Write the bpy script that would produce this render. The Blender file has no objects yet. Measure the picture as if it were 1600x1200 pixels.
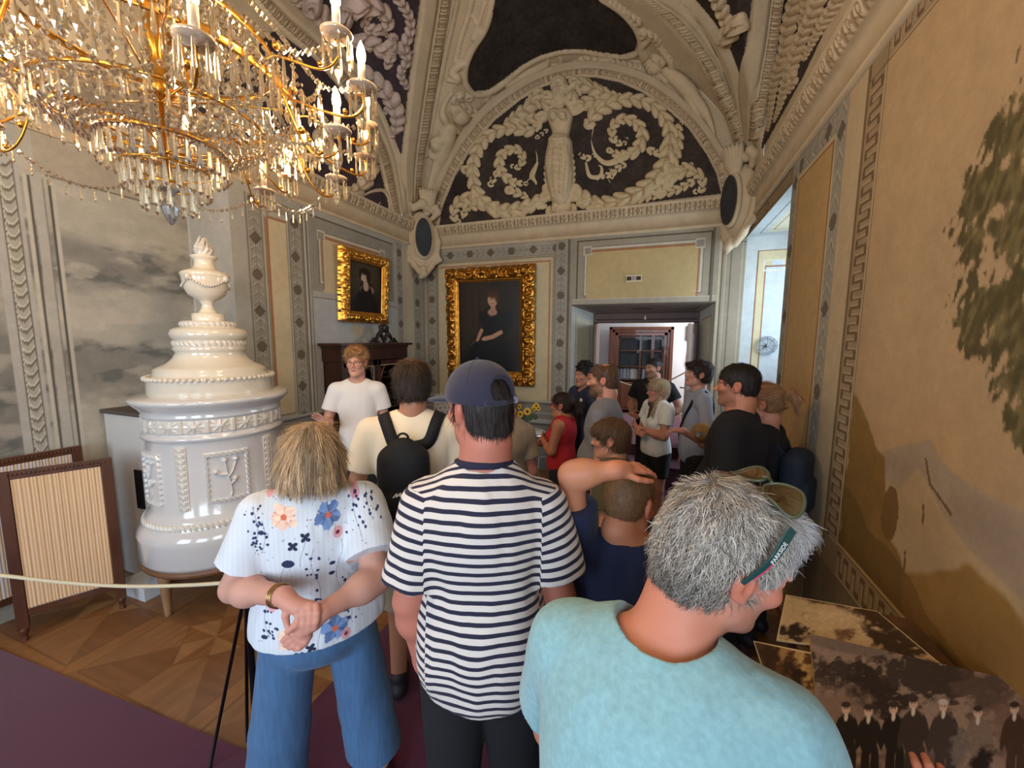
import bpy, math, random
import numpy as np
from mathutils import Vector, Matrix, Euler
PI = math.pi
SC = bpy.context.scene
rng = np.random.default_rng(7)
random.seed(7)

# ------------------------------------------------------------------ camera
FPX = 620.0; YAW = -0.3524; PIT = 0.11325; ROL = 0.0063; CAMH = 1.92
def _rot(y, p, r):
    cy, sy, cp, sp = math.cos(y), math.sin(y), math.cos(p), math.sin(p)
    f = np.array([sy*cp, cy*cp, -sp]); rr = np.array([cy, -sy, 0.]); u = np.cross(rr, f)
    c, s = math.cos(r), math.sin(r)
    return np.array([c*rr+s*u, -s*rr+c*u, f])
CR = _rot(YAW, PIT, ROL); CO = np.array([0, 0, CAMH])
cam_d = bpy.data.cameras.new('camera'); cam = bpy.data.objects.new('camera', cam_d)
SC.collection.objects.link(cam); SC.camera = cam
cam_d.sensor_fit = 'HORIZONTAL'; cam_d.sensor_width = 36; cam_d.lens = 36*FPX/1600; cam_d.clip_start = 0.02
M = Matrix(((CR[0][0], CR[1][0], -CR[2][0], 0), (CR[0][1], CR[1][1], -CR[2][1], 0),
            (CR[0][2], CR[1][2], -CR[2][2], CAMH), (0, 0, 0, 1)))
cam.matrix_world = M
def ray(x, y):
    return CR.T @ np.array([(x-800)/FPX, -(y-600)/FPX, 1.])
def onX(x, y, v): d = ray(x, y); return CO+d*v/d[0]
def onY(x, y, v): d = ray(x, y); return CO+d*v/d[1]
def onZ(x, y, v): d = ray(x, y); return CO+d*(v-CAMH)/d[2]
def dep(x, y, d): return CO+ray(x, y)*d

def project(P):
    c = (np.asarray(P)-CO)@CR.T; return 800+FPX*c[..., 0]/c[..., 2], 600-FPX*c[..., 1]/c[..., 2]

# ------------------------------------------------------------------ world, lights, exposure
SC.view_settings.view_transform = 'Standard'; SC.view_settings.look = 'None'
SC.view_settings.gamma = 1; SC.view_settings.exposure = 0.58
try: SC.view_settings.use_curve_mapping = False
except Exception: pass
SC.cycles.max_bounces = 8; SC.cycles.diffuse_bounces = 4; SC.cycles.glossy_bounces = 3
SC.cycles.transmission_bounces = 5; SC.cycles.transparent_max_bounces = 8
SC.cycles.use_denoising = True; SC.cycles.sample_clamp_indirect = 4
SC.cycles.caustics_reflective = False; SC.cycles.caustics_refractive = False
W = bpy.data.worlds.new('sky'); SC.world = W; W.use_nodes = True
bg = W.node_tree.nodes['Background']; bg.inputs[0].default_value = (.62, .78, 1, 1); bg.inputs[1].default_value = 1.6

def area(name, loc, direction, sx, sy, power, color):
    l = bpy.data.lights.new(name, 'AREA'); l.shape = 'RECTANGLE'; l.size = sx; l.size_y = sy
    l.energy = power; l.color = color
    o = bpy.data.objects.new(name, l); SC.collection.objects.link(o); o.location = loc
    o.rotation_euler = Vector(direction).to_track_quat('-Z', 'Y').to_euler()
    return o
# daylight standing in the window openings: two behind the camera, one in the right-hand niche, one in the next room
area('daylight_south_window', (-2.7, -3.3, 2.0), (0.1, 1, -.12), 1.5, 2.0, 66, (.66, .82, 1))
area('daylight_south_window', (-0.3, -3.3, 2.0), (-.05, 1, -.12), 1.5, 2.0, 66, (.66, .82, 1))
area('daylight_niche_window', (1.72, 4.72, 1.95), (-1, 0, -.1), 1.0, 1.8, 34, (.72, .86, 1))
area('daylight_next_room', (1.4, 7.4, 2.2), (-1, .3, -.2), 1.2, 1.4, 45, (.95, .97, 1))
area('daylight_east_window', (0.85, -1.6, 2.1), (-1, .25, -.1), 1.3, 1.9, 55, (.80, .90, 1))

# ------------------------------------------------------------------ colour and materials
def lin(c):
    c = np.asarray(c, float)/255.
    return np.where(c <= .04045, c/12.92, ((c+.055)/1.055)**2.4)
def S(*c): return tuple(float(v) for v in lin(c))
_m = {}
def mat(name, col=(200, 200, 200), rough=.7, metal=0., attr=None, noise=None, bump=None, spec=.5, emit=None,
        trans=0., ior=1.45, coat=0., sss=0., stripe=None, sheen=0., alpha=1., stretch=None, aniso=None):
    if name in _m: return _m[name]
    m = bpy.data.materials.new(name); m.use_nodes = True; _m[name] = m
    nt = m.node_tree; N = nt.nodes; L = nt.links; b = N['Principled BSDF']
    b.inputs['Roughness'].default_value = rough; b.inputs['Metallic'].default_value = metal
    b.inputs['Specular IOR Level'].default_value = spec; b.inputs['IOR'].default_value = ior
    b.inputs['Transmission Weight'].default_value = trans; b.inputs['Coat Weight'].default_value = coat
    b.inputs['Sheen Weight'].default_value = sheen; b.inputs['Alpha'].default_value = alpha
    if sss:
        b.inputs['Subsurface Weight'].default_value = sss
        b.inputs['Subsurface Radius'].default_value = (.012, .005, .003); b.inputs['Subsurface Scale'].default_value = 1
    if emit:
        b.inputs['Emission Color'].default_value = (*S(*emit[0]), 1); b.inputs['Emission Strength'].default_value = emit[1]
    c = S(*col) if col is not None else (1, 1, 1)
    src = None
    if attr:
        a = N.new('ShaderNodeVertexColor'); a.layer_name = attr; src = a.outputs['Color']
    else:
        r = N.new('ShaderNodeRGB'); r.outputs[0].default_value = (*c, 1); src = r.outputs[0]
    tc = N.new('ShaderNodeTexCoord'); vec = tc.outputs['Object']
    if stretch:
        mp = N.new('ShaderNodeMapping'); mp.inputs['Scale'].default_value = stretch; L.new(vec, mp.inputs['Vector']); vec = mp.outputs[0]
    if stripe:   # (attribute, period, duty, other colour)
        at = N.new('ShaderNodeAttribute'); at.attribute_name = stripe[0]
        d = N.new('ShaderNodeMath'); d.operation = 'DIVIDE'; L.new(at.outputs['Fac'], d.inputs[0]); d.inputs[1].default_value = stripe[1]
        f = N.new('ShaderNodeMath'); f.operation = 'FRACT'; L.new(d.outputs[0], f.inputs[0])
        g = N.new('ShaderNodeMath'); g.operation = 'LESS_THAN'; L.new(f.outputs[0], g.inputs[0]); g.inputs[1].default_value = stripe[2]
        mx = N.new('ShaderNodeMix'); mx.data_type = 'RGBA'; L.new(g.outputs[0], mx.inputs[0]); L.new(src, mx.inputs[6])
        mx.inputs[7].default_value = (*S(*stripe[3]), 1); src = mx.outputs[2]
    for i, nz in enumerate(noise or []):      # (scale, amount)
        n = N.new('ShaderNodeTexNoise'); n.inputs['Scale'].default_value = nz[0]; n.inputs['Detail'].default_value = 5
        L.new(vec, n.inputs['Vector'])
        mr = N.new('ShaderNodeMapRange'); mr.inputs[1].default_value = .3; mr.inputs[2].default_value = .7
        mr.inputs[3].default_value = 1-nz[1]; mr.inputs[4].default_value = 1+nz[1]*.6; L.new(n.outputs[0], mr.inputs[0])
        mx = N.new('ShaderNodeMix'); mx.data_type = 'RGBA'; mx.blend_type = 'MULTIPLY'; mx.inputs[0].default_value = 1
        L.new(src, mx.inputs[6]); L.new(mr.outputs[0], mx.inputs[7]); src = mx.outputs[2]
    L.new(src, b.inputs['Base Color'])
    if bump:
        n = N.new('ShaderNodeTexNoise'); n.inputs['Scale'].default_value = bump[0]; n.inputs['Detail'].default_value = 6
        L.new(vec, n.inputs['Vector'])
        bp = N.new('ShaderNodeBump'); bp.inputs['Strength'].default_value = bump[1]; bp.inputs['Distance'].default_value = bump[2] if len(bump) > 2 else .004
        L.new(n.outputs[0], bp.inputs['Height']); L.new(bp.outputs[0], b.inputs['Normal'])
    return m

# ------------------------------------------------------------------ mesh helpers
def mk(name, V, F, m, parent=None, col=None, smooth=True, attrs=None):
    V = np.asarray(V, np.float32).reshape(-1, 3)
    me = bpy.data.meshes.new(name)
    if isinstance(F, np.ndarray):
        n, k = F.shape; me.vertices.add(len(V)); me.vertices.foreach_set('co', V.ravel())
        me.loops.add(n*k); me.loops.foreach_set('vertex_index', F.astype(np.int32).ravel())
        me.polygons.add(n); me.polygons.foreach_set('loop_start', np.arange(0, n*k, k, dtype=np.int32))
        me.polygons.foreach_set('loop_total', np.full(n, k, np.int32)); me.update(calc_edges=True)
    else:
        me.from_pydata([tuple(v) for v in V.tolist()], [], F); me.update()
    me.validate()
    if smooth: me.polygons.foreach_set('use_smooth', np.ones(len(me.polygons), bool))
    if col is not None:
        a = me.color_attributes.new('Col', 'FLOAT_COLOR', 'POINT'); c = np.ones((len(V), 4), np.float32); c[:, :3] = col
        a.data.foreach_set('color', c.ravel())
    for k, v in (attrs or {}).items():
        a = me.attributes.new(k, 'FLOAT', 'POINT'); a.data.foreach_set('value', np.asarray(v, np.float32))
    if m: me.materials.append(m)
    o = bpy.data.objects.new(name, me); SC.collection.objects.link(o)
    if parent: o.parent = parent
    return o
def tag(o, label=None, cat=None, group=None, kind=None):
    if label: o['label'] = label
    if cat: o['category'] = cat
    if group: o['group'] = group
    if kind: o['kind'] = kind
    return o
def struct(o): o['kind'] = 'structure'; return o
def thing(name, label, cat, loc=(0, 0, 0), rz=0, group=None):
    o = bpy.data.objects.new(name, None); SC.collection.objects.link(o); o.location = loc; o.rotation_euler = (0, 0, rz)
    o.empty_display_size = .1
    return tag(o, label, cat, group)
def grid_faces(nu, nv, wrap_u=False, wrap_v=False):
    iu = np.arange(nu if wrap_u else nu-1); iv = np.arange(nv if wrap_v else nv-1)
    A, B = np.meshgrid(iu, iv, indexing='ij'); A2 = (A+1) % nu; B2 = (B+1) % nv
    return np.stack([A*nv+B, A2*nv+B, A2*nv+B2, A*nv+B2], -1).reshape(-1, 4)
class MB:
    """collects simple solids and links them as ONE mesh object"""
    def __init__(s): s.V = []; s.F = []; s.n = 0; s.C = []
    def add(s, V, F, c=None):
        V = np.asarray(V, float).reshape(-1, 3)
        s.V.append(V); s.F += [tuple(int(i)+s.n for i in f) for f in F]; s.n += len(V)
        s.C.append(np.tile(lin(c) if c is not None else (1, 1, 1), (len(V), 1)))
        return s
    def box(s, x0, x1, y0, y1, z0, z1, c=None, R=None, t=None):
        V = np.array([(x, y, z) for x in (x0, x1) for y in (y0, y1) for z in (z0, z1)], float)
        if R is not None: V = V @ np.asarray(R).T
        if t is not None: V = V+np.asarray(t)
        return s.add(V, [(0, 1, 3, 2), (4, 6, 7, 5), (0, 4, 5, 1), (2, 3, 7, 6), (0, 2, 6, 4), (1, 5, 7, 3)], c)
    def tube(s, P, r, seg=8, c=None, closed=False):
        P = np.asarray(P, float); n = len(P); r = np.broadcast_to(np.asarray(r, float), (n,))
        T = np.gradient(P, axis=0) if not closed else np.roll(P, -1, 0)-np.roll(P, 1, 0)
        T /= np.linalg.norm(T, axis=1)[:, None]+1e-9
        up = np.array([0, 0, 1.]) if abs(T[0][2]) < .9 else np.array([1., 0, 0])
        V = []; a = np.cross(T[0], up); a /= np.linalg.norm(a)
        for i in range(n):
            a = a-T[i]*a.dot(T[i]); a /= np.linalg.norm(a)+1e-9; b = np.cross(T[i], a)
            for k in range(seg):
                th = 2*PI*k/seg; V.append(P[i]+r[i]*(math.cos(th)*a+math.sin(th)*b))
        F = grid_faces(n, seg, closed, True).tolist()
        if not closed: F += [tuple(range(seg))[::-1], tuple((n-1)*seg+k for k in range(seg))]
        return s.add(V, F, c)
    def lathe(s, prof, cx=0, cy=0, seg=24, c=None, z0=0, ax=(1, 1)):
        V = [(cx+ax[0]*r*math.cos(2*PI*k/seg), cy+ax[1]*r*math.sin(2*PI*k/seg), z0+z) for r, z in prof for k in range(seg)]
        F = grid_faces(len(prof), seg, False, True)[:, ::-1].tolist(); n = len(prof)
        if prof[0][0] > 1e-4: F.append(tuple(range(seg)))
        if prof[-1][0] > 1e-4: F.append(tuple((n-1)*seg+k for k in range(seg))[::-1])
        return s.add(V, F, c)
    def ball(s, p, r, seg=10, c=None):
        r = np.broadcast_to(np.asarray(r, float), (3,)); V = []; n = max(4, seg//2)+1
        for i in range(n):
            th = PI*i/(n-1)
            for k in range(seg):
                V.append((p[0]+r[0]*math.sin(th)*math.cos(2*PI*k/seg), p[1]+r[1]*math.sin(th)*math.sin(2*PI*k/seg), p[2]-r[2]*math.cos(th)))
        return s.add(V, grid_faces(n, seg, False, True)[:, ::-1].tolist(), c)
    def prism(s, poly, f0, f1, c=None):
        """poly: list of 3D points (front), f0,f1: offset vectors"""
        P = np.asarray(poly, float); n = len(P); V = np.vstack([P+f0, P+f1])
        F = [tuple(range(n)), tuple(range(n, 2*n))[::-1]]+[((i+1) % n, i, n+i, n+(i+1) % n) for i in range(n)]
        return s.add(V, F, c)
    def build(s, name, m, parent=None, smooth=False, col=False):
        o = mk(name, np.vstack(s.V), s.F, m, parent, np.vstack(s.C) if col else None, smooth)
        return o
def bevel(o, w=.004, seg=2):
    b = o.modifiers.new('bevel', 'BEVEL'); b.width = w; b.segments = seg; b.limit_method = 'ANGLE'; b.angle_limit = .6; return o

# ------------------------------------------------------------------ numpy noise
_tab = np.random.default_rng(3).random((64, 64, 64)).astype(np.float32)
def vnoise(p):
    p = np.asarray(p, np.float32); i = np.floor(p).astype(int); f = p-i; f = f*f*(3-2*f)
    r = 0
    for dx in (0, 1):
        for dy in (0, 1):
            for dz in (0, 1):
                w = (f[..., 0] if dx else 1-f[..., 0])*(f[..., 1] if dy else 1-f[..., 1])*(f[..., 2] if dz else 1-f[..., 2])
                r = r+w*_tab[(i[..., 0]+dx) & 63, (i[..., 1]+dy) & 63, (i[..., 2]+dz) & 63]
    return r
def fbm(p, o=4):
    p = np.asarray(p, np.float32); r = 0; a = .5
    for k in range(o): r = r+a*vnoise(p*2**k+17.3*k); a *= .5
    return r/(1-.5**o)
def fbm2(u, v, su=1, sv=None, o=4, seed=0):
    sv = sv or su; return fbm(np.stack([u*su+seed, v*sv+seed*1.7, np.full_like(u, seed*3.1)], -1), o)

# ------------------------------------------------------------------ signed-distance modelling (smooth, continuous bodies)
class SDF:
    def __init__(s, lo, hi, h):
        s.lo = np.array(lo, float); s.h = h; s.n = np.ceil((np.array(hi)-s.lo)/h).astype(int)+1
        s.f = np.full(s.n, 1.0, np.float32)
    def _blk(s, lo, hi):
        a = np.clip(np.floor((np.array(lo)-s.lo)/s.h).astype(int), 0, s.n); b = np.clip(np.ceil((np.array(hi)-s.lo)/s.h).astype(int)+1, 0, s.n)
        if np.any(b <= a): return None, None
        sl = tuple(slice(a[i], b[i]) for i in range(3))
        ax = [(s.lo[i]+s.h*np.arange(a[i], b[i])).astype(np.float32) for i in range(3)]
        return sl, np.stack(np.meshgrid(*ax, indexing='ij'), -1)
    def _mix(s, sl, d, k, sub):
        f = s.f[sl]
        if sub:
            if k > 0:
                h = np.clip(.5-.5*(d+f)/k, 0, 1); s.f[sl] = f*(1-h)+(-d)*h+k*h*(1-h)
            else: s.f[sl] = np.maximum(f, -d)
        else:
            if k > 0:
                h = np.clip(.5+.5*(f-d)/k, 0, 1); s.f[sl] = f*(1-h)+d*h-k*h*(1-h)
            else: s.f[sl] = np.minimum(f, d)
    def cap(s, a, b, ra, rb=None, k=.02, sub=False, flat=None):
        """tapered capsule; flat=(axis unit vector, scale) squashes across that axis"""
        rb = ra if rb is None else rb; a = np.array(a, float); b = np.array(b, float); r = max(ra, rb)*(max(1, 1/flat[1]) if flat else 1)+k+3*s.h
        sl, p = s._blk(np.minimum(a, b)-r, np.maximum(a, b)+r)
        if sl is None: return s
        ab = b-a; t = np.clip(((p-a)@ab)/(ab@ab+1e-12), 0, 1); q = p-(a+t[..., None]*ab)
        if flat:
            n = np.array(flat[0], float); n /= np.linalg.norm(n); c = q@n; q = q+(flat[1]-1)*c[..., None]*n
        s._mix(sl, np.linalg.norm(q, axis=-1)-(ra+(rb-ra)*t), k, sub); return s
    def ell(s, c, r, R=None, k=.02, sub=False):
        c = np.array(c, float); r = np.array(r, float); m = max(r)+k+3*s.h
        sl, p = s._blk(c-m, c+m)
        if sl is None: return s
        q = p-c
        if R is not None: q = q@np.asarray(R, float)     # R columns = local axes
        k0 = np.linalg.norm(q/r, axis=-1); k1 = np.linalg.norm(q/(r*r), axis=-1)+1e-9
        s._mix(sl, k0*(k0-1)/k1, k, sub); return s
    def box(s, c, hs, R=None, rad=.01, k=.01, sub=False):
        c = np.array(c, float); hs = np.array(hs, float); m = np.linalg.norm(hs)+rad+k+3*s.h
        sl, p = s._blk(c-m, c+m)
        if sl is None: return s
        q = p-c
        if R is not None: q = q@np.asarray(R, float)
        q = np.abs(q)-(hs-rad)
        d = np.linalg.norm(np.maximum(q, 0), axis=-1)+np.minimum(q.max(-1), 0)-rad
        s._mix(sl, d, k, sub); return s
    def path(s, P, r, k=.02, sub=False, flat=None):
        r = np.broadcast_to(r, (len(P),))
        for i in range(len(P)-1): s.cap(P[i], P[i+1], r[i], r[i+1], k, sub, flat)
        return s
    def cut(s, p0, n, k=0):
        """remove everything on the side n points to"""
        n = np.array(n, float); n /= np.linalg.norm(n)
        ax = [(s.lo[i]+s.h*np.arange(s.n[i])).astype(np.float32) for i in range(3)]
        d = (ax[0][:, None, None]-p0[0])*n[0]+(ax[1][None, :, None]-p0[1])*n[1]+(ax[2][None, None, :]-p0[2])*n[2]
        if k: h = np.clip(.5-.5*(s.f-d)/k, 0, 1); s.f = s.f*(1-h)+d*h+k*h*(1-h)
        else: s.f = np.maximum(s.f, d)
        return s
    def pts(s):
        ax = [(s.lo[i]+s.h*np.arange(s.n[i])).astype(np.float32) for i in range(3)]
        return np.stack(np.meshgrid(*ax, indexing='ij'), -1)
    def mesh(s, smooth=1):
        f = s.f.copy(); f[0] = f[-1] = 1; f[:, 0] = f[:, -1] = 1; f[:, :, 0] = f[:, :, -1] = 1
        ins = f < 0; c = ins[:-1, :-1, :-1].astype(np.int8); cnt = np.zeros_like(c)
        for dx in (0, 1):
            for dy in (0, 1):
                for dz in (0, 1):
                    cnt += ins[dx:f.shape[0]-1+dx, dy:f.shape[1]-1+dy, dz:f.shape[2]-1+dz]
        act = np.argwhere((cnt > 0) & (cnt < 8)); 
        if len(act) == 0: return np.zeros((0, 3)), np.zeros((0, 4), int)
        idx = np.full(c.shape, -1, np.int32); idx[tuple(act.T)] = np.arange(len(act))
        acc = np.zeros((len(act), 3)); w = np.zeros(len(act))
        cs = [(dx, dy, dz) for dx in (0, 1) for dy in (0, 1) for dz in (0, 1)]
        vals = {o: f[act[:, 0]+o[0], act[:, 1]+o[1], act[:, 2]+o[2]] for o in cs}
        for o in cs:
            for axn in range(3):
                if o[axn]: continue
                o2 = list(o); o2[axn] = 1; o2 = tuple(o2); a, b = vals[o], vals[o2]
                m = (a < 0) != (b < 0); t = np.where(m, a/np.where(m, a-b, 1), 0)
                p = np.tile(np.array(o, float), (len(act), 1)); p[:, axn] = t
                acc[m] += p[m]; w[m] += 1
        V = s.lo+s.h*(act+acc/w[:, None]); F = []
        for axn in range(3):
            b, c2 = (axn+1) % 3, (axn+2) % 3
            sl0 = [slice(None)]*3; sl1 = [slice(None)]*3; sl0[axn] = slice(0, -1); sl1[axn] = slice(1, None)
            e = np.argwhere(ins[tuple(sl0)] != ins[tuple(sl1)]); e = e[(e[:, b] > 0) & (e[:, c2] > 0)]
            if len(e) == 0: continue
            sg = ins[tuple(e.T)]
            eb = e.copy(); eb[:, b] -= 1; ec = e.copy(); ec[:, c2] -= 1; ebc = eb.copy(); ebc[:, c2] -= 1
            q = np.stack([idx[tuple(x.T)] for x in (e, eb, ebc, ec)], 1); q[~sg] = q[~sg][:, ::-1]; F.append(q)
        F = np.vstack(F); F = F[(F >= 0).all(1)]
        for _ in range(smooth):
            A = np.zeros_like(V); n = np.zeros(len(V))
            for i in range(4):
                np.add.at(A, F[:, i], V[F[:, (i+1) % 4]]); np.add.at(n, F[:, i], 1)
            V = V*.5+.5*A/np.maximum(n, 1)[:, None]
        return V, F
def vnorm(V, F):
    n = np.cross(V[F[:, 2]]-V[F[:, 0]], V[F[:, 3]]-V[F[:, 1]]); N = np.zeros_like(V)
    for i in range(4): np.add.at(N, F[:, i], n)
    return N/(np.linalg.norm(N, axis=1)[:, None]+1e-12)
def subdiv(V, F):
    """split every quad into four (keeps positions)"""
    E = np.sort(np.stack([F, np.roll(F, -1, 1)], -1).reshape(-1, 2), 1)
    u, inv = np.unique(E[:, 0].astype(np.int64)*len(V)+E[:, 1], return_inverse=True); inv = inv.reshape(-1, 4)
    em = (V[u//len(V)]+V[u % len(V)])/2; fc = V[F].mean(1); n0 = len(V); n1 = n0+len(em)
    V2 = np.vstack([V, em, fc]); fi = np.arange(len(F))+n1; Q = []
    for i in range(4): Q.append(np.stack([F[:, i], inv[:, i]+n0, fi, inv[:, (i-1) % 4]+n0], 1))
    return V2, np.vstack(Q)
def sstep(a, b, x):
    t = np.clip((x-a)/(b-a), 0, 1); return t*t*(3-2*t)
def catmull(P, n=8):
    P = np.asarray(P, float); Q = np.vstack([2*P[0]-P[1], P, 2*P[-1]-P[-2]]); out = []
    for i in range(1, len(Q)-2):
        for t in np.arange(n)/n:
            out.append(.5*(2*Q[i]+(Q[i+1]-Q[i-1])*t+(2*Q[i-1]-5*Q[i]+4*Q[i+1]-Q[i+2])*t*t+(3*Q[i]-Q[i-1]-3*Q[i+1]+Q[i+2])*t**3))
    out.append(P[-1]); return np.array(out)
def resample(P, n):
    P = np.asarray(P, float); d = np.r_[0, np.cumsum(np.linalg.norm(np.diff(P, axis=0), axis=1))]
    t = np.linspace(0, d[-1], n); return np.stack([np.interp(t, d, P[:, i]) for i in range(P.shape[1])], 1)

def rotx(a): c, s = math.cos(a), math.sin(a); return np.array([[1, 0, 0], [0, c, -s], [0, s, c]])
def roty(a): c, s = math.cos(a), math.sin(a); return np.array([[c, 0, s], [0, 1, 0], [-s, 0, c]])
def rotz(a): c, s = math.cos(a), math.sin(a); return np.array([[c, -s, 0], [s, c, 0], [0, 0, 1]])
rad = math.radians
# ------------------------------------------------------------------ room dimensions (metres)
XL, XN, XR, YB = -3.5, -4.05, .92, 5.5          # left wall, stove-niche back, right wall, back wall
YN = 2.48; YS = -3.5                            # where the niche ends; south wall
ZC0, ZC1 = 3.27, 3.6                            # cornice
FZ = .45                                        # floor of the next room

def rect(C, U, V, u0, u1, v0, v1, c, a=1.):
    m = (U >= u0) & (U <= u1) & (V >= v0) & (V <= v1); C[m] = C[m]*(1-a)+lin(c)*a
def frame(C, U, V, u0, u1, v0, v1, w, c, a=1.):
    m = (U >= u0) & (U <= u1) & (V >= v0) & (V <= v1) & ~((U > u0+w) & (U < u1-w) & (V > v0+w) & (V < v1-w)); C[m] = C[m]*(1-a)+lin(c)*a
GREY = (154, 148, 134); LGREY = (176, 171, 157); DGREY = (112, 106, 94); CREAM = (201, 184, 148); RED = (166, 116, 80); DOT = (98, 88, 74)
def strip(C, U, V, u0, u1, v0, v1, vert=True, per=.33, ph=0., base=GREY):
    """painted stone band with chevron leaves and alternating round and square medallions"""
    m = (U >= u0) & (U <= u1) & (V >= v0) & (V <= v1)
    a, b = (U, V) if vert else (V, U); c0, w = ((u0+u1)/2, (u1-u0)) if vert else ((v0+v1)/2, (v1-v0))
    x = (a-c0)/(w/2); y = (b-ph)/per
    C[m] = lin(base)
    t = (y*4+np.abs(x)*.8) % 1
    leaf = m & (np.abs(x) < .7) & ((t < .16))
    C[leaf] = lin(DGREY)*.5+lin(base)*.5
    C[m & (np.abs(x) < .7) & (t > .16) & (t < .34)] = lin(LGREY)
    C[m & (np.abs(x) < .05)] = lin(DGREY)*.4+lin(base)*.6
    yy = (y % 1-.5)*per; k = np.floor(y).astype(int) % 2; r = w*.29
    d = np.hypot(a-c0, yy); d2 = np.abs(a-c0)+np.abs(yy)
    C[m & (k == 0) & (d < r*1.12)] = lin((96, 88, 74)); C[m & (k == 0) & (d < r)] = lin(DOT)*1.25
    C[m & (k == 1) & (d2 < r*1.35)] = lin((96, 88, 74)); C[m & (k == 1) & (d2 < r*1.1)] = lin(DOT)*1.2
    e = m & (np.abs(x) > .93); C[e] = lin(DGREY)
    e = m & (np.abs(x) > .84) & (np.abs(x) <= .93); C[e] = lin(LGREY)
def mframe(C, U, V, u0, u1, v0, v1, w, **k):
    strip(C, U, V, u0+w, u1-w, v1-w, v1, False, **k); strip(C, U, V, u0, u0+w, v0, v1, True, **k); strip(C, U, V, u1-w, u1, v0, v1, True, **k)
def panel(C, U, V, u0, u1, v0, v1, c, notch=True, w=.02):
    """cream field with a red-brown shade line inside a light stone moulding, corners stepped"""
    n = .055
    frame(C, U, V, u0-.05, u1+.05, v0-.05, v1+.05, .012, DGREY); frame(C, U, V, u0-.035, u1+.035, v0-.035, v1+.035, .022, (205, 196, 176))
    rect(C, U, V, u0, u1, v0, v1, c)
    rect(C, U, V, u0, u1, v1-w, v1, RED); rect(C, U, V, u1-w, u1, v0, v1, RED)
    if notch:
        for a, b in ((u0, v1), (u1, v1)):
            rect(C, U, V, a-n, a+n, b-n, b+n, GREY); frame(C, U, V, a-n, a+n, b-n, b+n, .012, (205, 196, 176))
def wainscot(C, U, V, top=1.03):
    rect(C, U, V, -9, 9, 0, top, (136, 134, 128))
    for z0, z1, c in ((top-.03, top, (176, 174, 166)), (top-.06, top-.03, (112, 110, 104)), (.84, .86, (170, 168, 160)), (.70, .76, (176, 174, 168)), (.66, .70, (100, 98, 94)),
                      (.52, .54, (172, 170, 164)), (.18, .2, (170, 168, 160)), (0, .18, (120, 118, 112))): rect(C, U, V, -9, 9, z0, z1, c)
    n = fbm2(U, V, 3, 7, 4, 5); m = V < top; C[m] *= (.82+.4*n[m])[:, None]
def age(C, U, V, amt=.25, s=2.2, seed=1):
    n = fbm2(U, V, s, s, 5, seed); C *= (1-amt*.5+amt*n)[..., None]
    n2 = fbm2(U, V, 9, 9, 3, seed+4); C *= (1-.06+.12*n2)[..., None]
PLASTER = dict(attr='Col', rough=.85, spec=.25, noise=[(14, .07), (60, .05)], bump=(45, .25, .003))
def wallgrid(name, us, vs, place, paint, m, hole=None, kind=True):
    U, V = np.meshgrid(us, vs, indexing='ij'); C = np.ones(U.shape+(3,)); paint(C, U, V)
    F = grid_faces(len(us), len(vs)); P = place(U, V).reshape(-1, 3)
    if hole is not None:
        cu, cv = U.ravel()[F].mean(1), V.ravel()[F].mean(1); F = F[~hole(cu, cv)]
    o = mk(name, P, F, m, None, C.reshape(-1, 3), False)
    return struct(o) if kind else o
def seq(a, b, h, *snap):
    v = np.linspace(a, b, int(abs(b-a)/h)+2); return np.unique(np.r_[v, snap]) if b > a else v

wallm = mat('painted_plaster', **PLASTER)
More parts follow.
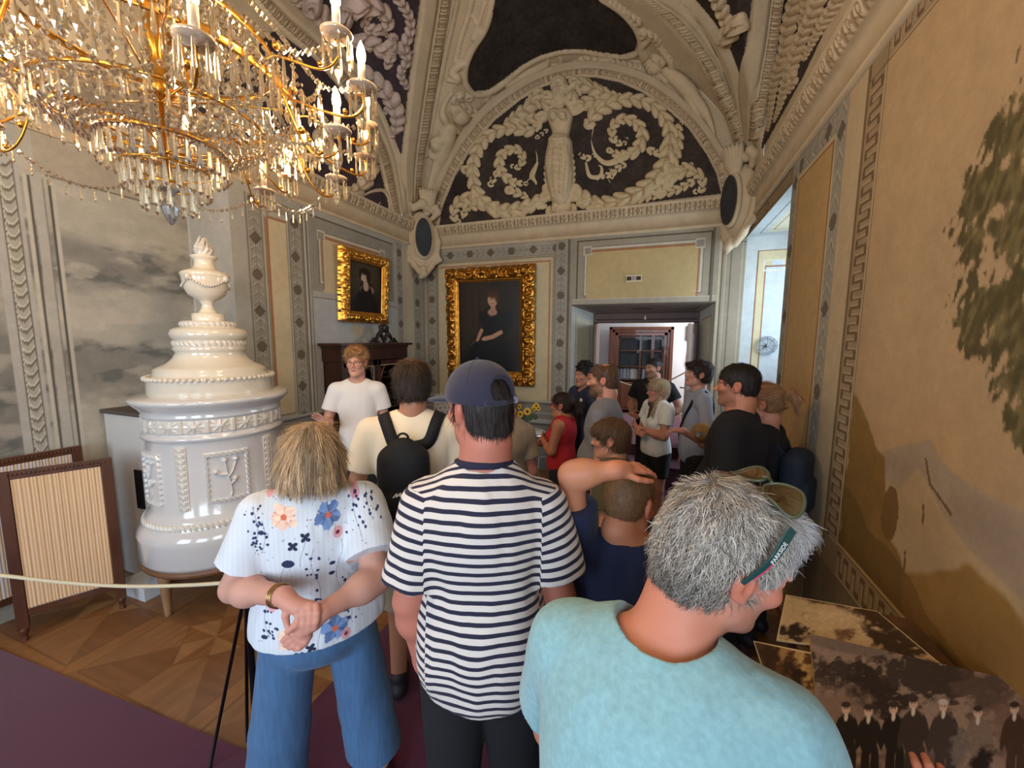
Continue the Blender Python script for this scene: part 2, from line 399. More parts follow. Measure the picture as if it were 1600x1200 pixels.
# ---- back wall
DX0, DX1, DZ = -1.15, .63, 2.38
def paint_back(C, U, V):
    C[:] = lin((160, 150, 132)); rect(C, U, V, -3.5, -3.43, 0, 3.4, (172, 166, 152))
    rect(C, U, V, -3.45, -1.23, 1.0, 3.25, GREY)
    rect(C, U, V, -3.28, -1.40, 1.03, 3.1, (172, 160, 134))
    mframe(C, U, V, -3.45, -1.23, 1.0, 3.25, .16, ph=-3.53)
    strip(C, U, V, -3.45, -3.29, 1.0, 3.25, True, ph=3.02); strip(C, U, V, -1.39, -1.23, 1.0, 3.25, True, ph=3.02)
    frame(C, U, V, -3.27, -1.41, .9, 3.07, .014, (122, 112, 92)); frame(C, U, V, -3.25, -1.43, .9, 3.05, .03, (196, 184, 154))
    rect(C, U, V, -3.22, -1.46, 1.03, 3.02, (204, 188, 152))
    rect(C, U, V, -3.22, -1.46, 2.985, 3.01, (178, 134, 96)); rect(C, U, V, -1.485, -1.46, 1.03, 3.01, (178, 134, 96))
    rect(C, U, V, -1.22, -1.19, 1, 3.27, DGREY); rect(C, U, V, -1.19, .66, 2.38, 3.27, (158, 150, 132))
    frame(C, U, V, -1.10, .56, 2.42, 3.24, .018, (92, 84, 70)); frame(C, U, V, -1.08, .54, 2.44, 3.22, .10, (160, 152, 134))
    panel(C, U, V, -.95, .42, 2.55, 3.1, (193, 172, 124)); rect(C, U, V, -.95, .395, 2.47, 2.6, (193, 172, 124)); rect(C, U, V, .40, .42, 2.47, 2.6, RED)
    rect(C, U, V, -1.15, .63, 2.455, 2.47, (202, 192, 170)); rect(C, U, V, -1.15, .63, 2.385, 2.455, (172, 165, 148)); rect(C, U, V, -1.15, .63, 2.375, 2.39, (96, 88, 76))
    rect(C, U, V, .56, .58, 0, 3.27, (112, 102, 86)); rect(C, U, V, .64, .66, 0, 3.27, (190, 178, 152)); rect(C, U, V, .66, .68, 0, 3.27, (110, 100, 84))
    frame(C, U, V, .71, .89, .3, 3.19, .012, (190, 180, 156)); frame(C, U, V, .76, .96, .3, 3.09, .012, (92, 82, 68))
    m = (U < -1.2) & (V < 1.03); Cw = C.copy(); wainscot(Cw, U, V); C[m] = Cw[m]
    age(C, U, V, .28, 2.4, 11)
wallgrid('wall_back', seq(XL, XR, .009, DX0, DX1), seq(0, 3.62, .009, DZ), lambda U, V: np.stack([U, np.full_like(U, YB), V], -1), paint_back, wallm,
         lambda u, v: (u > DX0) & (u < DX1) & (v < DZ))
# ---- door recess in the back wall
YD = 6.02; IX0, IX1, IZ = -.92, .5, 2.3
def quadgrid(name, A, B, Cc, D, nu, nv, paint, m=wallm):
    A, B, Cc, D = map(np.array, (A, B, Cc, D)); u = np.linspace(0, 1, nu)[:, None, None]; v = np.linspace(0, 1, nv)[None, :, None]
    P = (A*(1-u)+B*u)*(1-v)+(D*(1-u)+Cc*u)*v
    lu = np.linalg.norm(B-A); lv = np.linalg.norm(D-A); U, V = np.meshgrid(np.linspace(0, lu, nu), np.linspace(0, lv, nv), indexing='ij')
    C = np.ones(U.shape+(3,)); paint(C, U, V); return struct(mk(name, P.reshape(-1, 3), grid_faces(nu, nv), m, None, C.reshape(-1, 3), False))
def p_rev(C, U, V):
    lu, lv = U.max(), V.max(); C[:] = lin((178, 180, 174)); frame(C, U, V, .1, lu-.1, -1, lv-.12, .012, (150, 110, 78)); rect(C, U, V, .112, lu-.112, -1, lv-.132, (190, 188, 168)); age(C, U, V, .2, 3, 2)
def p_sof(C, U, V):
    lu, lv = U.max(), V.max(); C[:] = lin((150, 140, 128)); frame(C, U, V, .12, lu-.12, .1, lv-.1, .02, (112, 100, 90)); rect(C, U, V, .14, lu-.14, .12, lv-.12, (134, 122, 112))
    m = np.hypot((U-lu/2)/.17, (V-lv/2)/.07) < 1; C[m] = lin((100, 88, 80)); age(C, U, V, .2, 3, 3)
quadgrid('wall_door_reveal_left', (DX0, YB, 0), (IX0, YD, 0), (IX0, YD, IZ), (DX0, YB, DZ), 60, 160, p_rev)
quadgrid('wall_door_reveal_right', (IX1, YD, 0), (DX1, YB, 0), (DX1, YB, DZ), (IX1, YD, IZ), 60, 160, p_rev)
quadgrid('ceiling_door_soffit', (DX0, YB, DZ), (DX1, YB, DZ), (IX1, YD, IZ), (IX0, YD, IZ), 160, 60, p_sof)
wood = mat('walnut_wood', (74, 42, 26), .45, noise=[(9, .3), (40, .2)], stretch=(1, 1, .12), coat=.2)
wood2 = mat('red_brown_wood', (106, 62, 42), .42, noise=[(7, .25), (34, .15)], stretch=(1, 1, .15), coat=.2)
white_wall = mat('white_lime_wall', (216, 214, 214), .9, noise=[(3, .05)])
b = MB(); b.box(IX0-.02, IX1+.02, YD-.02, YD+.1, 2.16, IZ); b.box(IX0, IX0+.05, YD-.02, YD+.1, FZ, 2.16); b.box(IX1-.06, IX1+.02, YD-.02, YD+.1, FZ, 2.16)
b.box(IX0+.03, IX1-.03, YD-.04, YD, 2.2, 2.215)
door_fr = struct(b.build('door_1', mat('dark_door_frame', (62, 34, 26), .5, noise=[(8, .2)]))); bevel(door_fr, .006)
MB().lathe([(0, 0), (.018, 0), (.014, .02), (.008, .045), (0, .06)], -.2, YD-.03, 10, z0=2.205).build('door_ornament', mat('ivory_paint', (208, 196, 170), .5), door_fr)
leafm = mat('greige_door_paint', (178, 158, 150), .5, noise=[(5, .06)])
def door_leaf(name, x, y, ang, w, flip=1):
    t = struct(mk(name, *(lambda b: (np.vstack(b.V), b.F))(MB().box(0, w, -.02, .02, 0, 1.68)), leafm, smooth=False)); t.location = (x, y, FZ); t.rotation_euler = (0, 0, ang); bevel(t)
    q = MB()
    for z0, z1 in ((.12, .68), (.8, 1.56)):
        for s in (-1, 1):
            q.box(.08, w-.08, s*.02, s*.026, z0, z1); q.box(.1, w-.1, s*.026, s*.03, z0+.03, z1-.03)
    bevel(q.build('door_panel', leafm, t), .004); return t
door_leaf('door_2', IX0+.03, YD-.02, math.radians(-78), .5)
door_leaf('door_3', IX1-.03, YD-.02, math.radians(-104), .5)
MB().tube([(0, 0, 0), (0, -.05, 0), (-.07, -.06, 0)], .008).build('door_handle', mat('black_iron', (20, 20, 22), .4, .8), None)
bpy.data.objects['door_handle'].parent = bpy.data.objects['door_3']; bpy.data.objects['door_handle'].location = (.44, -.03, .85)

# ---- left wall (projecting part), niche back and niche reveal
def paint_left(C, U, V):
    C[:] = lin((170, 168, 158)); rect(C, U, V, 2.4, 6, 0, 4, (174, 170, 160))
    rect(C, U, V, 2.62, 3.24, 1.0, 3.2, GREY)
    strip(C, U, V, 2.63, 2.78, 1.05, 3.2, True, ph=2.99); strip(C, U, V, 3.06, 3.21, 1.05, 3.2, True, ph=2.90); strip(C, U, V, 2.78, 3.06, 3.08, 3.2, False, base=GREY, per=9, ph=4.5)
    rect(C, U, V, 2.78, 3.06, 1.1, 3.1, (182, 176, 160)); rect(C, U, V, 2.80, 3.04, 1.14, 3.06, (150, 140, 118)); rect(C, U, V, 2.82, 3.03, 1.15, 3.05, (206, 190, 156))
    rect(C, U, V, 2.82, 2.845, 1.15, 3.05, RED); rect(C, U, V, 2.82, 3.03, 3.03, 3.05, RED)
    for y in (3.225, 3.27, 3.31): rect(C, U, V, y, y+.012, 1.0, 3.26, DGREY)
    rect(C, U, V, 3.24, 3.26, 1, 3.26, (196, 190, 174))
    rect(C, U, V, 3.325, 4.72, 2.4, 3.2, (150, 146, 134)); rect(C, U, V, 3.325, 4.72, 3.19, 3.21, (96, 92, 82))
    panel(C, U, V, 3.47, 4.50, 2.55, 3.02, CREAM); rect(C, U, V, 3.47, 4.5, 2.42, 2.6, CREAM); rect(C, U, V, 3.47, 3.49, 2.45, 3.0, RED); rect(C, U, V, 4.48, 4.5, 2.42, 3.0, CREAM)
    for y in (4.56, 4.62, 4.67): rect(C, U, V, y, y+.012, 2.42, 3.0, DGREY)
    rect(C, U, V, 3.325, 4.78, 2.36, 2.42, (176, 174, 164)); rect(C, U, V, 3.325, 4.78, 2.345, 2.36, DGREY)
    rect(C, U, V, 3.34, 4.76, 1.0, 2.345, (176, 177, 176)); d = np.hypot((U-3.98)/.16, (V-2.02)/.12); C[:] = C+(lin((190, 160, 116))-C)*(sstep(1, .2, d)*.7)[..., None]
    strip(C, U, V, 4.79, 4.94, 1.0, 3.25, True, ph=2.95); rect(C, U, V, 4.95, 5.2, 1.0, 3.25, (190, 180, 154)); rect(C, U, V, 4.95, 4.975, 1, 3.25, (196, 190, 172)); rect(C, U, V, 4.975, 4.99, 1, 3.25, RED, .5)
    strip(C, U, V, 5.21, 5.38, 1.0, 3.25, True, ph=2.95); rect(C, U, V, 5.40, 5.5, 1, 3.25, (176, 170, 154))
    m = V < 1.12; Cw = C.copy(); wainscot(Cw, U, V, 1.12); C[m] = Cw[m]
    age(C, U, V, .26, 2.2, 21)
wallgrid('wall_left', seq(YN, YB, .009), seq(0, 3.62, .009), lambda U, V: np.stack([np.full_like(U, XL), U, V], -1)[:, ::1], paint_left, wallm)
def paint_niche(C, U, V):
    n = fbm2(U, V, 1.1, 2.6, 5, 31); n2 = fbm2(U, V, 6, 13, 5, 33)
    C[:] = lin((178, 172, 158)); t = sstep(.40, .60, n)[..., None]; C[:] = C*(1-t)+lin((138, 134, 126))*t
    t = (sstep(.52, .66, n2)*sstep(.42, .56, n)*.75)[..., None]; C[:] = C*(1-t)+lin((100, 102, 98))*t; t = (sstep(.55, .68, fbm2(U, V, 4, 9, 4, 39))*.5)[..., None]; C[:] = C*(1-t)+lin((196, 188, 172))*t
    for y, w, c in ((1.508, .013, (98, 94, 86)), (1.488, .02, (194, 188, 174)), (1.606, .015, (90, 86, 80)), (1.622, .02, (190, 184, 170)), (1.580, .007, (134, 128, 118))):
        rect(C, U, V, y, y+w, -.1, 3.0, c)
    rect(C, U, V, 1.33, 1.475, -.1, 3.2, (180, 176, 168)); rect(C, U, V, 1.525, 1.575, -.1, 3.2, (178, 174, 164))
    rect(C, U, V, 1.6, 2.5, 3.02, 3.035, (100, 92, 80)); rect(C, U, V, 1.55, 2.5, 3.035, 3.3, (172, 162, 144))
    # band of painted leaves
    m = (U > 1.372) & (U < 1.452) & (V < 3.0+(U-1.372)*.9); x = (U-1.372)/.08; y = (V*13+.9*np.sin(x*PI)) % 1
    C[m] = lin((172, 168, 156)); C[m & (y < .3)] = lin((122, 116, 102)); C[m & (y > .3) & (y < .5)] = lin((206, 200, 186))
    C[m & ((x < .1) | (x > .92))] = lin((110, 106, 94)); C[m & (x > .1) & (x < .22) & ((V*28) % 1 < .6)] = lin((204, 198, 184))
    m = U < 1.33; C[m] = C[m]*.88
    age(C, U, V, .15, 3, 35)
wallgrid('wall_niche_back', np.r_[seq(YS, .8, .08)[:-1], seq(.8, YN, .007)], seq(0, 4.4, .011), lambda U, V: np.stack([np.full_like(U, XN), U, V], -1), paint_niche, wallm)
def p_nrev(C, U, V): C[:] = lin((180, 172, 158)); rect(C, U, V, 0, .03, 0, 9, (196, 188, 174)); age(C, U, V, .25, 1.6, 41)
quadgrid('wall_niche_reveal', (XN, YN, 0), (XL, YN, 0), (XL, YN, 3.62), (XN, YN, 3.62), 50, 300, p_nrev)

# ---- right wall with the window niche
NY0, NY1, NZ0, NZ1 = 3.80, YB, .35, 3.13
def meander(C, U, V, u0, u1, v0, v1, along_v, per=.085):
    m = (U >= u0) & (U <= u1) & (V >= v0) & (V <= v1); a, b = (U, V) if along_v else (V, U); a0, a1 = (u0, u1) if along_v else (v0, v1)
    x = (a-a0)/(a1-a0); C[m] = lin((154, 134, 106)); C[m & ((x < .05) | (x > .95))] = lin((104, 86, 62)); C[m & (x > .05) & (x < .11)] = lin((186, 164, 130))
    y = b/per; k = np.floor(y*2).astype(int) % 2; f = (y*2) % 1
    # a continuous squared wave: rungs across the band joined alternately left and right
    rung = (f < .26) & (x > .2) & (x < .8); j = ((k == 0) & (x > .7) & (x < .84)) | ((k == 1) & (x > .16) & (x < .3))
    C[m & (rung | j)] = lin((108, 88, 64)); sh = ((f > .26) & (f < .42) & (x > .2) & (x < .8)) & ~j; C[m & sh] = lin((184, 160, 126))
def paint_right(C, U, V):
    C[:] = lin((182, 154, 118))
    n = fbm2(U, V, 1.6, .5, 5, 51); t = sstep(.35, .7, n)[..., None]; C[:] = C*(1-t)+lin((164, 142, 112))*t
    # landscape
    land = (U < 2.42) & (V > .87)
    g = lin((150, 112, 62)); yy = sstep(2.3, 1.2, V)[..., None]; C[land] = (C*(1-yy*.45)+lin((188, 148, 100))*yy*.45)[land]
    e = .06*(fbm2(U, V, 6, 6, 4, 60)-.5)*2
    def region(poly, c, s=1., soft=.03):
        P = np.array(poly); top = np.interp(-U, -P[::-1, 0][::-1], P[:, 1])   # P given with falling U
        a = sstep(0, soft, top+e*s-V)*(U < P[0, 0]+e)*(U > P[-1, 0]); a = (a*land)[..., None]; nn = fbm2(U, V, 4, 8, 4, 70)[..., None]
        C[:] = C*(1-a)+lin(c)*(.8+.4*nn)*a
    region([(2.42, 1.45), (2.2, 1.42), (2.0, 1.50), (1.81, 1.58), (1.7, 1.50), (1.5, 1.47), (1.2, 1.5), (.6, 1.55), (-3.5, 1.6)], (160, 140, 118), .4, .02)
    region([(2.3, 1.32), (1.95, 1.36), (1.85, 1.46), (1.7, 1.36), (1.55, 1.30), (1.3, 1.24), (1, 1.25), (-3.5, 1.2)], (176, 150, 114), .4, .02)
    region([(2.42, 1.66), (2.35, 1.62), (2.2, 1.52), (2.08, 1.44), (2.02, 1.18), (1.9, 1.10), (1.85, 1.0), (1.6, .98), (1.3, .92), (-3.5, .9)], (134, 104, 56), 1.2)
    region([(1.85, 1.05), (1.7, 1.16), (1.56, 1.26), (1.42, 1.24), (1.3, 1.16), (1.1, 1.22), (.8, 1.2), (-3.5, 1.25)], (146, 112, 62), .8)
    m = land & (V < 1.18-.25*(2.42-U)+e) & (U > 1.2); C[m] *= .72
    for (cu, cv, ru, rv, c) in ((2.0, 1.22, .055, .11, (120, 92, 54)),):
        d = np.hypot((U-cu)/ru, (V-cv)/rv)+e*4; m = land & (d < 1); C[m] = lin(c)
    for (u0, v0, u1, v1) in ((1.82, 1.5, 1.78, 1.42), (1.78, 1.42, 1.66, 1.36), (1.8, 1.33, 1.79, 1.27), (1.87, 1.12, 1.86, 1.03)):
        t = np.clip(((U-u0)*(u1-u0)+(V-v0)*(v1-v0))/((u1-u0)**2+(v1-v0)**2), 0, 1); d = np.hypot(U-u0-t*(u1-u0), V-v0-t*(v1-v0)); C[land & (d < .006)] = lin((110, 88, 58))
    # foliage sprays of a tree standing at the right
    lf = fbm2(U+.35*V, V-.6*U, 60, 22, 3, 80); lf2 = fbm2(U, V, 9, 14, 3, 81)
    for (cu, cv, ru, rv, a) in ((1.70, 2.36, .14, .14, .4), (1.60, 2.5, .16, .12, 0), (1.72, 2.24, .1, .13, .5), (1.56, 2.30, .13, .2, .3), (1.60, 2.03, .17, .085, .1), (1.68, 1.99, .07, .10, .5), (1.52, 1.95, .12, .11, 0),
                                (1.47, 1.80, .1, .06, 0), (1.43, 1.72, .07, .1, .2), (1.46, 2.1, .1, .1, 0), (1.3, 2.3, .3, .5, 0), (1.1, 2.1, .25, .5, 0), (.9, 2.4, .3, .4, 0)):
        d = np.hypot((U-cu)/ru, (V-cv)/rv)+(lf-.5)*1.5+(lf2-.5)*1.3; w = (sstep(1.0, .78, d)*(U < 2.4))[..., None]
        C[:] = C*(1-w)+lin((108, 96, 64))*(.66+.62*sstep(.3, .7, lf)[..., None])*w
    t = np.abs(U-1.2-.1*np.sin(V*3)); m = land & (t < .05) & (V < 2.2); C[m] = lin((104, 84, 56))
    # stripes of plaster in the sky
    n = fbm2(U, V, 2.0, .4, 4, 90); C[land] *= (.93+.14*n[land])[:, None]
    # borders
    rect(C, U, V, 2.42, 2.62, .6, 3.37, (150, 130, 102)); meander(C, U, V, 2.42, 2.60, .86, 3.18, True); meander(C, U, V, YS, 2.42, 3.18, 3.36, False); meander(C, U, V, YS, 2.42, .69, .87, False)
    rect(C, U, V, YS, 2.43, .868, .88, (190, 160, 110)); rect(C, U, V, 2.42, 2.60, .69, .86, (140, 122, 96)); frame(C, U, V, 2.42, 2.60, 3.18, 3.36, .012, (104, 86, 62))
    rect(C, U, V, 2.60, 2.83, .5, 3.4, (186, 166, 134)); rect(C, U, V, 2.60, 2.615, .5, 3.4, (120, 100, 72)); rect(C, U, V, YS, 2.6, 3.36, 3.4, (180, 160, 128))
    rect(C, U, V, 2.83, 3.80, .5, 3.27, (150, 140, 118)); mframe(C, U, V, 2.83, 3.80, .5, 3.27, .15, per=.5, ph=.36)
    frame(C, U, V, 2.97, 3.66, .5, 3.13, .02, (192, 174, 138)); rect(C, U, V, 2.99, 3.64, .5, 3.11, (150, 104, 62)); rect(C, U, V, 3.01, 3.62, .5, 3.09, (184, 152, 104))
    rect(C, U, V, 3.8, 5.5, 3.1, 3.3, (146, 128, 102)); frame(C, U, V, 3.83, 5.4, 3.15, 3.27, .01, (104, 88, 64)); m = np.hypot(U-4.6, (V-3.2)*1.2) < .055; C[m] = lin((106, 90, 66)); m = np.hypot(U-4.6, (V-3.2)*1.2) < .035; C[m] = lin((150, 132, 104))
    rect(C, U, V, YS, 2.83, 0, .69, (120, 106, 84)); age(C, U, V, .22, 2.0, 91)
wallgrid('wall_right', np.r_[seq(YS, .7, .06)[:-1], seq(.7, 2.9, .0065)[:-1], seq(2.9, YB, .01, NY0)], np.r_[seq(0, .6, .03)[:-1], seq(.6, 3.62, .0075, NZ1)],
         lambda U, V: np.stack([np.full_like(U, XR), U, V], -1), paint_right, wallm,
         lambda u, v: ((u > NY0) & (v > NZ0) & (v < NZ1)) | ((u > -2.3) & (u < -1.0) & (v > 1.1) & (v < 3.0)))
def p_wrev(C, U, V):
    lu, lv = U.max(), V.max(); C[:] = lin((196, 204, 204))
    rect(C, U, V, .12, lu, -1, lv-.16, (206, 196, 160)); frame(C, U, V, .12, lu+1, -1, lv-.16, .012, (138, 92, 66))
    rect(C, U, V, .2, lu, -1, lv-.34, (150, 112, 84)); rect(C, U, V, .215, lu, -1, lv-.355, (198, 208, 214)); rect(C, U, V, .27, .40, lv-.36, lv-.28, (198, 208, 214)); frame(C, U, V, .19, .40, lv-.4, lv-.27, .01, (216, 214, 200)); age(C, U, V, .1, 3, 6)
    rect(C, U, V, .205, .4, lv-.355, lv-.34, (150, 112, 84))
WX = 1.74
quadgrid('wall_window_reveal_far', (XR, NY1, NZ0), (WX, NY1, NZ0), (WX, NY1, NZ1), (XR, NY1, NZ1), 120, 300, p_wrev)
quadgrid('wall_window_reveal_near', (XR, NY0, NZ0), (WX, NY0+.25, NZ0), (WX, NY0+.25, NZ1), (XR, NY0, NZ1), 50, 200, p_wrev)
def p_wsof(C, U, V): lu, lv = U.max(), V.max(); C[:] = lin((186, 196, 196)); frame(C, U, V, .1, lu-.1, .1, lv-.12, .012, (120, 104, 86)); rect(C, U, V, .16, lu-.16, .17, lv-.2, (200, 196, 170)); frame(C, U, V, .2, lu-.2, .25, lv-.26, .014, (150, 110, 82)); age(C, U, V, .1, 3, 8)
quadgrid('ceiling_window_soffit', (XR, NY0, NZ1), (WX, NY0, NZ1), (WX, NY1, NZ1), (XR, NY1, NZ1), 80, 160, p_wsof)
MBs = MB().box(XR, WX, NY0, NY1, NZ0-.03, NZ0); struct(MBs.build('trim_window_sill', mat('stone_sill', (170, 165, 155), .6)))
# wrought-iron ring mounted on the far reveal
rg = MB(); cxr, czr, rr_ = 1.20, 1.86, .105
for r_ in (rr_, rr_*.8): rg.tube([(cxr+r_*math.cos(a), NY1-.03, czr+r_*math.sin(a)) for a in np.linspace(0, 2*PI, 33)[:-1]], .005, 6, closed=True)
for k in range(8):
    a = PI*k/4; rg.tube([(cxr+.02*math.cos(a), NY1-.03, czr+.02*math.sin(a)), (cxr+rr_*math.cos(a), NY1-.03, czr+rr_*math.sin(a))], .004, 6)
rg.ball((cxr, NY1-.03, czr), .022); rg.tube([(cxr, NY1, czr), (cxr, NY1-.03, czr)], .01)
tag(rg.build('wall_rosette', mat('grey_iron', (120, 128, 134), .5, .6), smooth=True), 'small grey spoked metal wheel mounted on the bright window reveal', 'wall ornament')
glass = mat('window_glass', (255, 255, 255), .0, trans=1., ior=1.05, spec=.3)
# sash windows: niche and the ones behind the camera
def window(name, A, u, w, h):
    """A lower corner, u unit vector along the wall"""
    A = np.array(A, float); u = np.array(u, float); n = np.cross(u, (0, 0, 1)); R = np.stack([u, n, (0, 0, 1)], 1); b = MB(); t = .06
    for (x0, x1, z0, z1) in ((0, t, 0, h), (w-t, w, 0, h), (0, w, 0, t), (0, w, h-t, h), (w/2-.035, w/2+.035, 0, h), (0, w, h*.62, h*.62+.04), (0, w, h*.3, h*.3+.03)):
        b.box(x0, x1, -.03, .03, z0, z1, R=R, t=A)
    f = struct(b.build(name, mat('white_window_paint', (225, 225, 220), .5)))
    struct(MB().box(t, w-t, -.003, .003, t, h-t, R=R, t=A).build('pane', glass, f)); return f
window('window_1', (WX, NY0+.25, NZ0), (0, 1, 0), NY1-NY0-.25, NZ1-NZ0)
window('window_2', (-3.5, YS, .9), (1, 0, 0), 1.6, 2.2); window('window_3', (-1.1, YS, .9), (1, 0, 0), 1.6, 2.2); window('window_4', (XR, -2.3, 1.1), (0, 1, 0), 1.3, 1.9)
pl = mat('plain_plaster', (176, 162, 138), .9, noise=[(3, .08)])
struct(mk('wall_south', [(x, YS, z) for x in (XN, -3.5, -1.9, -1.1, .5, XR) for z in (0, .9, 3.1, 6.5)], [(i*4+j, i*4+j+1, (i+1)*4+j+1, (i+1)*4+j) for i in range(5) for j in range(3) if not (j == 1 and i in (1, 3))], pl, smooth=False))
struct(MB().box(WX, WX+.1, NY0-.2, NY0+.25, 0, 3.5).box(WX, WX+.1, NY0, NY1+.2, 0, NZ0).box(WX, WX+.1, NY0, NY1+.2, NZ1, 3.6).build('wall_outer', pl))

# ---- floor: parquet of large star panels, and the purple carpet
def paint_floor(C, U, V):
    P = 1.04; u = ((U+V*.0)/P) % 1-.5; v = (V/P) % 1-.5; ang = np.arctan2(v, u); r = np.maximum(np.abs(u), np.abs(v))
    k = np.floor((ang+PI)/(PI/4)).astype(int) % 2; d = np.abs(u)+np.abs(v)
    A, B, D = lin((140, 98, 62)), lin((124, 84, 52)), lin((152, 110, 70))
    C[:] = np.where((k == 0)[..., None], A, B); C[d < .24] = D; C[(d < .24) & (k == 0)] = lin((132, 88, 52))
    C[r > .44] = lin((142, 98, 58)); C[(r > .44) & (r < .45)] *= .6
    g = fbm2(U, V, 30, 4, 3, 3)*(k == 0)+fbm2(U, V, 4, 30, 3, 4)*(k == 1); C *= (.75+.5*g)[..., None]
    e = (np.abs(d-.24) < .004) | (np.abs(((ang+PI)/(PI/4)) % 1) < .01); C[e] *= .7
fm = mat('waxed_parquet', attr='Col', rough=.32, spec=.4, noise=[(3, .1)], bump=(60, .06, .001))
wallgrid('floor', np.r_[seq(XN, -1.2, .009)[:-1], seq(-1.2, XR, .02)], np.r_[seq(YS, .5, .05)[:-1], seq(.5, 3, .009)[:-1], seq(3, YB, .02)], lambda U, V: np.stack([U, V, 0*U], -1), paint_floor, fm)
cm = mat('purple_carpet', (88, 28, 54), .98, noise=[(400, .25), (2, .08)], bump=(500, .6, .003), spec=.1, sheen=.3)
cp = MB(); hc = np.array((0, 0, .008)); poly = [(XN+.05, -3.2, 0), (.6, -3.2, 0), (.62, 5.28, 0), (-1.1, 5.28, 0), (-1.63, 2.9, 0), (-1.63, 1.12, 0), (XN+.05, 1.0, 0)]
cp.prism([(x, y, .001) for x, y, _ in poly], (0, 0, 0), hc)
tag(cp.build('carpet', cm), 'dark purple carpet laid in an L over the parquet', 'carpet')
# steps up to the doorway
def steps():
    b = MB(); b.box(DX0+.02, DX1-.02, 5.3, 5.75, 0, .29); b.box(DX0+.05, DX1-.05, 5.72, YD-.03, 0, FZ); o = struct(b.build('floor_steps', mat('dark_step_wood', (70, 34, 34), .6, noise=[(6, .2)]))); bevel(o, .006)
    c = MB(); c.box(DX0+.12, DX1-.08, 5.29, 5.715, .29, .298); c.box(DX0+.25, DX1-.16, 5.715, 5.98, FZ, FZ+.008); c.box(IX0+.06, IX1-.07, 5.98, 8.12, FZ, FZ+.008); tag(c.build('stair_runner', cm), 'purple carpet covering the steps and threshold of the doorway', 'carpet')
steps()

# ---- next room
b = MB(); NYB = 8.5
b.box(-3, 2.2, NYB, NYB+.1, 0, 3.2)
struct(b.build('wall_next_room_back', white_wall)); struct(MB().box(2.0, 2.1, YD+.1, NYB, 0, 3.2).build('wall_next_room_right', white_wall)); struct(MB().box(-3, -2.9, YD+.1, NYB, 0, 3.2).build('wall_next_room_left', white_wall))
struct(MB().box(-3, 2.2, YD+.1, NYB+.1, 3.0, 3.1).build('ceiling_next_room', white_wall)); struct(MB().box(-3, 2.2, YD+.1, NYB+.1, FZ-.1, FZ-.002).build('floor_next_room', wood2))
struct(MB().box(-3, IX0, YD, YD+.12, 0, 3.2).box(IX1, 2.2, YD, YD+.12, 0, 3.2).box(IX0, IX1, YD, YD+.12, IZ, 3.2).build('wall_partition', white_wall))
# library case framed by a moulded surround
lib = thing('bookcase', 'brown wooden bookcase in a moulded surround filled with dark books, seen through the doorway', 'bookcase', (-.34, 8.3, FZ))
x0, x1, zt = -.60, .60, 1.72
b = MB()
for i, (o, dpt) in enumerate(((0, .0), (.05, .03), (.11, .06))):
    b.box(x0+o, x0+o+.06, -.12+dpt, .02, 0, zt-o); b.box(x1-o-.06, x1-o, -.12+dpt, .02, 0, zt-o); b.box(x0+o, x1-o, -.12+dpt, .02, zt-o-.06, zt-o)
bevel(b.build('surround', wood2, lib), .006)
b = MB(); b.box(x0+.17, x1-.17, .14, .16, 0, zt-.17); b.box(x0+.15, x0+.2, -.02, .16, 0, zt-.17); b.box(x1-.2, x1-.15, -.02, .16, 0, zt-.17)
for z in (.66, .92, 1.24, 1.5): b.box(x0+.17, x1-.17, -.02, .15, z, z+.025)
b.box(-.02, .02, 0, .15, .66, zt-.17); b.box(.2, .26, -.03, .0, .66, zt-.17); b.build('shelving', wood, lib)
for xa, xb in ((x0+.2, -.01), (.01, x1-.2)):
    c = MB(); c.box(xa, xb, -.04, -.02, .05, .62); c.box(xa+.05, xb-.05, -.05, -.04, .11, .56); bevel(c.build('door', wood2, lib), .005)
for zi, (z, hh, cs) in enumerate(((.685, .22, [(120, 126, 130), (70, 84, 104), (150, 146, 136), (60, 70, 92)]), (.945, .26, [(26, 40, 44), (20, 30, 36), (30, 44, 46)]), (1.265, .21, [(22, 26, 32), (28, 34, 40)]), (1.525, .1, [(120, 116, 108), (90, 88, 84)]))):
    x = x0+.215
    while x < x1-.23:
        w_ = random.uniform(.022, .036); c = cs[random.randrange(len(cs))]; h_ = hh*random.uniform(.88, 1)
        if abs(x+w_/2) > .03 and not (.18 < x < .26 and False):
            bk = MB(); bk.box(0, w_-.003, 0, .1, 0, h_); bk.box(-.0005, w_-.0025, -.001, .02, h_*.78, h_*.84); bk.box(-.0005, w_-.0025, -.001, .02, h_*.2, h_*.25)
            cn = '_'.join(map(str, c)); o = bk.build('book', mat('book_cloth_'+cn, c, .6)); o.location = (-.34+x, 8.3+.03, FZ+z+.001)
            tag(o, ('pale and blue spined book upright on the low library shelf', 'dark green book upright on the middle library shelf', 'black book upright on the upper library shelf', 'grey book upright on the top library shelf')[zi], 'book', ('books on the low library shelf', 'books on the middle library shelf', 'books on the upper library shelf', 'books on the top library shelf')[zi])
        x += w_
gold = mat('gold_leaf', (196, 138, 54), .32, .85, noise=[(30, .25)], bump=(60, .5, .004))
gold_dark = mat('burnished_gold', (146, 98, 38), .3, .9, noise=[(25, .45)])
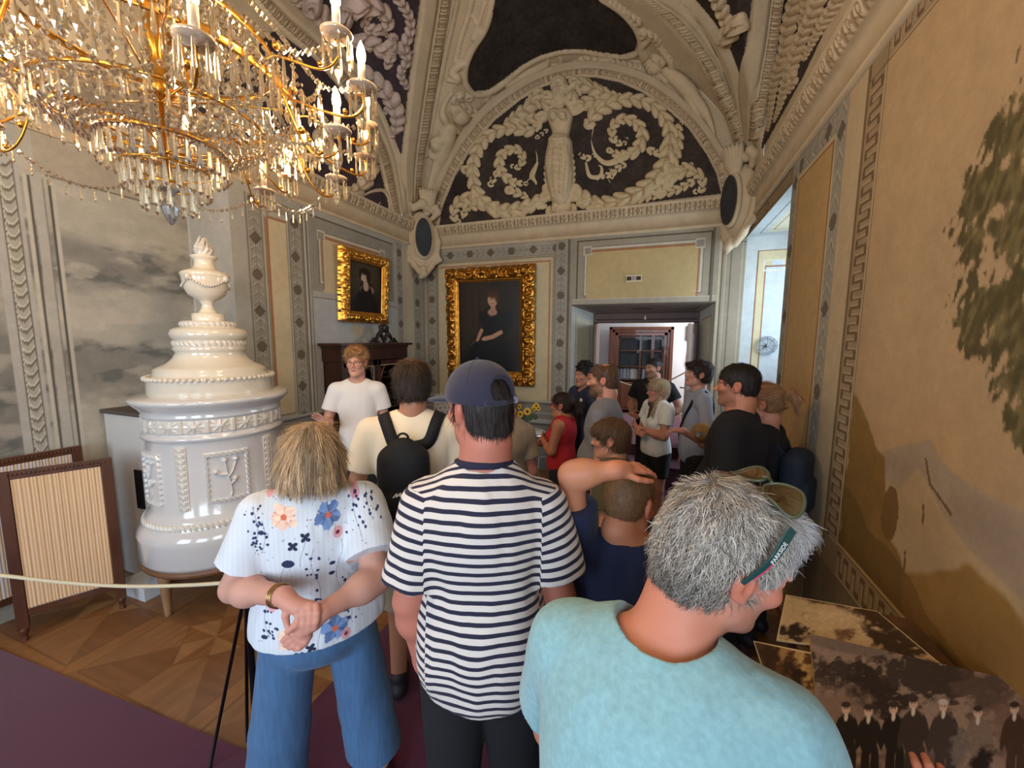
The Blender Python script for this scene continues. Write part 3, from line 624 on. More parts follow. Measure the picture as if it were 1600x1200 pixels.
for (xa, za, w_, h_, lab) in ((.58, 1.9, .16, .3, 'gold framed picture hanging high on the white wall beyond the doorway'), (.60, 1.47, .12, .2, 'small gold framed picture hanging below another beyond the doorway')):
    t = thing('framed_picture', lab, 'picture', (xa, 8.48, za)); b = MB()
    for (p, q, r, s_) in ((-w_/2, -w_/2+.03, 0, h_), (w_/2-.03, w_/2, 0, h_), (-w_/2, w_/2, 0, .03), (-w_/2, w_/2, h_-.03, h_)): b.box(p, q, -.03, 0, r, s_)
    bevel(b.build('frame', gold, t), .006); MB().box(-w_/2+.03, w_/2-.03, -.012, -.002, .03, h_-.03).build('canvas', mat('canvas_ochre', (150, 120, 70), .7, noise=[(20, .3)]), t)
ropem = mat('natural_rope', (204, 190, 160), .85, bump=(300, .6, .003))
for P, lab in (([(IX0+.05, 6.0, 1.50), (-.5, 6.02, 1.30), (-.22, 6.03, 1.25), (.1, 6.02, 1.32), (IX1-.06, 6.0, 1.52)], 'pale barrier rope hanging across the doorway in front of the bookcase'),):
    q = MB().tube(catmull(P, 8), .009, 8); tag(q.build('barrier_rope', ropem, smooth=True), lab, 'rope')
# ------------------------------------------------------------------ vault
XC = -1.29
def zvault(x, y):
    d = np.minimum(np.minimum(x-XL, XR-x), YB-y); d = np.clip(d, 0, 2.2)
    z = 3.6+2.2*np.sqrt(np.maximum(0, 1-(1-d/2.2)**2))
    def pen(t, a, b, depth, rise=.06): return np.where(np.abs(t) < a, 3.6+b*np.sqrt(np.maximum(0, 1-(t/a)**2))+rise*depth, 0)
    z = np.maximum(z, pen(x-XC, 2.14, 1.9, YB-y))
    for yc in (3.3, -.1, -3.5):
        z = np.maximum(z, pen(y-yc, 1.62, 1.32, np.maximum(x-XL, 0)))
        z = np.maximum(z, pen(y-yc, 1.62, 1.32, np.maximum(XR-x, 0)))
    return np.minimum(z, 6.1)
def hit_room(px, py, lift=0., surf='all'):
    """points where camera rays meet the vault or the upper walls"""
    px = np.asarray(px, float); py = np.asarray(py, float)
    D = np.stack([(px-800)/FPX, -(py-600)/FPX, np.ones_like(px)], -1)@CR
    def outside(P):
        o = P[..., 2]-zvault(P[..., 0], np.minimum(P[..., 1], YB))
        o = np.maximum(o, P[..., 1]-YB); o = np.maximum(o, XL-P[..., 0]); return np.maximum(o, P[..., 0]-XR)
    lo = np.full(px.shape, .3); hi = np.full(px.shape, 12.); t = lo.copy(); found = np.zeros(px.shape, bool)
    for tt in np.arange(.3, 9, .06):
        P = CO+D*tt; o = (outside(P) > 0) & ~found; hi[o] = tt; lo[o] = tt-.06; found |= o
    for _ in range(14):
        m = (lo+hi)/2; o = outside(CO+D*m[..., None]) > 0; hi = np.where(o, m, hi); lo = np.where(o, lo, m)
    return CO+D*(lo[..., None]*(1-lift))
def toned(name, col, **k): m = mat(name, attr='Col', **k); m['tone'] = [float(v) for v in lin(col)]; return m
plast = mat('stucco_cream', (196, 178, 150), .85, noise=[(5, .1), (40, .06)], bump=(30, .25, .004), spec=.2)
ornp = mat('stucco_plain_relief', (200, 182, 152), .8, noise=[(8, .1)], bump=(50, .2, .003), spec=.25)
ornm = toned('stucco_relief', (204, 186, 156), rough=.8, noise=[(8, .1)], bump=(50, .2, .003), spec=.25)
darkm = mat('dark_painted_field', (66, 58, 54), .9, noise=[(5, .35), (22, .25)], spec=.15)
xs = np.r_[seq(XL, XR, .045)]; ys = np.r_[seq(YS, YB, .045)]; U, V = np.meshgrid(xs, ys, indexing='ij')
struct(mk('ceiling', np.stack([U, V, zvault(U, V)], -1).reshape(-1, 3), grid_faces(len(xs), len(ys)), plast))
# end and side walls above the cornice, niche head
def upper(name, us, place):
    U = np.tile(us[:, None], (1, 24)); t = np.linspace(0, 1, 24)[None]; P = place(U, t); struct(mk(name, P.reshape(-1, 3), grid_faces(len(us), 24), plast, smooth=False))
upper('wall_back_upper', seq(XL, XR, .05), lambda U, t: np.stack([U, 0*U+YB+.001, 3.6+(zvault(U, 0*U+YB)+.03-3.6)*t], -1))
upper('wall_right_upper', seq(YS, YB, .05), lambda U, t: np.stack([0*U+XR+.001, U, 3.6+(zvault(0*U+XR, U)+.03-3.6)*t], -1))
upper('wall_left_upper', seq(YS, YB, .05), lambda U, t: np.stack([0*U+XL-.001, U, 3.6+(zvault(0*U+XL, U)+.03-3.6)*t], -1))
struct(MB().box(XN-.02, XL+.0, YS, YN, 3.62, 3.7).build('ceiling_niche', plast))
struct(MB().box(XN, XN+.03, YS, YN, 3.30, 3.37).box(XN, XN+.015, YS, YN, 3.5, 3.62).build('trim_niche', plast))

# ---- cornices
prof = [(0, 3.27), (.028, 3.275), (.03, 3.30), (.012, 3.315), (.016, 3.45), (.045, 3.47), (.05, 3.48), (.085, 3.575), (.10, 3.585), (.10, 3.60), (0, 3.602)]
def cornice(name, axis, a, b, wall, sgn):
    n = max(2, int(abs(b-a)/.008)); t = np.linspace(a, b, n); V = []
    P0 = []
    for o, z in prof: P0.append(np.stack([t, np.full(n, o), np.full(n, z)], -1))
    # leaf-and-dart relief on the sloping member, cut finer
    fine = []
    for f in np.linspace(0, 1, 13)[1:-1]:
        o = .05+.035*f; z = 3.48+.095*f; s = (t/.11) % 1; h = .026*np.clip(np.sin(PI*s), 0, 1)**.5*np.sin(PI*f)**.6*(1-.8*(np.abs(s-.5) < .05))
        fine.append(np.stack([t, o+h, np.full(n, z)], -1))
    P = np.stack(P0[:7]+fine+P0[7:], 1)
    Q = np.empty_like(P)
    if axis == 'x': Q[..., 0] = P[..., 0]; Q[..., 1] = wall+sgn*P[..., 1]
    else: Q[..., 1] = P[..., 0]; Q[..., 0] = wall+sgn*P[..., 1]
    Q[..., 2] = P[..., 2]; zz = P[..., 2]; s = (P[..., 0]/.11) % 1; inb = (zz > 3.485) & (zz < 3.572); fz = (zz-3.485)/.087
    tn = 1-.75*(inb & ((s < .12) | (s > .90) | (np.abs(s-.5) < .07) | (np.abs(np.hypot((s-.5)*1.1, fz-.5)-.34) < .05)))-.45*((zz > 3.30) & (zz < 3.318))-.4*((zz > 3.46) & (zz < 3.482)); tn = tn.reshape(-1, 1)  # brown paint lines between leaves and mouldings, with recess shade put into the colour
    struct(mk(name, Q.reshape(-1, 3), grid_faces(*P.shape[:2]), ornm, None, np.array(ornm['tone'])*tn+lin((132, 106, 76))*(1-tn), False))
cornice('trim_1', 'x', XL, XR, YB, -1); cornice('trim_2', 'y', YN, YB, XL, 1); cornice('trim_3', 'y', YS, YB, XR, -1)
struct(MB().box(XL-.3, XL, YN-.03, YN, 3.47, 3.6).build('trim_4', plast))

# ---- bands and relief work laid on the vault
def toF(P, s=2.5, o=(600, 0)): return [(x/s+o[0], y/s+o[1]) for x, y in P]
def band(name, A, B, height=.03, ornate=None, m=None, n=None, k=None):
    k = k or (15 if ornate else 9)
    A = catmull(A, 10); B = catmull(B, 10); L = np.linalg.norm(np.diff(A, axis=0), axis=1).sum(); n = n or int(L/(1.3 if ornate else 6))+4
    A = resample(A, n); B = resample(B, n); w = np.linspace(0, 1, k)[None, :, None]; P = A[:, None]*(1-w)+B[:, None]*w
    Q = hit_room(P[..., 0], P[..., 1]); s = np.r_[0, np.cumsum(np.linalg.norm(np.diff(Q[:, k//2], axis=0), axis=1))][:, None]
    du = np.gradient(Q, axis=0); dv = np.gradient(Q, axis=1); N = np.cross(du, dv); N /= np.linalg.norm(N, axis=-1)[..., None]+1e-9
    N *= np.sign(((CO-Q)*N).sum(-1))[..., None]; x = w[..., 0]; H = height*np.minimum(1, np.minimum(x, 1-x)*k*1.0+.0)
    if ornate:
        f = (s/ornate) % 1; H = H+.022*np.sqrt(np.clip(np.sin(PI*f), 0, 1))*np.sin(PI*x)**.7*(1-.7*(np.abs(f-.5) < .07))
        H = H+.012*(np.abs(x-.5) > .40); wv = np.sin(2*PI*f*2+4*np.abs(x-.5)); tn = 1-.75*((np.abs(x-.5) < .36) & ((f < .16) | (wv < -.72) | (np.abs(f-.5) < .05)))-.5*((np.abs(x-.5) > .33) & (np.abs(x-.5) < .42))  # brown lines in the leaf gaps, their shade painted into the colour too
    H[:, 0] = -.01; H[:, -1] = -.01
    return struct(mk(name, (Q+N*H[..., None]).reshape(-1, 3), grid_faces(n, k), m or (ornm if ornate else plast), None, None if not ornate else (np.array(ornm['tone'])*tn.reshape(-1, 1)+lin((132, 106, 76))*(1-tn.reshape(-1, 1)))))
def sheet(name, poly, m, step=1.4, lift=.004):
    P = np.array(poly, float); x0, y0 = P.min(0); x1, y1 = P.max(0); X, Y = np.meshgrid(np.arange(x0, x1, step), np.arange(y0, y1, step), indexing='ij')
    ins = np.zeros(X.shape, bool); n = len(P)
    for i in range(n):
        a, b = P[i], P[(i+1) % n]; c = ((a[1] > Y) != (b[1] > Y)) & (X < (b[0]-a[0])*(Y-a[1])/(b[1]-a[1]+1e-9)+a[0]); ins ^= c
    Q = hit_room(X, Y, lift); F = grid_faces(*X.shape); F = F[ins.ravel()[F].all(1)]
    used = np.unique(F); mp = np.full(X.size, -1); mp[used] = np.arange(len(used))
    return struct(mk(name, Q.reshape(-1, 3)[used], mp[F], m))
def relief(name, strokes, m, step=1.6, gain=.9, hit=None):
    """strokes: (points [(x, y, r)...], leafy, spline) in the traced drawing; raised as rounded acanthus or body forms"""
    S_ = []
    for pts, leafy in strokes:
        P = np.array(pts, float); P = catmull(P, 7) if len(P) > 2 else P; S_.append((P, leafy))
    al = np.vstack([p for p, _ in S_]); x0, y0 = (al[:, :2]-al[:, 2:]*1.3).min(0)-4; x1, y1 = (al[:, :2]+al[:, 2:]*1.3).max(0)+4
    gx = np.arange(x0, x1, step); gy = np.arange(y0, y1, step); X, Y = np.meshgrid(gx, gy, indexing='ij'); H = np.zeros(X.shape); T_ = np.ones(X.shape)
    for P, leafy in S_:
        rm = P[:, 2].max()*1.5+step; a = [int(max(0, (P[:, i].min()-rm-(x0, y0)[i])/step)) for i in (0, 1)]; b = [int((P[:, i].max()+rm-(x0, y0)[i])/step)+2 for i in (0, 1)]
        sl = (slice(a[0], b[0]), slice(a[1], b[1])); x, y = X[sl], Y[sl]; best = np.full(x.shape, 1e9); R = np.ones(x.shape); Sarc = np.zeros(x.shape); side = np.zeros(x.shape); acc = 0.
        for i in range(len(P)-1):
            p, q = P[i], P[i+1]; dx, dy = q[0]-p[0], q[1]-p[1]; l2 = dx*dx+dy*dy+1e-9; t = np.clip(((x-p[0])*dx+(y-p[1])*dy)/l2, 0, 1); d = np.hypot(x-p[0]-t*dx, y-p[1]-t*dy); r = p[2]+(q[2]-p[2])*t
            m_ = d/r < best; best = np.where(m_, d/r, best); R = np.where(m_, r, R); L = math.sqrt(l2); Sarc = np.where(m_, acc+t*L/max(.5, r.mean()), Sarc); side = np.where(m_, np.sign((x-p[0])*dy-(y-p[1])*dx), side); acc += L/max(.5, (p[2]+q[2])/2)
        if leafy:
            ph = Sarc*2.0+best*1.7; lob = np.abs(np.sin(ph))**.8; e = .80+.36*lob; q = best/e; vein = np.abs(np.sin(ph*3))
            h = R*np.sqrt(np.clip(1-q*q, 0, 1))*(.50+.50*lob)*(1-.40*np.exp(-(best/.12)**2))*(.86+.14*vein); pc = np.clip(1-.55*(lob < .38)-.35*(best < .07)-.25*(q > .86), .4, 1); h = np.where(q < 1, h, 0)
        else: h = R*np.sqrt(np.clip(1-best*best, 0, 1))*(1 if leafy != 2 else .45); pc = np.clip(1-.35*(best > .88), .4, 1)
        if leafy == 2: H[sl] = np.where(H[sl] > .5, H[sl]+h, H[sl]); T_[sl] = np.where((h > 0) & (best > .72) & (H[sl] > .5), .72, T_[sl]); continue
        m_ = h > H[sl]; H[sl] = np.where(m_, h, H[sl]); T_[sl] = np.where(m_, pc, T_[sl])
    Q = (hit or hit_room)(X, Y); du = np.gradient(Q, axis=0); dv = np.gradient(Q, axis=1); N = np.cross(du, dv); N /= np.linalg.norm(N, axis=-1)[..., None]+1e-9
    N *= np.sign(((CO-Q)*N).sum(-1))[..., None]; sc = np.linalg.norm(Q-CO, axis=-1)/FPX*gain; V = Q+N*(H*sc-.004)[..., None]
    F = grid_faces(*X.shape); F = F[(H.ravel()[F] > 0).any(1)]; used = np.unique(F); mp = np.full(X.size, -1); mp[used] = np.arange(len(used))
    tn = T_.ravel()[used][:, None]; cb = np.array(m['tone']); return struct(mk(name, V.reshape(-1, 3)[used], mp[F], m, None, cb*tn+lin((128, 100, 70))*(1-tn)))  # grooves and edges tinted brown: crevice shade painted into the vertex colour

inner = toF([(212, 890), (230, 800), (275, 690), (340, 580), (430, 470), (530, 390), (620, 338), (720, 306), (820, 300), (920, 320), (1010, 360), (1100, 420), (1190, 500), (1260, 600), (1300, 680), (1318, 757)])
mid = toF([(180, 880), (205, 780), (250, 668), (315, 555), (405, 445), (515, 362), (610, 310), (715, 279), (822, 272), (930, 290), (1030, 328), (1122, 392), (1215, 478), (1288, 580), (1332, 665), (1346, 745)])
outer = toF([(160, 872), (185, 765), (228, 650), (290, 538), (385, 423), (500, 336), (598, 284), (710, 250), (825, 243), (940, 262), (1045, 302), (1140, 368), (1235, 458), (1310, 562), (1356, 650), (1372, 735)])
sheet('trim_5', inner, darkm, 1.1)
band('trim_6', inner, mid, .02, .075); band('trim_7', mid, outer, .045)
cart = toF([(430, -60), (425, 20), (400, 110), (350, 190), (325, 260), (325, 320), (352, 358), (410, 352), (470, 310), (540, 255), (610, 218), (690, 196), (770, 192), (850, 206), (930, 215), (980, 200), (992, 160), (970, 110), (920, 50), (860, 10), (800, -60)])
sheet('trim_8', cart, mat('dark_cartouche_field', (58, 52, 48), .9, noise=[(4, .35), (20, .3)], spec=.15))
# ribs
band('trim_9', [(658, -60), (657, 0), (640, 120), (628, 250), (632, 330)], [(688, -60), (683, 0), (664, 120), (646, 250), (642, 330)], .05)
band('trim_10', [(689, -60), (684, 0), (665, 120), (647, 250), (643, 325)], [(706, -60), (701, 0), (681, 120), (659, 250), (651, 322)], .035, .08)
band('trim_11', [(707, -60), (702, 0), (683, 115), (661, 245)], [(724, -60), (719, 0), (696, 110), (670, 240)], .045)
band('trim_12', [(400, -60), (461, 0), (517, 51), (560, 105), (599, 177), (624, 250), (634, 330)], [(380, -45), (440, 22), (500, 75), (545, 125), (583, 195), (606, 250), (622, 335)], .05)
band('trim_13', [(379, -44), (439, 23), (499, 76), (544, 126), (582, 196), (605, 251), (621, 336)], [(370, -30), (428, 36), (489, 89), (532, 138), (570, 202), (592, 252), (613, 340)], .03, .08)
band('trim_14', toF([(960, -60), (1010, 0), (1090, 65), (1170, 152), (1250, 262), (1320, 392), (1365, 500), (1390, 600)]), toF([(1020, -60), (1065, 0), (1145, 55), (1222, 140), (1300, 258), (1362, 380), (1402, 480), (1428, 570)]), .035, .08)
band('trim_15', toF([(1025, -60), (1068, 0), (1148, 55), (1226, 140), (1304, 258), (1366, 380), (1406, 480), (1432, 570)]), toF([(1160, -60), (1217, 0), (1292, 90), (1350, 190), (1390, 300), (1405, 420), (1420, 500), (1442, 570)]), .05)
band('trim_16', toF([(1447, -60), (1440, 0), (1428, 120), (1396, 300), (1404, 420), (1424, 540)]), toF([(1520, -60), (1510, 0), (1485, 190), (1452, 390), (1442, 540)]), .05)
band('trim_17', toF([(1522, -60), (1512, 0), (1487, 190), (1454, 390), (1444, 540)]), toF([(1570, -60), (1560, 0), (1532, 200), (1496, 390), (1466, 540)]), .035, .08)
sheet('trim_18', toF([(1160, -60), (1217, 0), (1292, 90), (1350, 190), (1390, 296), (1424, 120), (1438, 0), (1444, -60)]), darkm)
sheet('trim_19', [(300, -60), (400, -60), (461, 0), (517, 51), (560, 105), (599, 177), (627, 246), (640, 120), (657, 0), (658, -60)], mat('dark_violet_field', (70, 60, 66), .9, noise=[(6, .3)], spec=.15))
sheet('trim_20', [(613, 341), (592, 252), (570, 202), (532, 138), (489, 89), (430, 45), (360, 100), (300, 160), (330, 218), (372, 242), (480, 285)], mat('dark_violet_field'))
# the right-hand lunette lies in the wall plane
sheet('trim_21', [(1225, -40), (1216, 80), (1203, 165), (1186, 240), (1196, 226), (1255, 120), (1330, -40)], darkm)
c5 = lambda P: [(x/4.285+440, y/4.285, r/4.285) for x, y, r in P]
relief('trim_22', [(c5(p), l) for p, l in [
    ([(420, 120, 60), (470, 40, 70), (560, 20, 70), (650, 60, 60), (700, 140, 45), (660, 190, 40), (580, 180, 36), (560, 130, 30), (600, 90, 24), (640, 120, 12)], True),
    ([(740, -60, 40), (800, 20, 38), (850, 110, 34), (850, 210, 36), (810, 310, 40), (830, 400, 34), (790, 480, 30), (820, 560, 26), (850, 600, 14)], True),
    ([(890, 350, 16), (830, 345, 22), (760, 330, 34), (680, 330, 46), (600, 280, 50), (500, 260, 50)], True),
    ([(720, 300, 44), (740, 250, 34), (700, 230, 20)], True), ([(720, 380, 38), (710, 440, 24)], True),
    ([(560, 480, 50), (660, 560, 56), (730, 650, 50), (770, 760, 44), (770, 860, 36), (740, 900, 28)], True), ([(700, 590, 30), (640, 620, 26), (640, 660, 14)], True), ([(760, 720, 26), (700, 730, 24), (720, 780, 12)], True),
    ([(200, 0, 70), (260, 80, 60), (330, 160, 50), (420, 220, 50)], True), ([(130, -60, 60), (60, -40, 60)], True)]], toned('stucco_lilac_tone', (186, 168, 158), rough=.85, noise=[(8, .1)], spec=.2))
c2 = lambda P: [(x/5+320, y/5+200, r/5) for x, y, r in P]
relief('trim_23', [(c2(p), l) for p, l in [
    ([(1240, 60, 40), (1230, 170, 60), (1270, 290, 70), (1250, 410, 60), (1160, 500, 50), (1060, 480, 34), (1010, 420, 20)], True), ([(1310, 200, 40), (1310, 300, 30), (1290, 380, 16)], True),
    ([(1215, 545, 10), (1290, 500, 16), (1390, 490, 18), (1440, 570, 18), (1430, 660, 18), (1380, 680, 16), (1350, 620, 14), (1375, 570, 10), (1405, 605, 6)], False), ([(1230, 540, 12), (1270, 590, 26), (1290, 630, 14)], True),
    ([(-300, -150, 70), (-150, -60, 80), (0, -20, 70), (120, 60, 50)], True), ([(-100, -300, 70), (60, -200, 80), (200, -100, 70), (300, 0, 50)], True), ([(200, -300, 60), (350, -160, 70), (450, 0, 60)], True), ([(430, 160, 30), (480, 250, 36), (560, 330, 34), (680, 380, 24)], True), ([(640, 100, 60), (700, 260, 50), (790, 380, 40), (880, 440, 26)], True), ([(820, 150, 34), (870, 240, 34), (830, 310, 20)], True), ([(900, 60, 60), (960, 200, 60), (1000, 300, 40)], True)]], ornm)
c3 = lambda P: [(x/3+1100, y/3, r/3) for x, y, r in P]
relief('trim_24', [(c3(p), l) for p, l in [
    ([(440, -80, 34), (430, 20, 34), (400, 130, 32), (385, 240, 30), (350, 330, 26), (325, 430, 20), (310, 540, 15), (300, 610, 9)], True), ([(560, -60, 36), (520, 60, 32), (470, 160, 30), (430, 270, 30), (385, 400, 24), (355, 500, 15), (330, 570, 9)], True),
    ([(660, -60, 30), (610, 30, 26), (560, 110, 24), (510, 200, 18), (470, 280, 13)], True), ([(480, -60, 20), (480, 60, 24), (450, 110, 12)], True), ([(400, 300, 26), (420, 370, 24), (400, 430, 12)], True)]], ornm, gain=.6)
relief('trim_25', [([(x/2.5+600, y/2.5, r/2.5) for x, y, r in p], l) for p, l in [   # small figure in the right centre field
    ([(1300, -40, 26), (1330, 40, 24), (1345, 90, 20)], True), ([(1390, 90, 34), (1350, 130, 36), (1340, 160, 26)], True), ([(1400, 60, 20), (1410, 100, 22)], False)]], ornm)
c1 = lambda P: [(x/2.5+600, y/2.5, r/2.5) for x, y, r in P]
luny = [
    # right volute
    ([(745, 745, 26), (830, 800, 32), (940, 780, 34), (1040, 720, 34), (1105, 620, 32), (1115, 510, 30), (1060, 425, 28), (980, 395, 28), (900, 405, 30), (830, 445, 30), (800, 490, 22)], True),
    ([(1110, 560, 16), (1070, 600, 18), (1040, 590, 18)], True), ([(1090, 700, 24), (1130, 640, 22), (1150, 560, 22), (1150, 500, 18), (1165, 480, 10)], True),
    ([(880, 590, 14), (930, 610, 22), (985, 590, 26), (1010, 530, 26), (980, 480, 24), (925, 470, 22), (893, 505, 20), (900, 550, 18), (935, 565, 14), (950, 535, 10), (930, 520, 6)], True),
    ([(1010, 490, 10), (1035, 485, 10)], True), ([(818, 505, 9), (812, 560, 9), (830, 610, 11), (870, 640, 14), (920, 625, 16), (960, 600, 14)], False),
    ([(760, 600, 10), (790, 620, 16), (820, 610, 12)], True), ([(790, 640, 10), (805, 690, 12), (845, 690, 12), (850, 655, 10), (825, 650, 8), (825, 668, 5)], False),
    ([(830, 700, 12), (890, 680, 16), (930, 650, 16), (950, 660, 10)], True), ([(880, 640, 10), (890, 700, 12), (860, 720, 9)], True),
    ([(1060, 745, 22), (1120, 700, 24), (1180, 670, 26), (1235, 690, 22), (1240, 740, 18), (1200, 755, 12)], True), ([(1080, 760, 20), (1140, 745, 20), (1200, 715, 18)], True), ([(1110, 720, 20), (1160, 660, 20), (1200, 645, 12)], True),
    ([(740, 760, 30), (820, 810, 24), (900, 800, 20), (1000, 780, 18), (1080, 765, 16)], True),
    # left volute
    ([(640, 765, 24), (570, 805, 28), (470, 825, 30), (390, 790, 28), (352, 710, 26), (360, 610, 26), (410, 535, 26), (490, 505, 26), (560, 515, 24), (600, 500, 16)], True),
    ([(560, 720, 12), (500, 710, 20), (455, 660, 22), (465, 605, 22), (515, 585, 20), (545, 620, 18), (525, 655, 15), (495, 645, 11), (500, 620, 6)], True),
    ([(440, 680, 14), (420, 720, 16), (430, 690, 8)], True), ([(585, 560, 8), (600, 620, 9), (590, 680, 9), (560, 710, 9)], False), ([(600, 640, 10), (580, 690, 14), (595, 720, 10), (575, 705, 5)], False),
    ([(490, 745, 18), (520, 755, 20), (560, 770, 14)], True), ([(430, 820, 24), (370, 780, 24), (310, 780, 24), (275, 825, 20), (285, 865, 16), (310, 860, 10)], True), ([(390, 810, 18), (330, 810, 20), (310, 850, 14)], True),
    ([(345, 680, 18), (315, 660, 18), (305, 640, 10)], True), ([(440, 835, 20), (520, 835, 22), (600, 800, 22)], True), ([(600, 540, 12), (640, 510, 12)], True),
    # base foliage
    ([(690, 800, 34), (660, 830, 26)], True), ([(700, 790, 34), (730, 820, 24)], True), ([(640, 740, 22), (620, 800, 20)], True), ([(750, 750, 22), (780, 800, 20)], True), ([(690, 830, 22), (690, 770, 28)], True)]
fig_add = [([(688, 362, 5), (686, 380, 6)], 2), ([(676, 360, 4), (672, 360, 3)], 2), ([(700, 358, 4), (704, 358, 3)], 2), ([(680, 390, 3), (694, 390, 3)], 2), ([(672, 474, 14), (670, 478, 14)], 2), ([(706, 474, 14), (708, 478, 14)], 2), ([(655, 560, 8), (690, 572, 9), (728, 560, 8)], 2), ([(662, 590, 6), (650, 650, 8), (654, 720, 8), (668, 780, 6)], 2), ([(718, 590, 6), (728, 650, 8), (722, 720, 8), (712, 780, 6)], 2), ([(680, 590, 4), (676, 680, 5), (680, 770, 4)], 2), ([(700, 590, 4), (704, 680, 5), (700, 770, 4)], 2)]+[([(676, 610+22*k_, 4), (704, 610+22*k_, 4)], 2) for k_ in range(8)]+[([(650, 460+14*k_, 3), (690, 470+14*k_, 3)], 2) for k_ in range(0)]
fig = [([(688, 392, 30), (686, 366, 30), (690, 350, 26)], False), ([(688, 340, 34), (700, 352, 30)], True), ([(716, 372, 12), (712, 400, 10)], False), ([(660, 372, 12), (664, 400, 10)], False), ([(688, 415, 18), (688, 440, 20)], False),
    ([(655, 445, 20), (722, 445, 20)], False), ([(672, 460, 34), (690, 520, 32), (690, 560, 40)], False), ([(706, 460, 34), (694, 520, 32)], False), ([(690, 570, 48), (686, 640, 56), (690, 700, 54), (690, 770, 40)], False),
    ([(655, 590, 14), (640, 660, 15), (640, 730, 14)], True), ([(725, 590, 14), (735, 660, 15), (735, 730, 14)], True), ([(690, 600, 12), (690, 700, 12), (690, 780, 12)], True),
    ([(650, 445, 16), (615, 470, 14), (610, 500, 11)], False), ([(725, 445, 16), (755, 440, 14), (790, 420, 10)], False), ([(668, 475, 13), (668, 478, 13)], False), ([(706, 475, 13), (706, 478, 13)], False),
    ([(650, 420, 26), (600, 400, 26), (560, 430, 26), (510, 465, 22), (480, 478, 12)], True), ([(640, 380, 22), (600, 370, 20), (570, 400, 18)], True), ([(620, 460, 22), (570, 470, 22), (520, 480, 14)], True),
    ([(735, 400, 28), (760, 340, 28), (820, 355, 28), (880, 375, 22), (932, 378, 10)], True), ([(750, 420, 26), (820, 400, 26), (880, 395, 14)], True), ([(740, 320, 18), (790, 325, 18), (850, 350, 14)], True)]
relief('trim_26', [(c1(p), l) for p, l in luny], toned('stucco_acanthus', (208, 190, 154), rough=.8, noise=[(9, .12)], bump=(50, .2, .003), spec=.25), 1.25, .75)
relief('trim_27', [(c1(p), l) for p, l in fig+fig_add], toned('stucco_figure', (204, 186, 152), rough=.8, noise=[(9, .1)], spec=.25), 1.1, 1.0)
# scrolled frame of the big field, with the two putti
frm = [([(430, -50, 14), (420, 20, 14), (395, 110, 13), (345, 190, 13), (318, 260, 13), (318, 325, 13), (352, 366, 13), (412, 360, 12), (476, 318, 11), (545, 262, 10), (612, 226, 10), (690, 204, 9), (770, 200, 9), (850, 214, 9), (930, 223, 10), (990, 205, 12), (1003, 160, 13), (980, 100, 13), (925, 40, 13), (850, -10, 13)], False),
    ([(480, 330, 13), (560, 290, 14), (630, 255, 13), (640, 230, 9)], False), ([(500, 290, 9), (500, 330, 9)], False), ([(690, 225, 8), (690, 255, 10), (660, 262, 12)], False), ([(730, 262, 13), (790, 232, 16), (850, 236, 16), (880, 250, 10)], True), ([(870, 205, 8), (862, 245, 8)], False), ([(885, 245, 16), (940, 255, 15), (1000, 262, 11)], True),
    ([(395, 10, 8), (370, 90, 9), (350, 150, 12), (370, 120, 10), (345, 60, 7)], False), ([(300, 250, 16), (270, 280, 20), (285, 310, 16), (255, 310, 14)], False), ([(350, -40, 14), (330, 60, 12), (300, 150, 12), (280, 240, 12)], False),
    ([(330, 380, 16), (290, 380, 18), (275, 405, 14), (320, 420, 16), (350, 440, 18)], True), ([(420, 350, 10), (400, 390, 10), (440, 380, 8)], False), ([(860, -10, 16), (930, 40, 14), (1000, 90, 14)], True), ([(1010, 130, 18), (1060, 150, 14), (1080, 190, 10)], True)]
putL = [([(292, 455, 30), (300, 448, 30)], False), ([(285, 432, 26), (310, 440, 24), (318, 460, 16)], True), ([(255, 500, 26), (240, 540, 30), (225, 585, 28)], False), ([(245, 490, 15), (228, 440, 12), (245, 390, 10), (262, 365, 9)], False), ([(275, 500, 14), (300, 530, 11), (300, 560, 9)], False),
    ([(225, 600, 30), (210, 640, 22), (190, 700, 15), (175, 750, 10)], False), ([(240, 600, 24), (205, 660, 16), (195, 720, 10)], False), ([(215, 560, 30), (200, 600, 24)], True)]
putR = [([(1060, 262, 34), (1052, 258, 34)], False), ([(1030, 240, 18), (1060, 232, 18), (1090, 245, 16)], True), ([(1020, 215, 20), (1010, 180, 16), (1040, 150, 12)], False), ([(1110, 290, 28), (1150, 320, 34), (1190, 360, 34), (1215, 390, 26)], False),
    ([(1130, 280, 14), (1120, 240, 12), (1090, 200, 10), (1080, 185, 9)], False), ([(1215, 390, 26), (1250, 430, 20), (1280, 500, 13), (1290, 540, 9)], False), ([(1190, 380, 24), (1230, 460, 14), (1260, 520, 10)], False), ([(1100, 320, 12), (1080, 300, 10)], False)]
relief('trim_28', [(c1(p), l) for p, l in frm], ornm, 1.5, .8)
relief('trim_29', [(c1(p), l) for p, l in putL], ornm, 1.3, .9); relief('trim_30', [(c1(p), l) for p, l in putR], ornm, 1.3, .9)

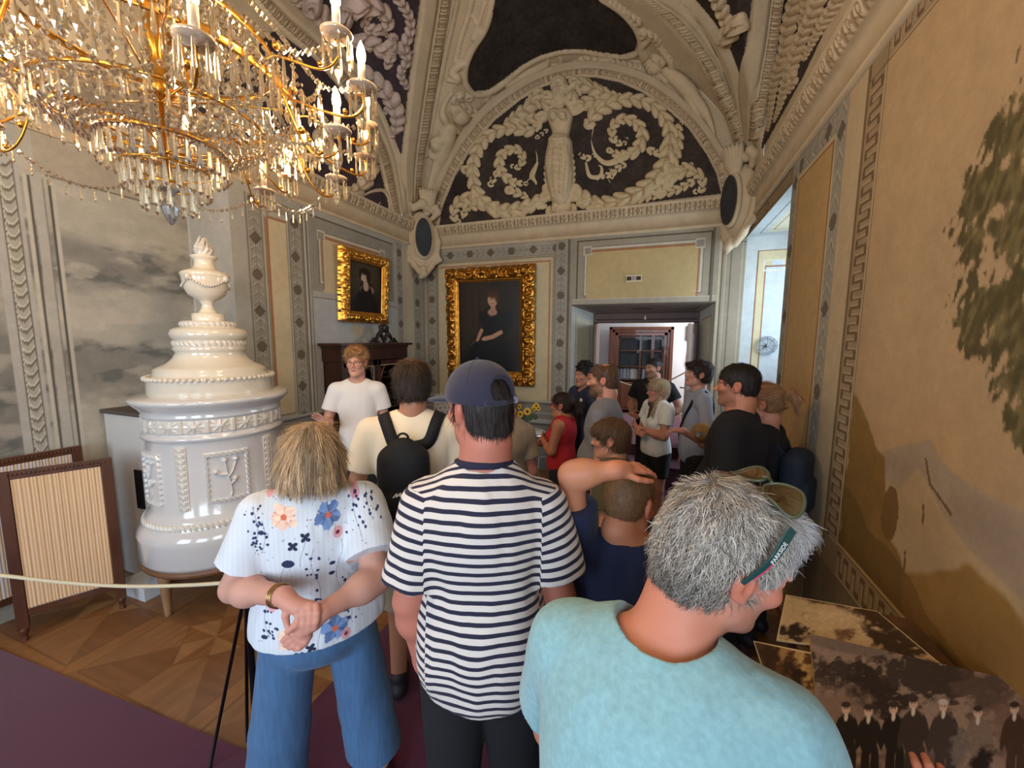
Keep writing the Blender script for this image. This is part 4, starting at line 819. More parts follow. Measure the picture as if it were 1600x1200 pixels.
# ---- corner cartouches
def cartouche(name, loc, ang):
    s = SDF((-.34, -.12, -.62), (.34, .34, .62), .011)
    s.ell((0, .02, 0), (.21, .10, .42), k=.0); s.ell((0, .0, .05), (.25, .08, .30), k=.04)
    for sx in (-1, 1):
        s.path([(sx*.17, .04, .34), (sx*.24, .08, .42), (sx*.2, .10, .48), (sx*.14, .08, .45)], [.035, .045, .045, .035], k=.02)
        s.path([(sx*.2, .03, .2), (sx*.25, .03, 0), (sx*.22, .04, -.2), (sx*.13, .06, -.36), (sx*.05, .09, -.47)], [.03, .04, .04, .045, .04], k=.025)
        s.path([(sx*.22, .04, -.18), (sx*.27, .05, -.26), (sx*.2, .07, -.32)], [.03, .03, .02], k=.02)
    s.path([(-.12, .07, .44), (0, .13, .50), (.12, .07, .44)], [.05, .06, .05], k=.03); s.path([(0, .1, -.42), (0, .14, -.5), (.04, .12, -.54)], [.05, .05, .03], k=.02)
    s.ell((0, .13, .02), (.15, .055, .31), k=.015); s.ell((0, .17, .02), (.122, .05, .275), k=.006, sub=True)
    V, F = s.mesh(1); o = struct(mk(name, V, F, ornp)); o.location = loc; o.rotation_euler = (0, 0, ang)
    n = 40; t = MB(); t.add([(0, .190, .02)]+[(.118*math.cos(2*PI*k/n), .176, .02+.27*math.sin(2*PI*k/n)) for k in range(n)], [(0, 1+k, 1+(k+1) % n) for k in range(n)])
    t.build('oval_field', mat('slate_blue_field', (46, 50, 54), .7, noise=[(8, .4)]), o); return o
cartouche('trim_31', (-3.40, 5.28, 3.36), math.radians(180+45)); cartouche('trim_32', (.81, 5.36, 3.48), math.radians(180-58))
# leaf calyx above the right cartouche, pilaster capitals
for nm, (x, y) in (('trim_33', (.74, 5.32)), ('trim_34', (-3.32, 5.32))):
    b = MB()
    for k in range(7):
        a = (k-3)*.28+(math.radians(225) if x > 0 else math.radians(-45)); d = np.array([math.cos(a), math.sin(a), 0]); c = np.array([x, y, 3.74])-d*.02
        b.tube([c+d*.03, c+d*.10+(0, 0, .14), c+d*.14+(0, 0, .27), c+d*.19+(0, 0, .33)], [.03, .045, .04, .012], 8)
    struct(b.build(nm, ornp, smooth=True))
# small ventilation plate over the door
v = thing('vent_plate', 'small white plate with two dark slots high above the doorway', 'vent', (-.345, YB-.001, 2.71)); b = MB()
b.box(-.10, .10, -.012, 0, -.045, .045); bevel(b.build('plate', mat('ivory_plastic', (206, 196, 164), .5), v), .003)
MB().box(-.088, -.03, -.014, -.012, -.025, .025).box(.03, .088, -.014, -.012, -.025, .025).build('slot', mat('slot_dark', (46, 26, 16), .6), v); MB().box(-.02, .02, -.015, -.012, -.025, .03).build('sensor', mat('grey_plastic', (150, 140, 130), .5), v)
# ------------------------------------------------------------------ tiled stove
SX, SY = -3.07, 1.97
enamel = mat('white_stove_glaze', (206, 203, 200), .14, noise=[(3, .05)], coat=.5, spec=.6)
enamel_c = mat('cream_stove_glaze', (210, 203, 192), .2, noise=[(12, .08)], coat=.4, bump=(50, .2, .003))
def zs(y, r): return float(onY(318, y, SY-r)[2])
st = thing('tiled_stove', 'round white glazed tiled stove crowned by an urn, in the wall niche', 'stove', (SX, SY, 0))
zb = .38
prof_body = [(.0, zb), (.475, zb), (.49, zb+.03), (.49, .55), (.495, .58), (.475, .62), (.46, .64), (.45, .66), (.44, .70), (.425, .72), (.41, .75), (.405, 1.22), (.41, 1.235), (.425, 1.245), (.425, 1.265), (.405, 1.275), (.40, 1.29)]
MB().lathe(prof_body, seg=72).build('drum', enamel, st, True)
def ring_relief(name, r, z0, z1, n, fn, m, seg=360, k=9):
    th = np.linspace(0, 2*PI, seg, endpoint=False)[:, None]; f = np.linspace(0, 1, k)[None]; h = fn((th*n/(2*PI)) % 1, f); R = r+h; R[:, 0] = R[:, -1] = r-.02
    P = np.stack([R*np.cos(th), R*np.sin(th), z0+(z1-z0)*f+0*th], -1); F = grid_faces(seg, k, True); return mk(name, P.reshape(-1, 3), F, m, st)
def ros(u, v):
    x = (u-.5)*2.2; y = (v-.5)*2; d = np.hypot(x, y); a = np.arctan2(y, x); return .003+.014*np.clip(1-d/(.62+.3*np.cos(8*a)), 0, 1)**.5+.012*(np.abs(u-.03) < .045)+.012*(np.abs(u-.97) < .045)
ring_relief('rosette_frieze', .405, 1.285, 1.385, 18, ros, enamel_c, 720, 15)
ring_relief('rope_moulding', .44, .64, .70, 90, lambda u, v: .022*np.sqrt(np.sin(PI*v).clip(0))*(.65+.35*np.sin(2*PI*(u+v))), enamel_c, 720)
MB().lathe([(.39, 1.38), (.415, 1.385), (.42, 1.40), (.41, 1.41), (.43, 1.44), (.465, 1.475), (.475, 1.49), (.475, 1.505), (.46, 1.515), (.37, 1.53), (.2, 1.53)], seg=72).build('cornice', enamel, st, True)
MB().lathe([(.37, 1.52), (.375, 1.53), (.372, 1.62), (.376, 1.635), (.34, 1.655), (.335, 1.675), (.33, 1.70), (.30, 1.715), (.26, 1.735), (.225, 1.77), (.205, 1.81), (.212, 1.82), (.222, 1.835), (.215, 1.85), (.212, 1.90), (.225, 1.91), (.232, 1.94), (.222, 1.97), (.19, 1.985), (.165, 1.99), (.163, 2.03), (.09, 2.035)], seg=64).build('stepped_top', mat('ivory_stove_glaze', (216, 208, 192), .16, noise=[(4, .06)], coat=.5), st, True)
ring_relief('leaf_band', .212, 1.85, 1.90, 40, lambda u, v: .010*np.sin(PI*v)*(.6+.4*np.sin(2*PI*(u+v*.6))), enamel_c, 480); ring_relief('leaf_band', .162, 1.99, 2.03, 30, lambda u, v: .010*np.sin(PI*v).clip(0)*(.6+.4*np.sin(2*PI*(u+v*.6))), enamel_c, 480)
b = MB()
for k in range(64): a = 2*PI*k/64; b.ball((.378*math.cos(a), .378*math.sin(a), 1.638), .0165, 8)
b.build('bead_ring', enamel_c, st, True)
# moulded panels on the drum: a narrow leaf strip between two framed flower panels
def on_drum(a, z, o=0.): r = .405+o; return (r*math.cos(a), r*math.sin(a), z)
a0 = math.radians(-66)
def drum_patch(name, ac, half, z0, z1, fn, m, n=70, k=120):
    A = np.linspace(ac-half, ac+half, n)[:, None]; Z = np.linspace(z0, z1, k)[None]; u = (A-ac)/half+0*Z; v = (Z-z0)/(z1-z0)+0*A; h = fn(u, v); R = .404+h; R[0] = R[-1] = .40; R[:, 0] = R[:, -1] = .40
    return mk(name, np.stack([R*np.cos(A), R*np.sin(A), Z+0*A], -1).reshape(-1, 3), grid_faces(n, k), m, st)
def leafstrip(u, v): f = (v*11) % 1; return .004+.012*np.clip(1-np.hypot(u/.8, (f-.4)*1.9), 0, 1)**.5+.006*(np.abs(u) > .9)+.006*np.clip(np.cos(f*2*PI+3*np.abs(u)), 0, 1)*(np.abs(u) < .7)
for ac in (a0+.06, a0-1.15, a0+1.35): drum_patch('leaf_strip', ac, .085, .77, 1.21, leafstrip, enamel_c)
strk = [([(.05, .12, .03), (.12, .2, .035), (.08, .35, .04), (0, .5, .04), (-.05, .62, .045), (-.1, .78, .05)], .01), ([(0, .5, .03), (.2, .6, .03), (.35, .78, .04)], .01), ([(-.02, .55, .03), (-.3, .56, .03), (-.42, .6, .05)], .01), ([(.08, .35, .03), (.3, .42, .04), (.2, .44, .03)], .01)]
def flowerpanel(u, v):
    h = .003*(np.abs(u) < .97); e = np.maximum(np.abs(u)/.93, np.abs(v-.5)*2/.95); fr = (e > .86)*(e < 1); h = h+fr*(.012+.007*np.sin((u*26+v*60)))
    h = h-.006*(e < .86)+.004*(e < .86)
    for P, _ in strk:
        P = np.array(P)
        for i in range(len(P)-1):
            p, q = P[i], P[i+1]; dx, dy = (q-p)[:2]; t = np.clip(((u-p[0])*dx+(v-p[1])*dy)/(dx*dx+dy*dy), 0, 1); d = np.hypot(u-p[0]-t*dx, v-p[1]-t*dy); h = np.maximum(h, .02*np.sqrt(np.clip(1-(d/p[2])**2, 0, 1)))
    for cu, cv in ((-.1, .82), (.36, .82), (-.5, .62), (.3, .45)): h = np.maximum(h, .024*np.sqrt(np.clip(1-((u-cu)/.13)**2-((v-cv)/.055)**2, 0, 1)))
    return h
for ac in (a0-.58, a0+.68, a0+2.0): drum_patch('flower_panel', ac, .32, .80, 1.16, flowerpanel, enamel, 130, 150)
b = MB()
for k in range(3):
    a = math.radians(-94+120*k); b2 = MB(); c, s_ = .40*math.cos(a), .40*math.sin(a)
    b2.lathe([(0, 0), (.018, 0), (.02, .02), (.032, .2), (.03, .25), (.04, .27), (.036, .3), (.04, zb)], c, s_, 14).build('leg', mat('pale_leg_wood', (150, 112, 78), .5, noise=[(8, .2)]), st, True)
MB().lathe([(.2, zb-.045), (.47, zb-.045), (.485, zb-.03), (.485, zb), (.2, zb)], seg=64).build('base_ring', mat('base_ring_wood', (112, 76, 52), .5, noise=[(10, .2)]), st, True)
urn = MB().lathe([(.0, 2.03), (.095, 2.03), (.098, 2.035), (.098, 2.085), (.06, 2.09), (.055, 2.10), (.04, 2.12), (.034, 2.15), (.044, 2.165), (.05, 2.18), (.075, 2.19), (.11, 2.22), (.132, 2.27), (.14, 2.33), (.142, 2.345), (.148, 2.355), (.142, 2.37), (.11, 2.385), (.075, 2.40), (.062, 2.42), (.058, 2.45), (.065, 2.465), (.082, 2.48), (.08, 2.49), (.045, 2.495), (.0, 2.50)], seg=48).build('urn', mat('urn_glaze', (222, 212, 192), .15, coat=.5), st, True)
b = MB()
for k in range(4):
    a0_, a1_ = k*PI/2+.3, (k+1)*PI/2+.3; P = [((.142+.006)*math.cos(a0_+(a1_-a0_)*t)*(1-.06*math.sin(PI*t)), (.142+.006)*math.sin(a0_+(a1_-a0_)*t)*(1-.06*math.sin(PI*t)), 2.325-.055*math.sin(PI*t)) for t in np.linspace(0, 1, 15)]
    for p in P: b.ball(p, .0085, 7)
    b.ball((.15*math.cos(a0_), .15*math.sin(a0_), 2.33), (.02, .02, .026), 9)
b.build('garland', enamel_c, urn, True)
s = SDF((-.08, -.08, 2.47), (.08, .08, 2.68), .0045)
for k in range(12): a = k*2.4; s.path([(.034*math.cos(a), .034*math.sin(a), 2.49), (.048*math.cos(a+.5), .048*math.sin(a+.5), 2.53+.006*(k % 4)), (.026*math.cos(a+1), .026*math.sin(a+1), 2.575+.016*(k % 4))], [.014, .013, .005], k=.004)
s.cap((0, 0, 2.5), (0, 0, 2.61), .03, .01, .01); V, F = s.mesh(1); mk('flame_finial', V, F, enamel_c, urn)
# joints and flue block
fb = thing('flue_block', 'white tiled flue block joining the stove to the niche wall', 'masonry', (-3.66, 1.95, 0)); b = MB(); b.box(-.36, .1, -.2, .25, .04, 1.33); bevel(b.build('body', mat('white_flue_tiles', (206, 200, 194), .4, noise=[(4, .06)]), fb), .008)
b = MB(); b.box(-.375, .1, -.215, .25, 1.33, 1.36); bevel(b.build('lid', mat('dark_lid', (84, 74, 68), .6), fb)); b = MB(); b.box(-.37, .1, -.22, .2, 0, .04); b.build('plinth', mat('plinth_wood', (132, 108, 84), .5), fb)
MB().box(-.02, .06, -.212, -.2, .62, .92).build('flue_door', mat('black_cast_iron', (22, 22, 26), .6, .5), fb)
kb = MB().box(-3.72, -3.42, 1.60, 1.74, 0, .1); tag(bevel(kb.build('hearth_box', mat('white_box', (200, 204, 208), .6))), 'low white box on the floor behind the stove leg', 'box')

# ------------------------------------------------------------------ folding fire screens
def screen(nm, A, B, h, lab, fab):
    A, B = np.array(A), np.array(B); w = np.linalg.norm(B-A); ang = math.atan2(B[1]-A[1], B[0]-A[0]); t = thing(nm, lab, 'screen', (A[0], A[1], 0), ang)
    wd = mat('screen_walnut', (84, 48, 28), .42, noise=[(14, .35)], stretch=(1, 1, .2), coat=.2)
    for x in (0, w):
        s = MB(); s.box(-.026, .026, -.018, .018, .08, h); s.lathe([(0, 0), (.018, 0), (.014, .03), (.024, .07), (.02, .085), (.0, .09)], 0, 0, 12); o = s.build('post', wd, t); o.location = (x, 0, 0); bevel(o, .003)
    s = MB(); s.box(.026, w-.026, -.015, .015, h-.05, h); bevel(s.build('top_rail', wd, t), .004); s = MB(); s.box(.026, w-.026, -.015, .015, .16, .21); bevel(s.build('bottom_rail', wd, t), .004)
    b = MB()
    for k in range(int(w/.018)): b.ball((.02+k*.018, -.017, h-.02), (.006, .005, .009), 6)
    b.build('carved_bead', wd, t, True)
    n = 260; x = np.linspace(.03, w-.03, n); z = np.linspace(.205, h-.045, 30); X, Z = np.meshgrid(x, z, indexing='ij'); ph = x/.0155
    jit = np.interp(x, np.linspace(0, w, 14), rng.random(14)*.6); yy = -.009-.0045*np.abs(np.sin(PI*(ph+jit)))[:, None]+0*Z
    C = np.where((np.sin(2*PI*(X/.031)+.5*np.sin(Z*4)) > .55)[..., None], lin((208, 168, 124)), lin(fab)); C = C*(.94+.12*fbm2(X, Z, 8, 3, 3, 9))[..., None]
    mk('pleated_fabric', np.stack([X, yy, Z], -1).reshape(-1, 3), grid_faces(n, 30), mat('pleated_fabric', attr='Col', rough=.8, sheen=.2), t, C.reshape(-1, 3)); MB().box(.026, w-.026, .0, .01, .2, h-.045).build('backing', mat('linen_backing', (196, 180, 160), .9), t)
    return t
sA, sB = onZ(40, 1000, 0), onZ(192, 950, 0)
hs_ = float((onX(183, 712, sB[0]))[2])
screen('fire_screen', sA, sB, hs_, 'wood framed screen with pleated peach striped fabric, in front of the niche', (222, 188, 150))
sC = onX(118, 697, -3.93); screen('fire_screen', (-3.97, .80), (sC[0], sC[1]), float(sC[2]), 'second wood framed screen leaning behind the striped one, mostly hidden', (200, 190, 186))
# barrier rope and its stand
P = catmull([dep(-90, 893, 1.62), dep(0, 899, 1.63), dep(100, 910, 1.66), dep(200, 916, 1.68), dep(300, 914, 1.62), dep(384, 908, 1.46)], 10)
tag(MB().tube(P, .0075, 8).build('barrier_rope', ropem, smooth=True), 'pale rope stretched in front of the screen and the stove', 'rope')
bs = P[-1]; t = thing('rope_stand', 'thin black metal rope stand beside the woman in the floral blouse', 'stand', (bs[0], bs[1], 0)); blk = mat('black_metal', (16, 14, 16), .45, .5)
zt_ = float(bs[2]); MB().tube([(0, 0, .03), (0, 0, zt_+.05)], .011, 10).ball((0, 0, zt_+.06), .02).build('pole', blk, t, True)
for i, (fx, fy) in enumerate(((328, 1200), (386, 1158), (404, 1210), (398, 1160))):
    fp = onZ(fx, fy, .012); dx, dy = fp[0]-bs[0], fp[1]-bs[1]; MB().tube([(0, 0, zt_-.02), (dx, dy, .012)], .0065, 8).build('leg', blk, t, True)
MB().tube([(.17*math.cos(a)-.05, .17*math.sin(a)-.2, .02) for a in np.linspace(0, 2*PI, 25)[:-1]], .012, 8, closed=True).tube([(-.26, -.3, .02), (-.1, -.12, .07), (.0, -.02, .03)], .009).build('foot_ring', blk, t, True)

# ------------------------------------------------------------------ paintings
def painter(w, h, n, bgc, items):
    nx, nz = n, int(n*h/w); X, Z = np.meshgrid(np.linspace(0, 1, nx), np.linspace(0, 1, nz), indexing='ij'); C = np.ones(X.shape+(3,))*lin(bgc); nn = fbm2(X, Z, 5, 5, 4, 7)
    C *= (.5+1.0*nn)[..., None]
    for kind, a, c, soft in items:
        if kind == 'e':
            cx, cz, rx, rz, an = a; dx, dz = X-cx, (Z-cz)*h/w; rz = rz*h/w; ca, sa = math.cos(an), math.sin(an); d = np.hypot((dx*ca+dz*sa)/rx, (-dx*sa+dz*ca)/rz); m = sstep(1+soft, 1-soft, d)
        else:
            P = np.array(a); m = np.zeros(X.shape); 
            for i in range(len(P)-1):
                p, q = P[i], P[i+1]; dx, dz = q[0]-p[0], (q[1]-p[1])*h/w; t = np.clip(((X-p[0])*dx+(Z-p[1])*h/w*dz)/(dx*dx+dz*dz+1e-9), 0, 1); d = np.hypot(X-p[0]-t*dx, (Z-p[1])*h/w-t*dz)/(p[2]+(q[2]-p[2])*t); m = np.maximum(m, sstep(1+soft, 1-soft, d))
        C = C*(1-m[..., None])+lin(c)*m[..., None]
    return X, Z, C
def picture(nm, lab, W_, H_, fw, items, bgc, n, seed, m_fr, amp):
    """local: x right, y out of the wall, z up; origin at the lower left corner"""
    t = thing(nm, lab, 'painting'); r = np.random.default_rng(seed)
    X, Z, C = painter(W_-2*fw, H_-2*fw, n, bgc, items); x = W_-(fw-.01+X*(W_-2*fw+.02)); z = fw-.01+Z*(H_-2*fw+.02)
    mk('canvas', np.stack([x, 0*x+.022, z], -1).reshape(-1, 3), grid_faces(*X.shape), mat('oil_canvas', attr='Col', rough=.42, spec=.4), t, C.reshape(-1, 3))
    # carved frame: one heightfield ring of scrolls and leaves
    st_ = .0075; gx = np.arange(0, W_+st_, st_); gz = np.arange(0, H_+st_, st_); X, Z = np.meshgrid(gx, gz, indexing='ij'); e = np.minimum(np.minimum(X, W_-X), np.minimum(Z, H_-Z)); q = e/fw
    hgt = .03+.055*np.sin(PI*np.clip(q, 0, 1))**.8*(q < .72)+(.02+.03*sstep(1.0, .74, q))*(q >= .72); o = np.zeros(X.shape); k = int(2*(W_+H_)/(fw*.78)); per = 2*(W_+H_)
    for i in range(k):
        s = i/k*per; s0 = s
        if s < W_: cx, cz = s, fw*.36
        elif s < W_+H_: cx, cz = W_-fw*.36, s-W_
        elif s < 2*W_+H_: cx, cz = 2*W_+H_-s, H_-fw*.36
        else: cx, cz = fw*.36, per-s
        R_ = fw*.46; dx, dz = X-cx, Z-cz; d = np.hypot(dx, dz); a = np.arctan2(dz, dx); w = np.cos(a*(1 if i % 2 else -1)-d/R_*5.5+r.random()*6)
        o = np.maximum(o, (d < R_)*np.clip(.55+.6*w, 0, 1)*np.sqrt(np.clip(1-(d/R_)**2, 0, 1)))
    o = o+.35*np.clip(fbm2(X, Z, 55, 55, 2, seed)-.45, 0, 1)*2*(q < .7); hgt = hgt+amp*o*(q < .76)
    hgt += .006*(np.abs(np.sin((X+Z)*PI/.02)) > .5)*(np.abs(q-.80) < .045)+.008*(np.abs(q-.93) < .04)
    edge = (q*fw < .004) & (fbm2(X, Z, 20, 20, 2, 3) > .0); hgt[edge] = 0
    F = grid_faces(*X.shape)[:, ::-1]; F = F[(q.ravel()[F] < 1.02).all(1)]; F = F[~((q.ravel()[F] < .10) & (o.ravel()[F] < .12)).all(1)]
    mk('frame', np.stack([X, hgt, Z], -1).reshape(-1, 3), F, m_fr, t)
    b = MB(); i0 = fw*.12
    for (a, b_, c, d) in ((i0, W_-i0, i0, fw), (i0, W_-i0, H_-fw, H_-i0), (i0, fw, fw, H_-fw), (W_-fw, W_-i0, fw, H_-fw)): b.box(a, b_, 0, .03, c, d)
    b.build('frame_back', wood, t); MB().box(fw*.5, W_-fw*.5, 0, .018, fw*.5, H_-fw*.5).build('stretcher', wood, t); return t
lady = [('e', (.25, .6, .30, .5, 0), (54, 42, 28), .8), ('l', [(.22, 1, .02), (.24, .5, .02)], (44, 34, 24), 1), ('l', [(.35, .9, .015), (.33, .45, .02)], (38, 30, 22), 1),
    ('l', [(.55, .60, .17), (.56, .42, .19), (.50, .2, .34), (.46, .05, .44)], (12, 11, 12), .25), ('e', (.44, .60, .11, .08, 0), (12, 11, 12), .3), ('e', (.74, .60, .13, .09, 0), (12, 11, 12), .3), ('l', [(.80, .55, .07), (.72, .45, .06)], (12, 11, 12), .3),
    ('e', (.55, .66, .07, .035, 0), (178, 140, 112), .3), ('l', [(.56, .75, .035), (.56, .68, .04)], (172, 132, 104), .3), ('e', (.555, .79, .078, .068, 0), (190, 148, 120), .12), ('e', (.56, .855, .085, .045, 0), (70, 44, 26), .3), ('e', (.57, .895, .03, .02, 0), (52, 34, 22), .4), ('e', (.625, .81, .028, .05, 0), (66, 42, 26), .4),
    ('e', (.53, .80, .012, .006, 0), (60, 40, 30), .5), ('e', (.585, .80, .012, .006, 0), (60, 40, 30), .5), ('e', (.553, .755, .022, .007, 0), (166, 84, 72), .5), ('e', (.55, .775, .010, .012, 0), (204, 164, 136), .8),
    ('l', [(.55, .665, .012), (.53, .62, .01)], (150, 112, 88), .4), ('l', [(.68, .44, .03), (.55, .39, .03), (.42, .37, .03)], (186, 142, 112), .25), ('l', [(.37, .46, .028), (.33, .40, .026), (.30, .35, .02)], (178, 134, 106), .25), ('e', (.42, .365, .05, .018, 0), (188, 146, 116), .3), ('l', [(.28, .36, .01), (.2, .3, .008)], (90, 74, 60), .6)]
p1 = picture('framed_portrait', 'large portrait of a seated woman in black, heavy carved gilt frame, on the back wall', 1.41, 1.74, .215, lady, (34, 27, 19), 170, 5, mat('carved_gilt', (186, 128, 50), .3, .9, noise=[(18, .45)], bump=(45, .5, .006)), .05)
p1.location = (-1.66, YB-.006, 1.225); p1.rotation_euler = (math.radians(-1.5), 0, PI)
lady2 = [('e', (.5, .75, .5, .35, 0), (70, 62, 44), .9), ('l', [(.55, .45, .22), (.55, .1, .42)], (14, 13, 13), .2), ('e', (.57, .46, .20, .10, 0), (196, 170, 146), .25), ('l', [(.55, .40, .2), (.55, .1, .38)], (14, 13, 13), .25), ('l', [(.52, .66, .06), (.54, .52, .08)], (190, 162, 138), .25),
    ('e', (.47, .73, .105, .095, 0), (206, 178, 154), .12), ('e', (.50, .83, .15, .07, 0), (24, 18, 14), .3), ('e', (.61, .74, .07, .12, 0), (24, 18, 14), .3), ('e', (.36, .76, .04, .09, 0), (24, 18, 14), .3), ('e', (.43, .745, .018, .008, 0), (50, 36, 30), .5), ('e', (.51, .745, .018, .008, 0), (50, 36, 30), .5), ('e', (.465, .69, .03, .008, 0), (150, 80, 72), .5)]
p2 = picture('framed_portrait', 'smaller portrait of a dark haired woman in black, in a gilt frame above the cabinet', .85, .87, .145, lady2, (40, 36, 28), 120, 8, mat('bright_gilt', (214, 152, 62), .3, .85, noise=[(20, .25)], bump=(35, .4, .005)), .02)
p2.location = (XL+.006, 4.50, 2.10); p2.rotation_euler = (math.radians(-3), 0, -PI/2)

# ------------------------------------------------------------------ china cabinet
cw = mat('dark_mahogany', (58, 32, 22), .35, noise=[(7, .3), (30, .15)], stretch=(1, 1, .15), coat=.3); cb = thing('china_cabinet', 'dark mahogany glazed china cabinet behind the guide', 'cabinet', (XL+.02, 3.98, 0), -PI/2)
# local: x along the wall (towards the camera is +x after the turn), y out into the room
CW, CH, CD = 1.16, 1.80, .26
def cbx(n, m=cw, bv=.004, par=cb, **k):
    b = MB()
    for a in k['b']: b.box(*a)
    o = b.build(n, m, par); return bevel(o, bv) if bv else o
h2 = CW/2
cbx('carcass', b=[(-h2, -h2+.03, 0, CD, .1, CH), (h2-.03, h2, 0, CD, .1, CH), (-h2, h2, 0, .02, .1, CH), (-h2, h2, 0, CD, .08, .7)])
cbx('cornice', b=[(-h2-.03, h2+.03, 0, CD+.03, CH, CH+.03), (-h2-.07, h2+.07, 0, CD+.07, CH+.03, CH+.06), (-h2-.02, h2+.02, 0, CD+.02, CH-.14, CH)])
cbx('shelf', b=[(-h2+.03, h2-.03, .02, CD-.03, 1.02, 1.04)]); cbx('shelf', b=[(-h2+.03, h2-.03, .02, CD-.03, 1.42, 1.44)])
cbx('base', b=[(-h2-.02, h2+.02, 0, CD+.02, 0, .1)])
for s_ in (-1, 1):
    d0, d1 = (-h2+.03, -.01) if s_ < 0 else (.01, h2-.03)
    fr = cbx('door', b=[(d0, d0+.06, CD-.02, CD, .72, CH-.15), (d1-.06, d1, CD-.02, CD, .72, CH-.15), (d0, d1, CD-.02, CD, .72, .78), (d0, d1, CD-.02, CD, CH-.21, CH-.15)])
    cc = (d0+d1)/2; MB().tube([(cc+(d1-d0-.14)/2*math.cos(a), CD-.01, 1.42+.2*math.sin(a)) for a in np.linspace(0, PI, 17)], .009).build('tracery', wood2, fr, True)
    MB().box(d0+.06, d1-.06, CD-.012, CD-.009, .78, CH-.21).build('pane', glass, fr)
    MB().box(d0+.055, d0+.062, CD, CD+.003, .8, CH-.22).box(d0+.055, d1-.055, CD, CD+.003, CH-.217, CH-.21).build('inlay', mat('pale_inlay', (196, 176, 150), .5), fr)
    cbx('drawer', b=[(d0+.02, d1-.02, CD-.005, CD+.01, .3, .62)])
s = SDF((-.3, -.05, 0), (.3, .06, .34), .008)
for sx in (-1, 1):
    s.path([(0, 0, .02), (sx*.05, 0, .10), (sx*.09, 0, .12)], [.02, .022, .018], k=.01); s.path([(sx*.24, 0, .02), (sx*.2, 0, .05), (sx*.16, 0, .04), (sx*.11, 0, .1), (sx*.06, 0, .15), (sx*.08, 0, .17)], [.016, .02, .02, .024, .022, .014], k=.01)
    s.path([(sx*.02, 0, .15), (sx*.06, 0, .2), (sx*.02, 0, .22)], [.02, .026, .016], k=.01); s.path([(sx*.27, 0, .015), (sx*.1, 0, .015)], [.012, .014], k=.005)
s.ell((0, .01, .20), (.035, .03, .05), k=.01); V, F = s.mesh(0); cr = mk('crest', V, F, mat('black_carving', (34, 22, 18), .45), cb); cr.location = (-.22, CD-.06, CH+.055)
porc = mat('white_porcelain', (232, 232, 232), .15, coat=.5); porc_b = mat('blue_porcelain', (120, 150, 186), .2, coat=.5)
def cab_world(x, y, z): return (XL+.02+y*.75, 3.98-x*.8, z)
cupt = []
def cup(x, y, z, label, s=1., m=porc):
    t = thing('teacup', label, 'cup', cab_world(x, y, z)); MB().lathe([(0, .003), (.03*s, .003), (.055*s, .012), (.058*s, .016), (.02*s, .01), (.02*s, .012)], seg=18).build('saucer', m, t, True)
    MB().lathe([(0, .012), (.018*s, .012), (.02*s, .02), (.034*s, .045), (.038*s, .07), (.035*s, .07), (.018*s, .024), (0, .022)], seg=18).build('bowl', m, t, True); MB().tube([(.035*s, 0, .062), (.056*s, 0, .055), (.05*s, 0, .035), (.03*s, 0, .033)], .004*s).build('handle', m, t, True)
cup(.50, .22, 1.441, 'white teacup on its saucer, left end of the upper cabinet shelf'); cup(-.50, .2, 1.441, 'white teacup at the right of the glass bowl in the cabinet', 1.1); cup(-.38, .26, 1.441, 'white teacup near the right end of the upper cabinet shelf', .9); cup(-.12, .12, 1.441, 'small white cup at the back of the upper cabinet shelf', .8)
t = thing('display_plate', 'oval patterned plate standing upright on the upper cabinet shelf', 'plate', cab_world(.36, .12, 1.44)); n = 24
b = MB(); b.add([(.012, 0, .1)]+[(.0, .085*math.cos(2*PI*k/n), .1+.1*math.sin(2*PI*k/n)) for k in range(n)]+[(-.008, .08*math.cos(2*PI*k/n), .1+.096*math.sin(2*PI*k/n)) for k in range(n)], [(0, 1+k, 1+(k+1) % n) for k in range(n)]+[(1+k, 1+n+k, 1+n+(k+1) % n, 1+(k+1) % n) for k in range(n)]); b.build('plate', porc, t, True)
b = MB(); b.ball((.014, 0, .1), (.004, .04, .05), 14); b.build('painted_motif', mat('green_motif', (96, 112, 84), .4), t, True)
def vase(nm, lab, x, y, z, pr, m): t = thing(nm, lab, 'vase', cab_world(x, y, z)); MB().lathe(pr, seg=20).build('body', m, t, True); return t
pv = [(0, 0), (.022, 0), (.016, .02), (.03, .06), (.032, .09), (.016, .12), (.014, .14), (.022, .155)]
vase('vase', 'slim dark vase on the cabinet shelf by the guide', .10, .2, 1.441, [(r*.8, z*1.1) for r, z in pv], mat('dark_glass_vase', (30, 26, 26), .1, coat=.5)); vase('vase', 'white vase beside the dark one on the cabinet shelf', .0, .22, 1.441, pv, porc); vase('vase', 'blue and white jug on the cabinet shelf', -.06, .26, 1.441, [(r*1.1, z*.7) for r, z in pv], porc_b)
t = vase('bowl', 'white and blue bowl with a hoop handle on the cabinet shelf', -.25, .2, 1.441, [(0, 0), (.035, 0), (.03, .012), (.075, .045), (.08, .06), (.074, .06), (.02, .02)], porc); MB().tube([(0, .075*math.cos(a), .055+.1*math.sin(a)) for a in np.linspace(0, PI, 17)], .005).build('hoop_handle', porc_b, t, True)
vase('vase', 'tall blue vase on the lower cabinet shelf', -.2, .2, 1.041, [(r*1.2, z*1.3) for r, z in pv], porc_b); vase('figurine', 'pale porcelain flower figure on the lower cabinet shelf', -.4, .2, 1.041, [(0, 0), (.04, 0), (.03, .03), (.045, .08), (.05, .13), (.03, .17), (0, .19)], mat('porcelain_rose', (206, 176, 160), .3, noise=[(60, .4)])); vase('vase', 'small white vase low in the cabinet', -.55, .2, 1.041, pv, porc)

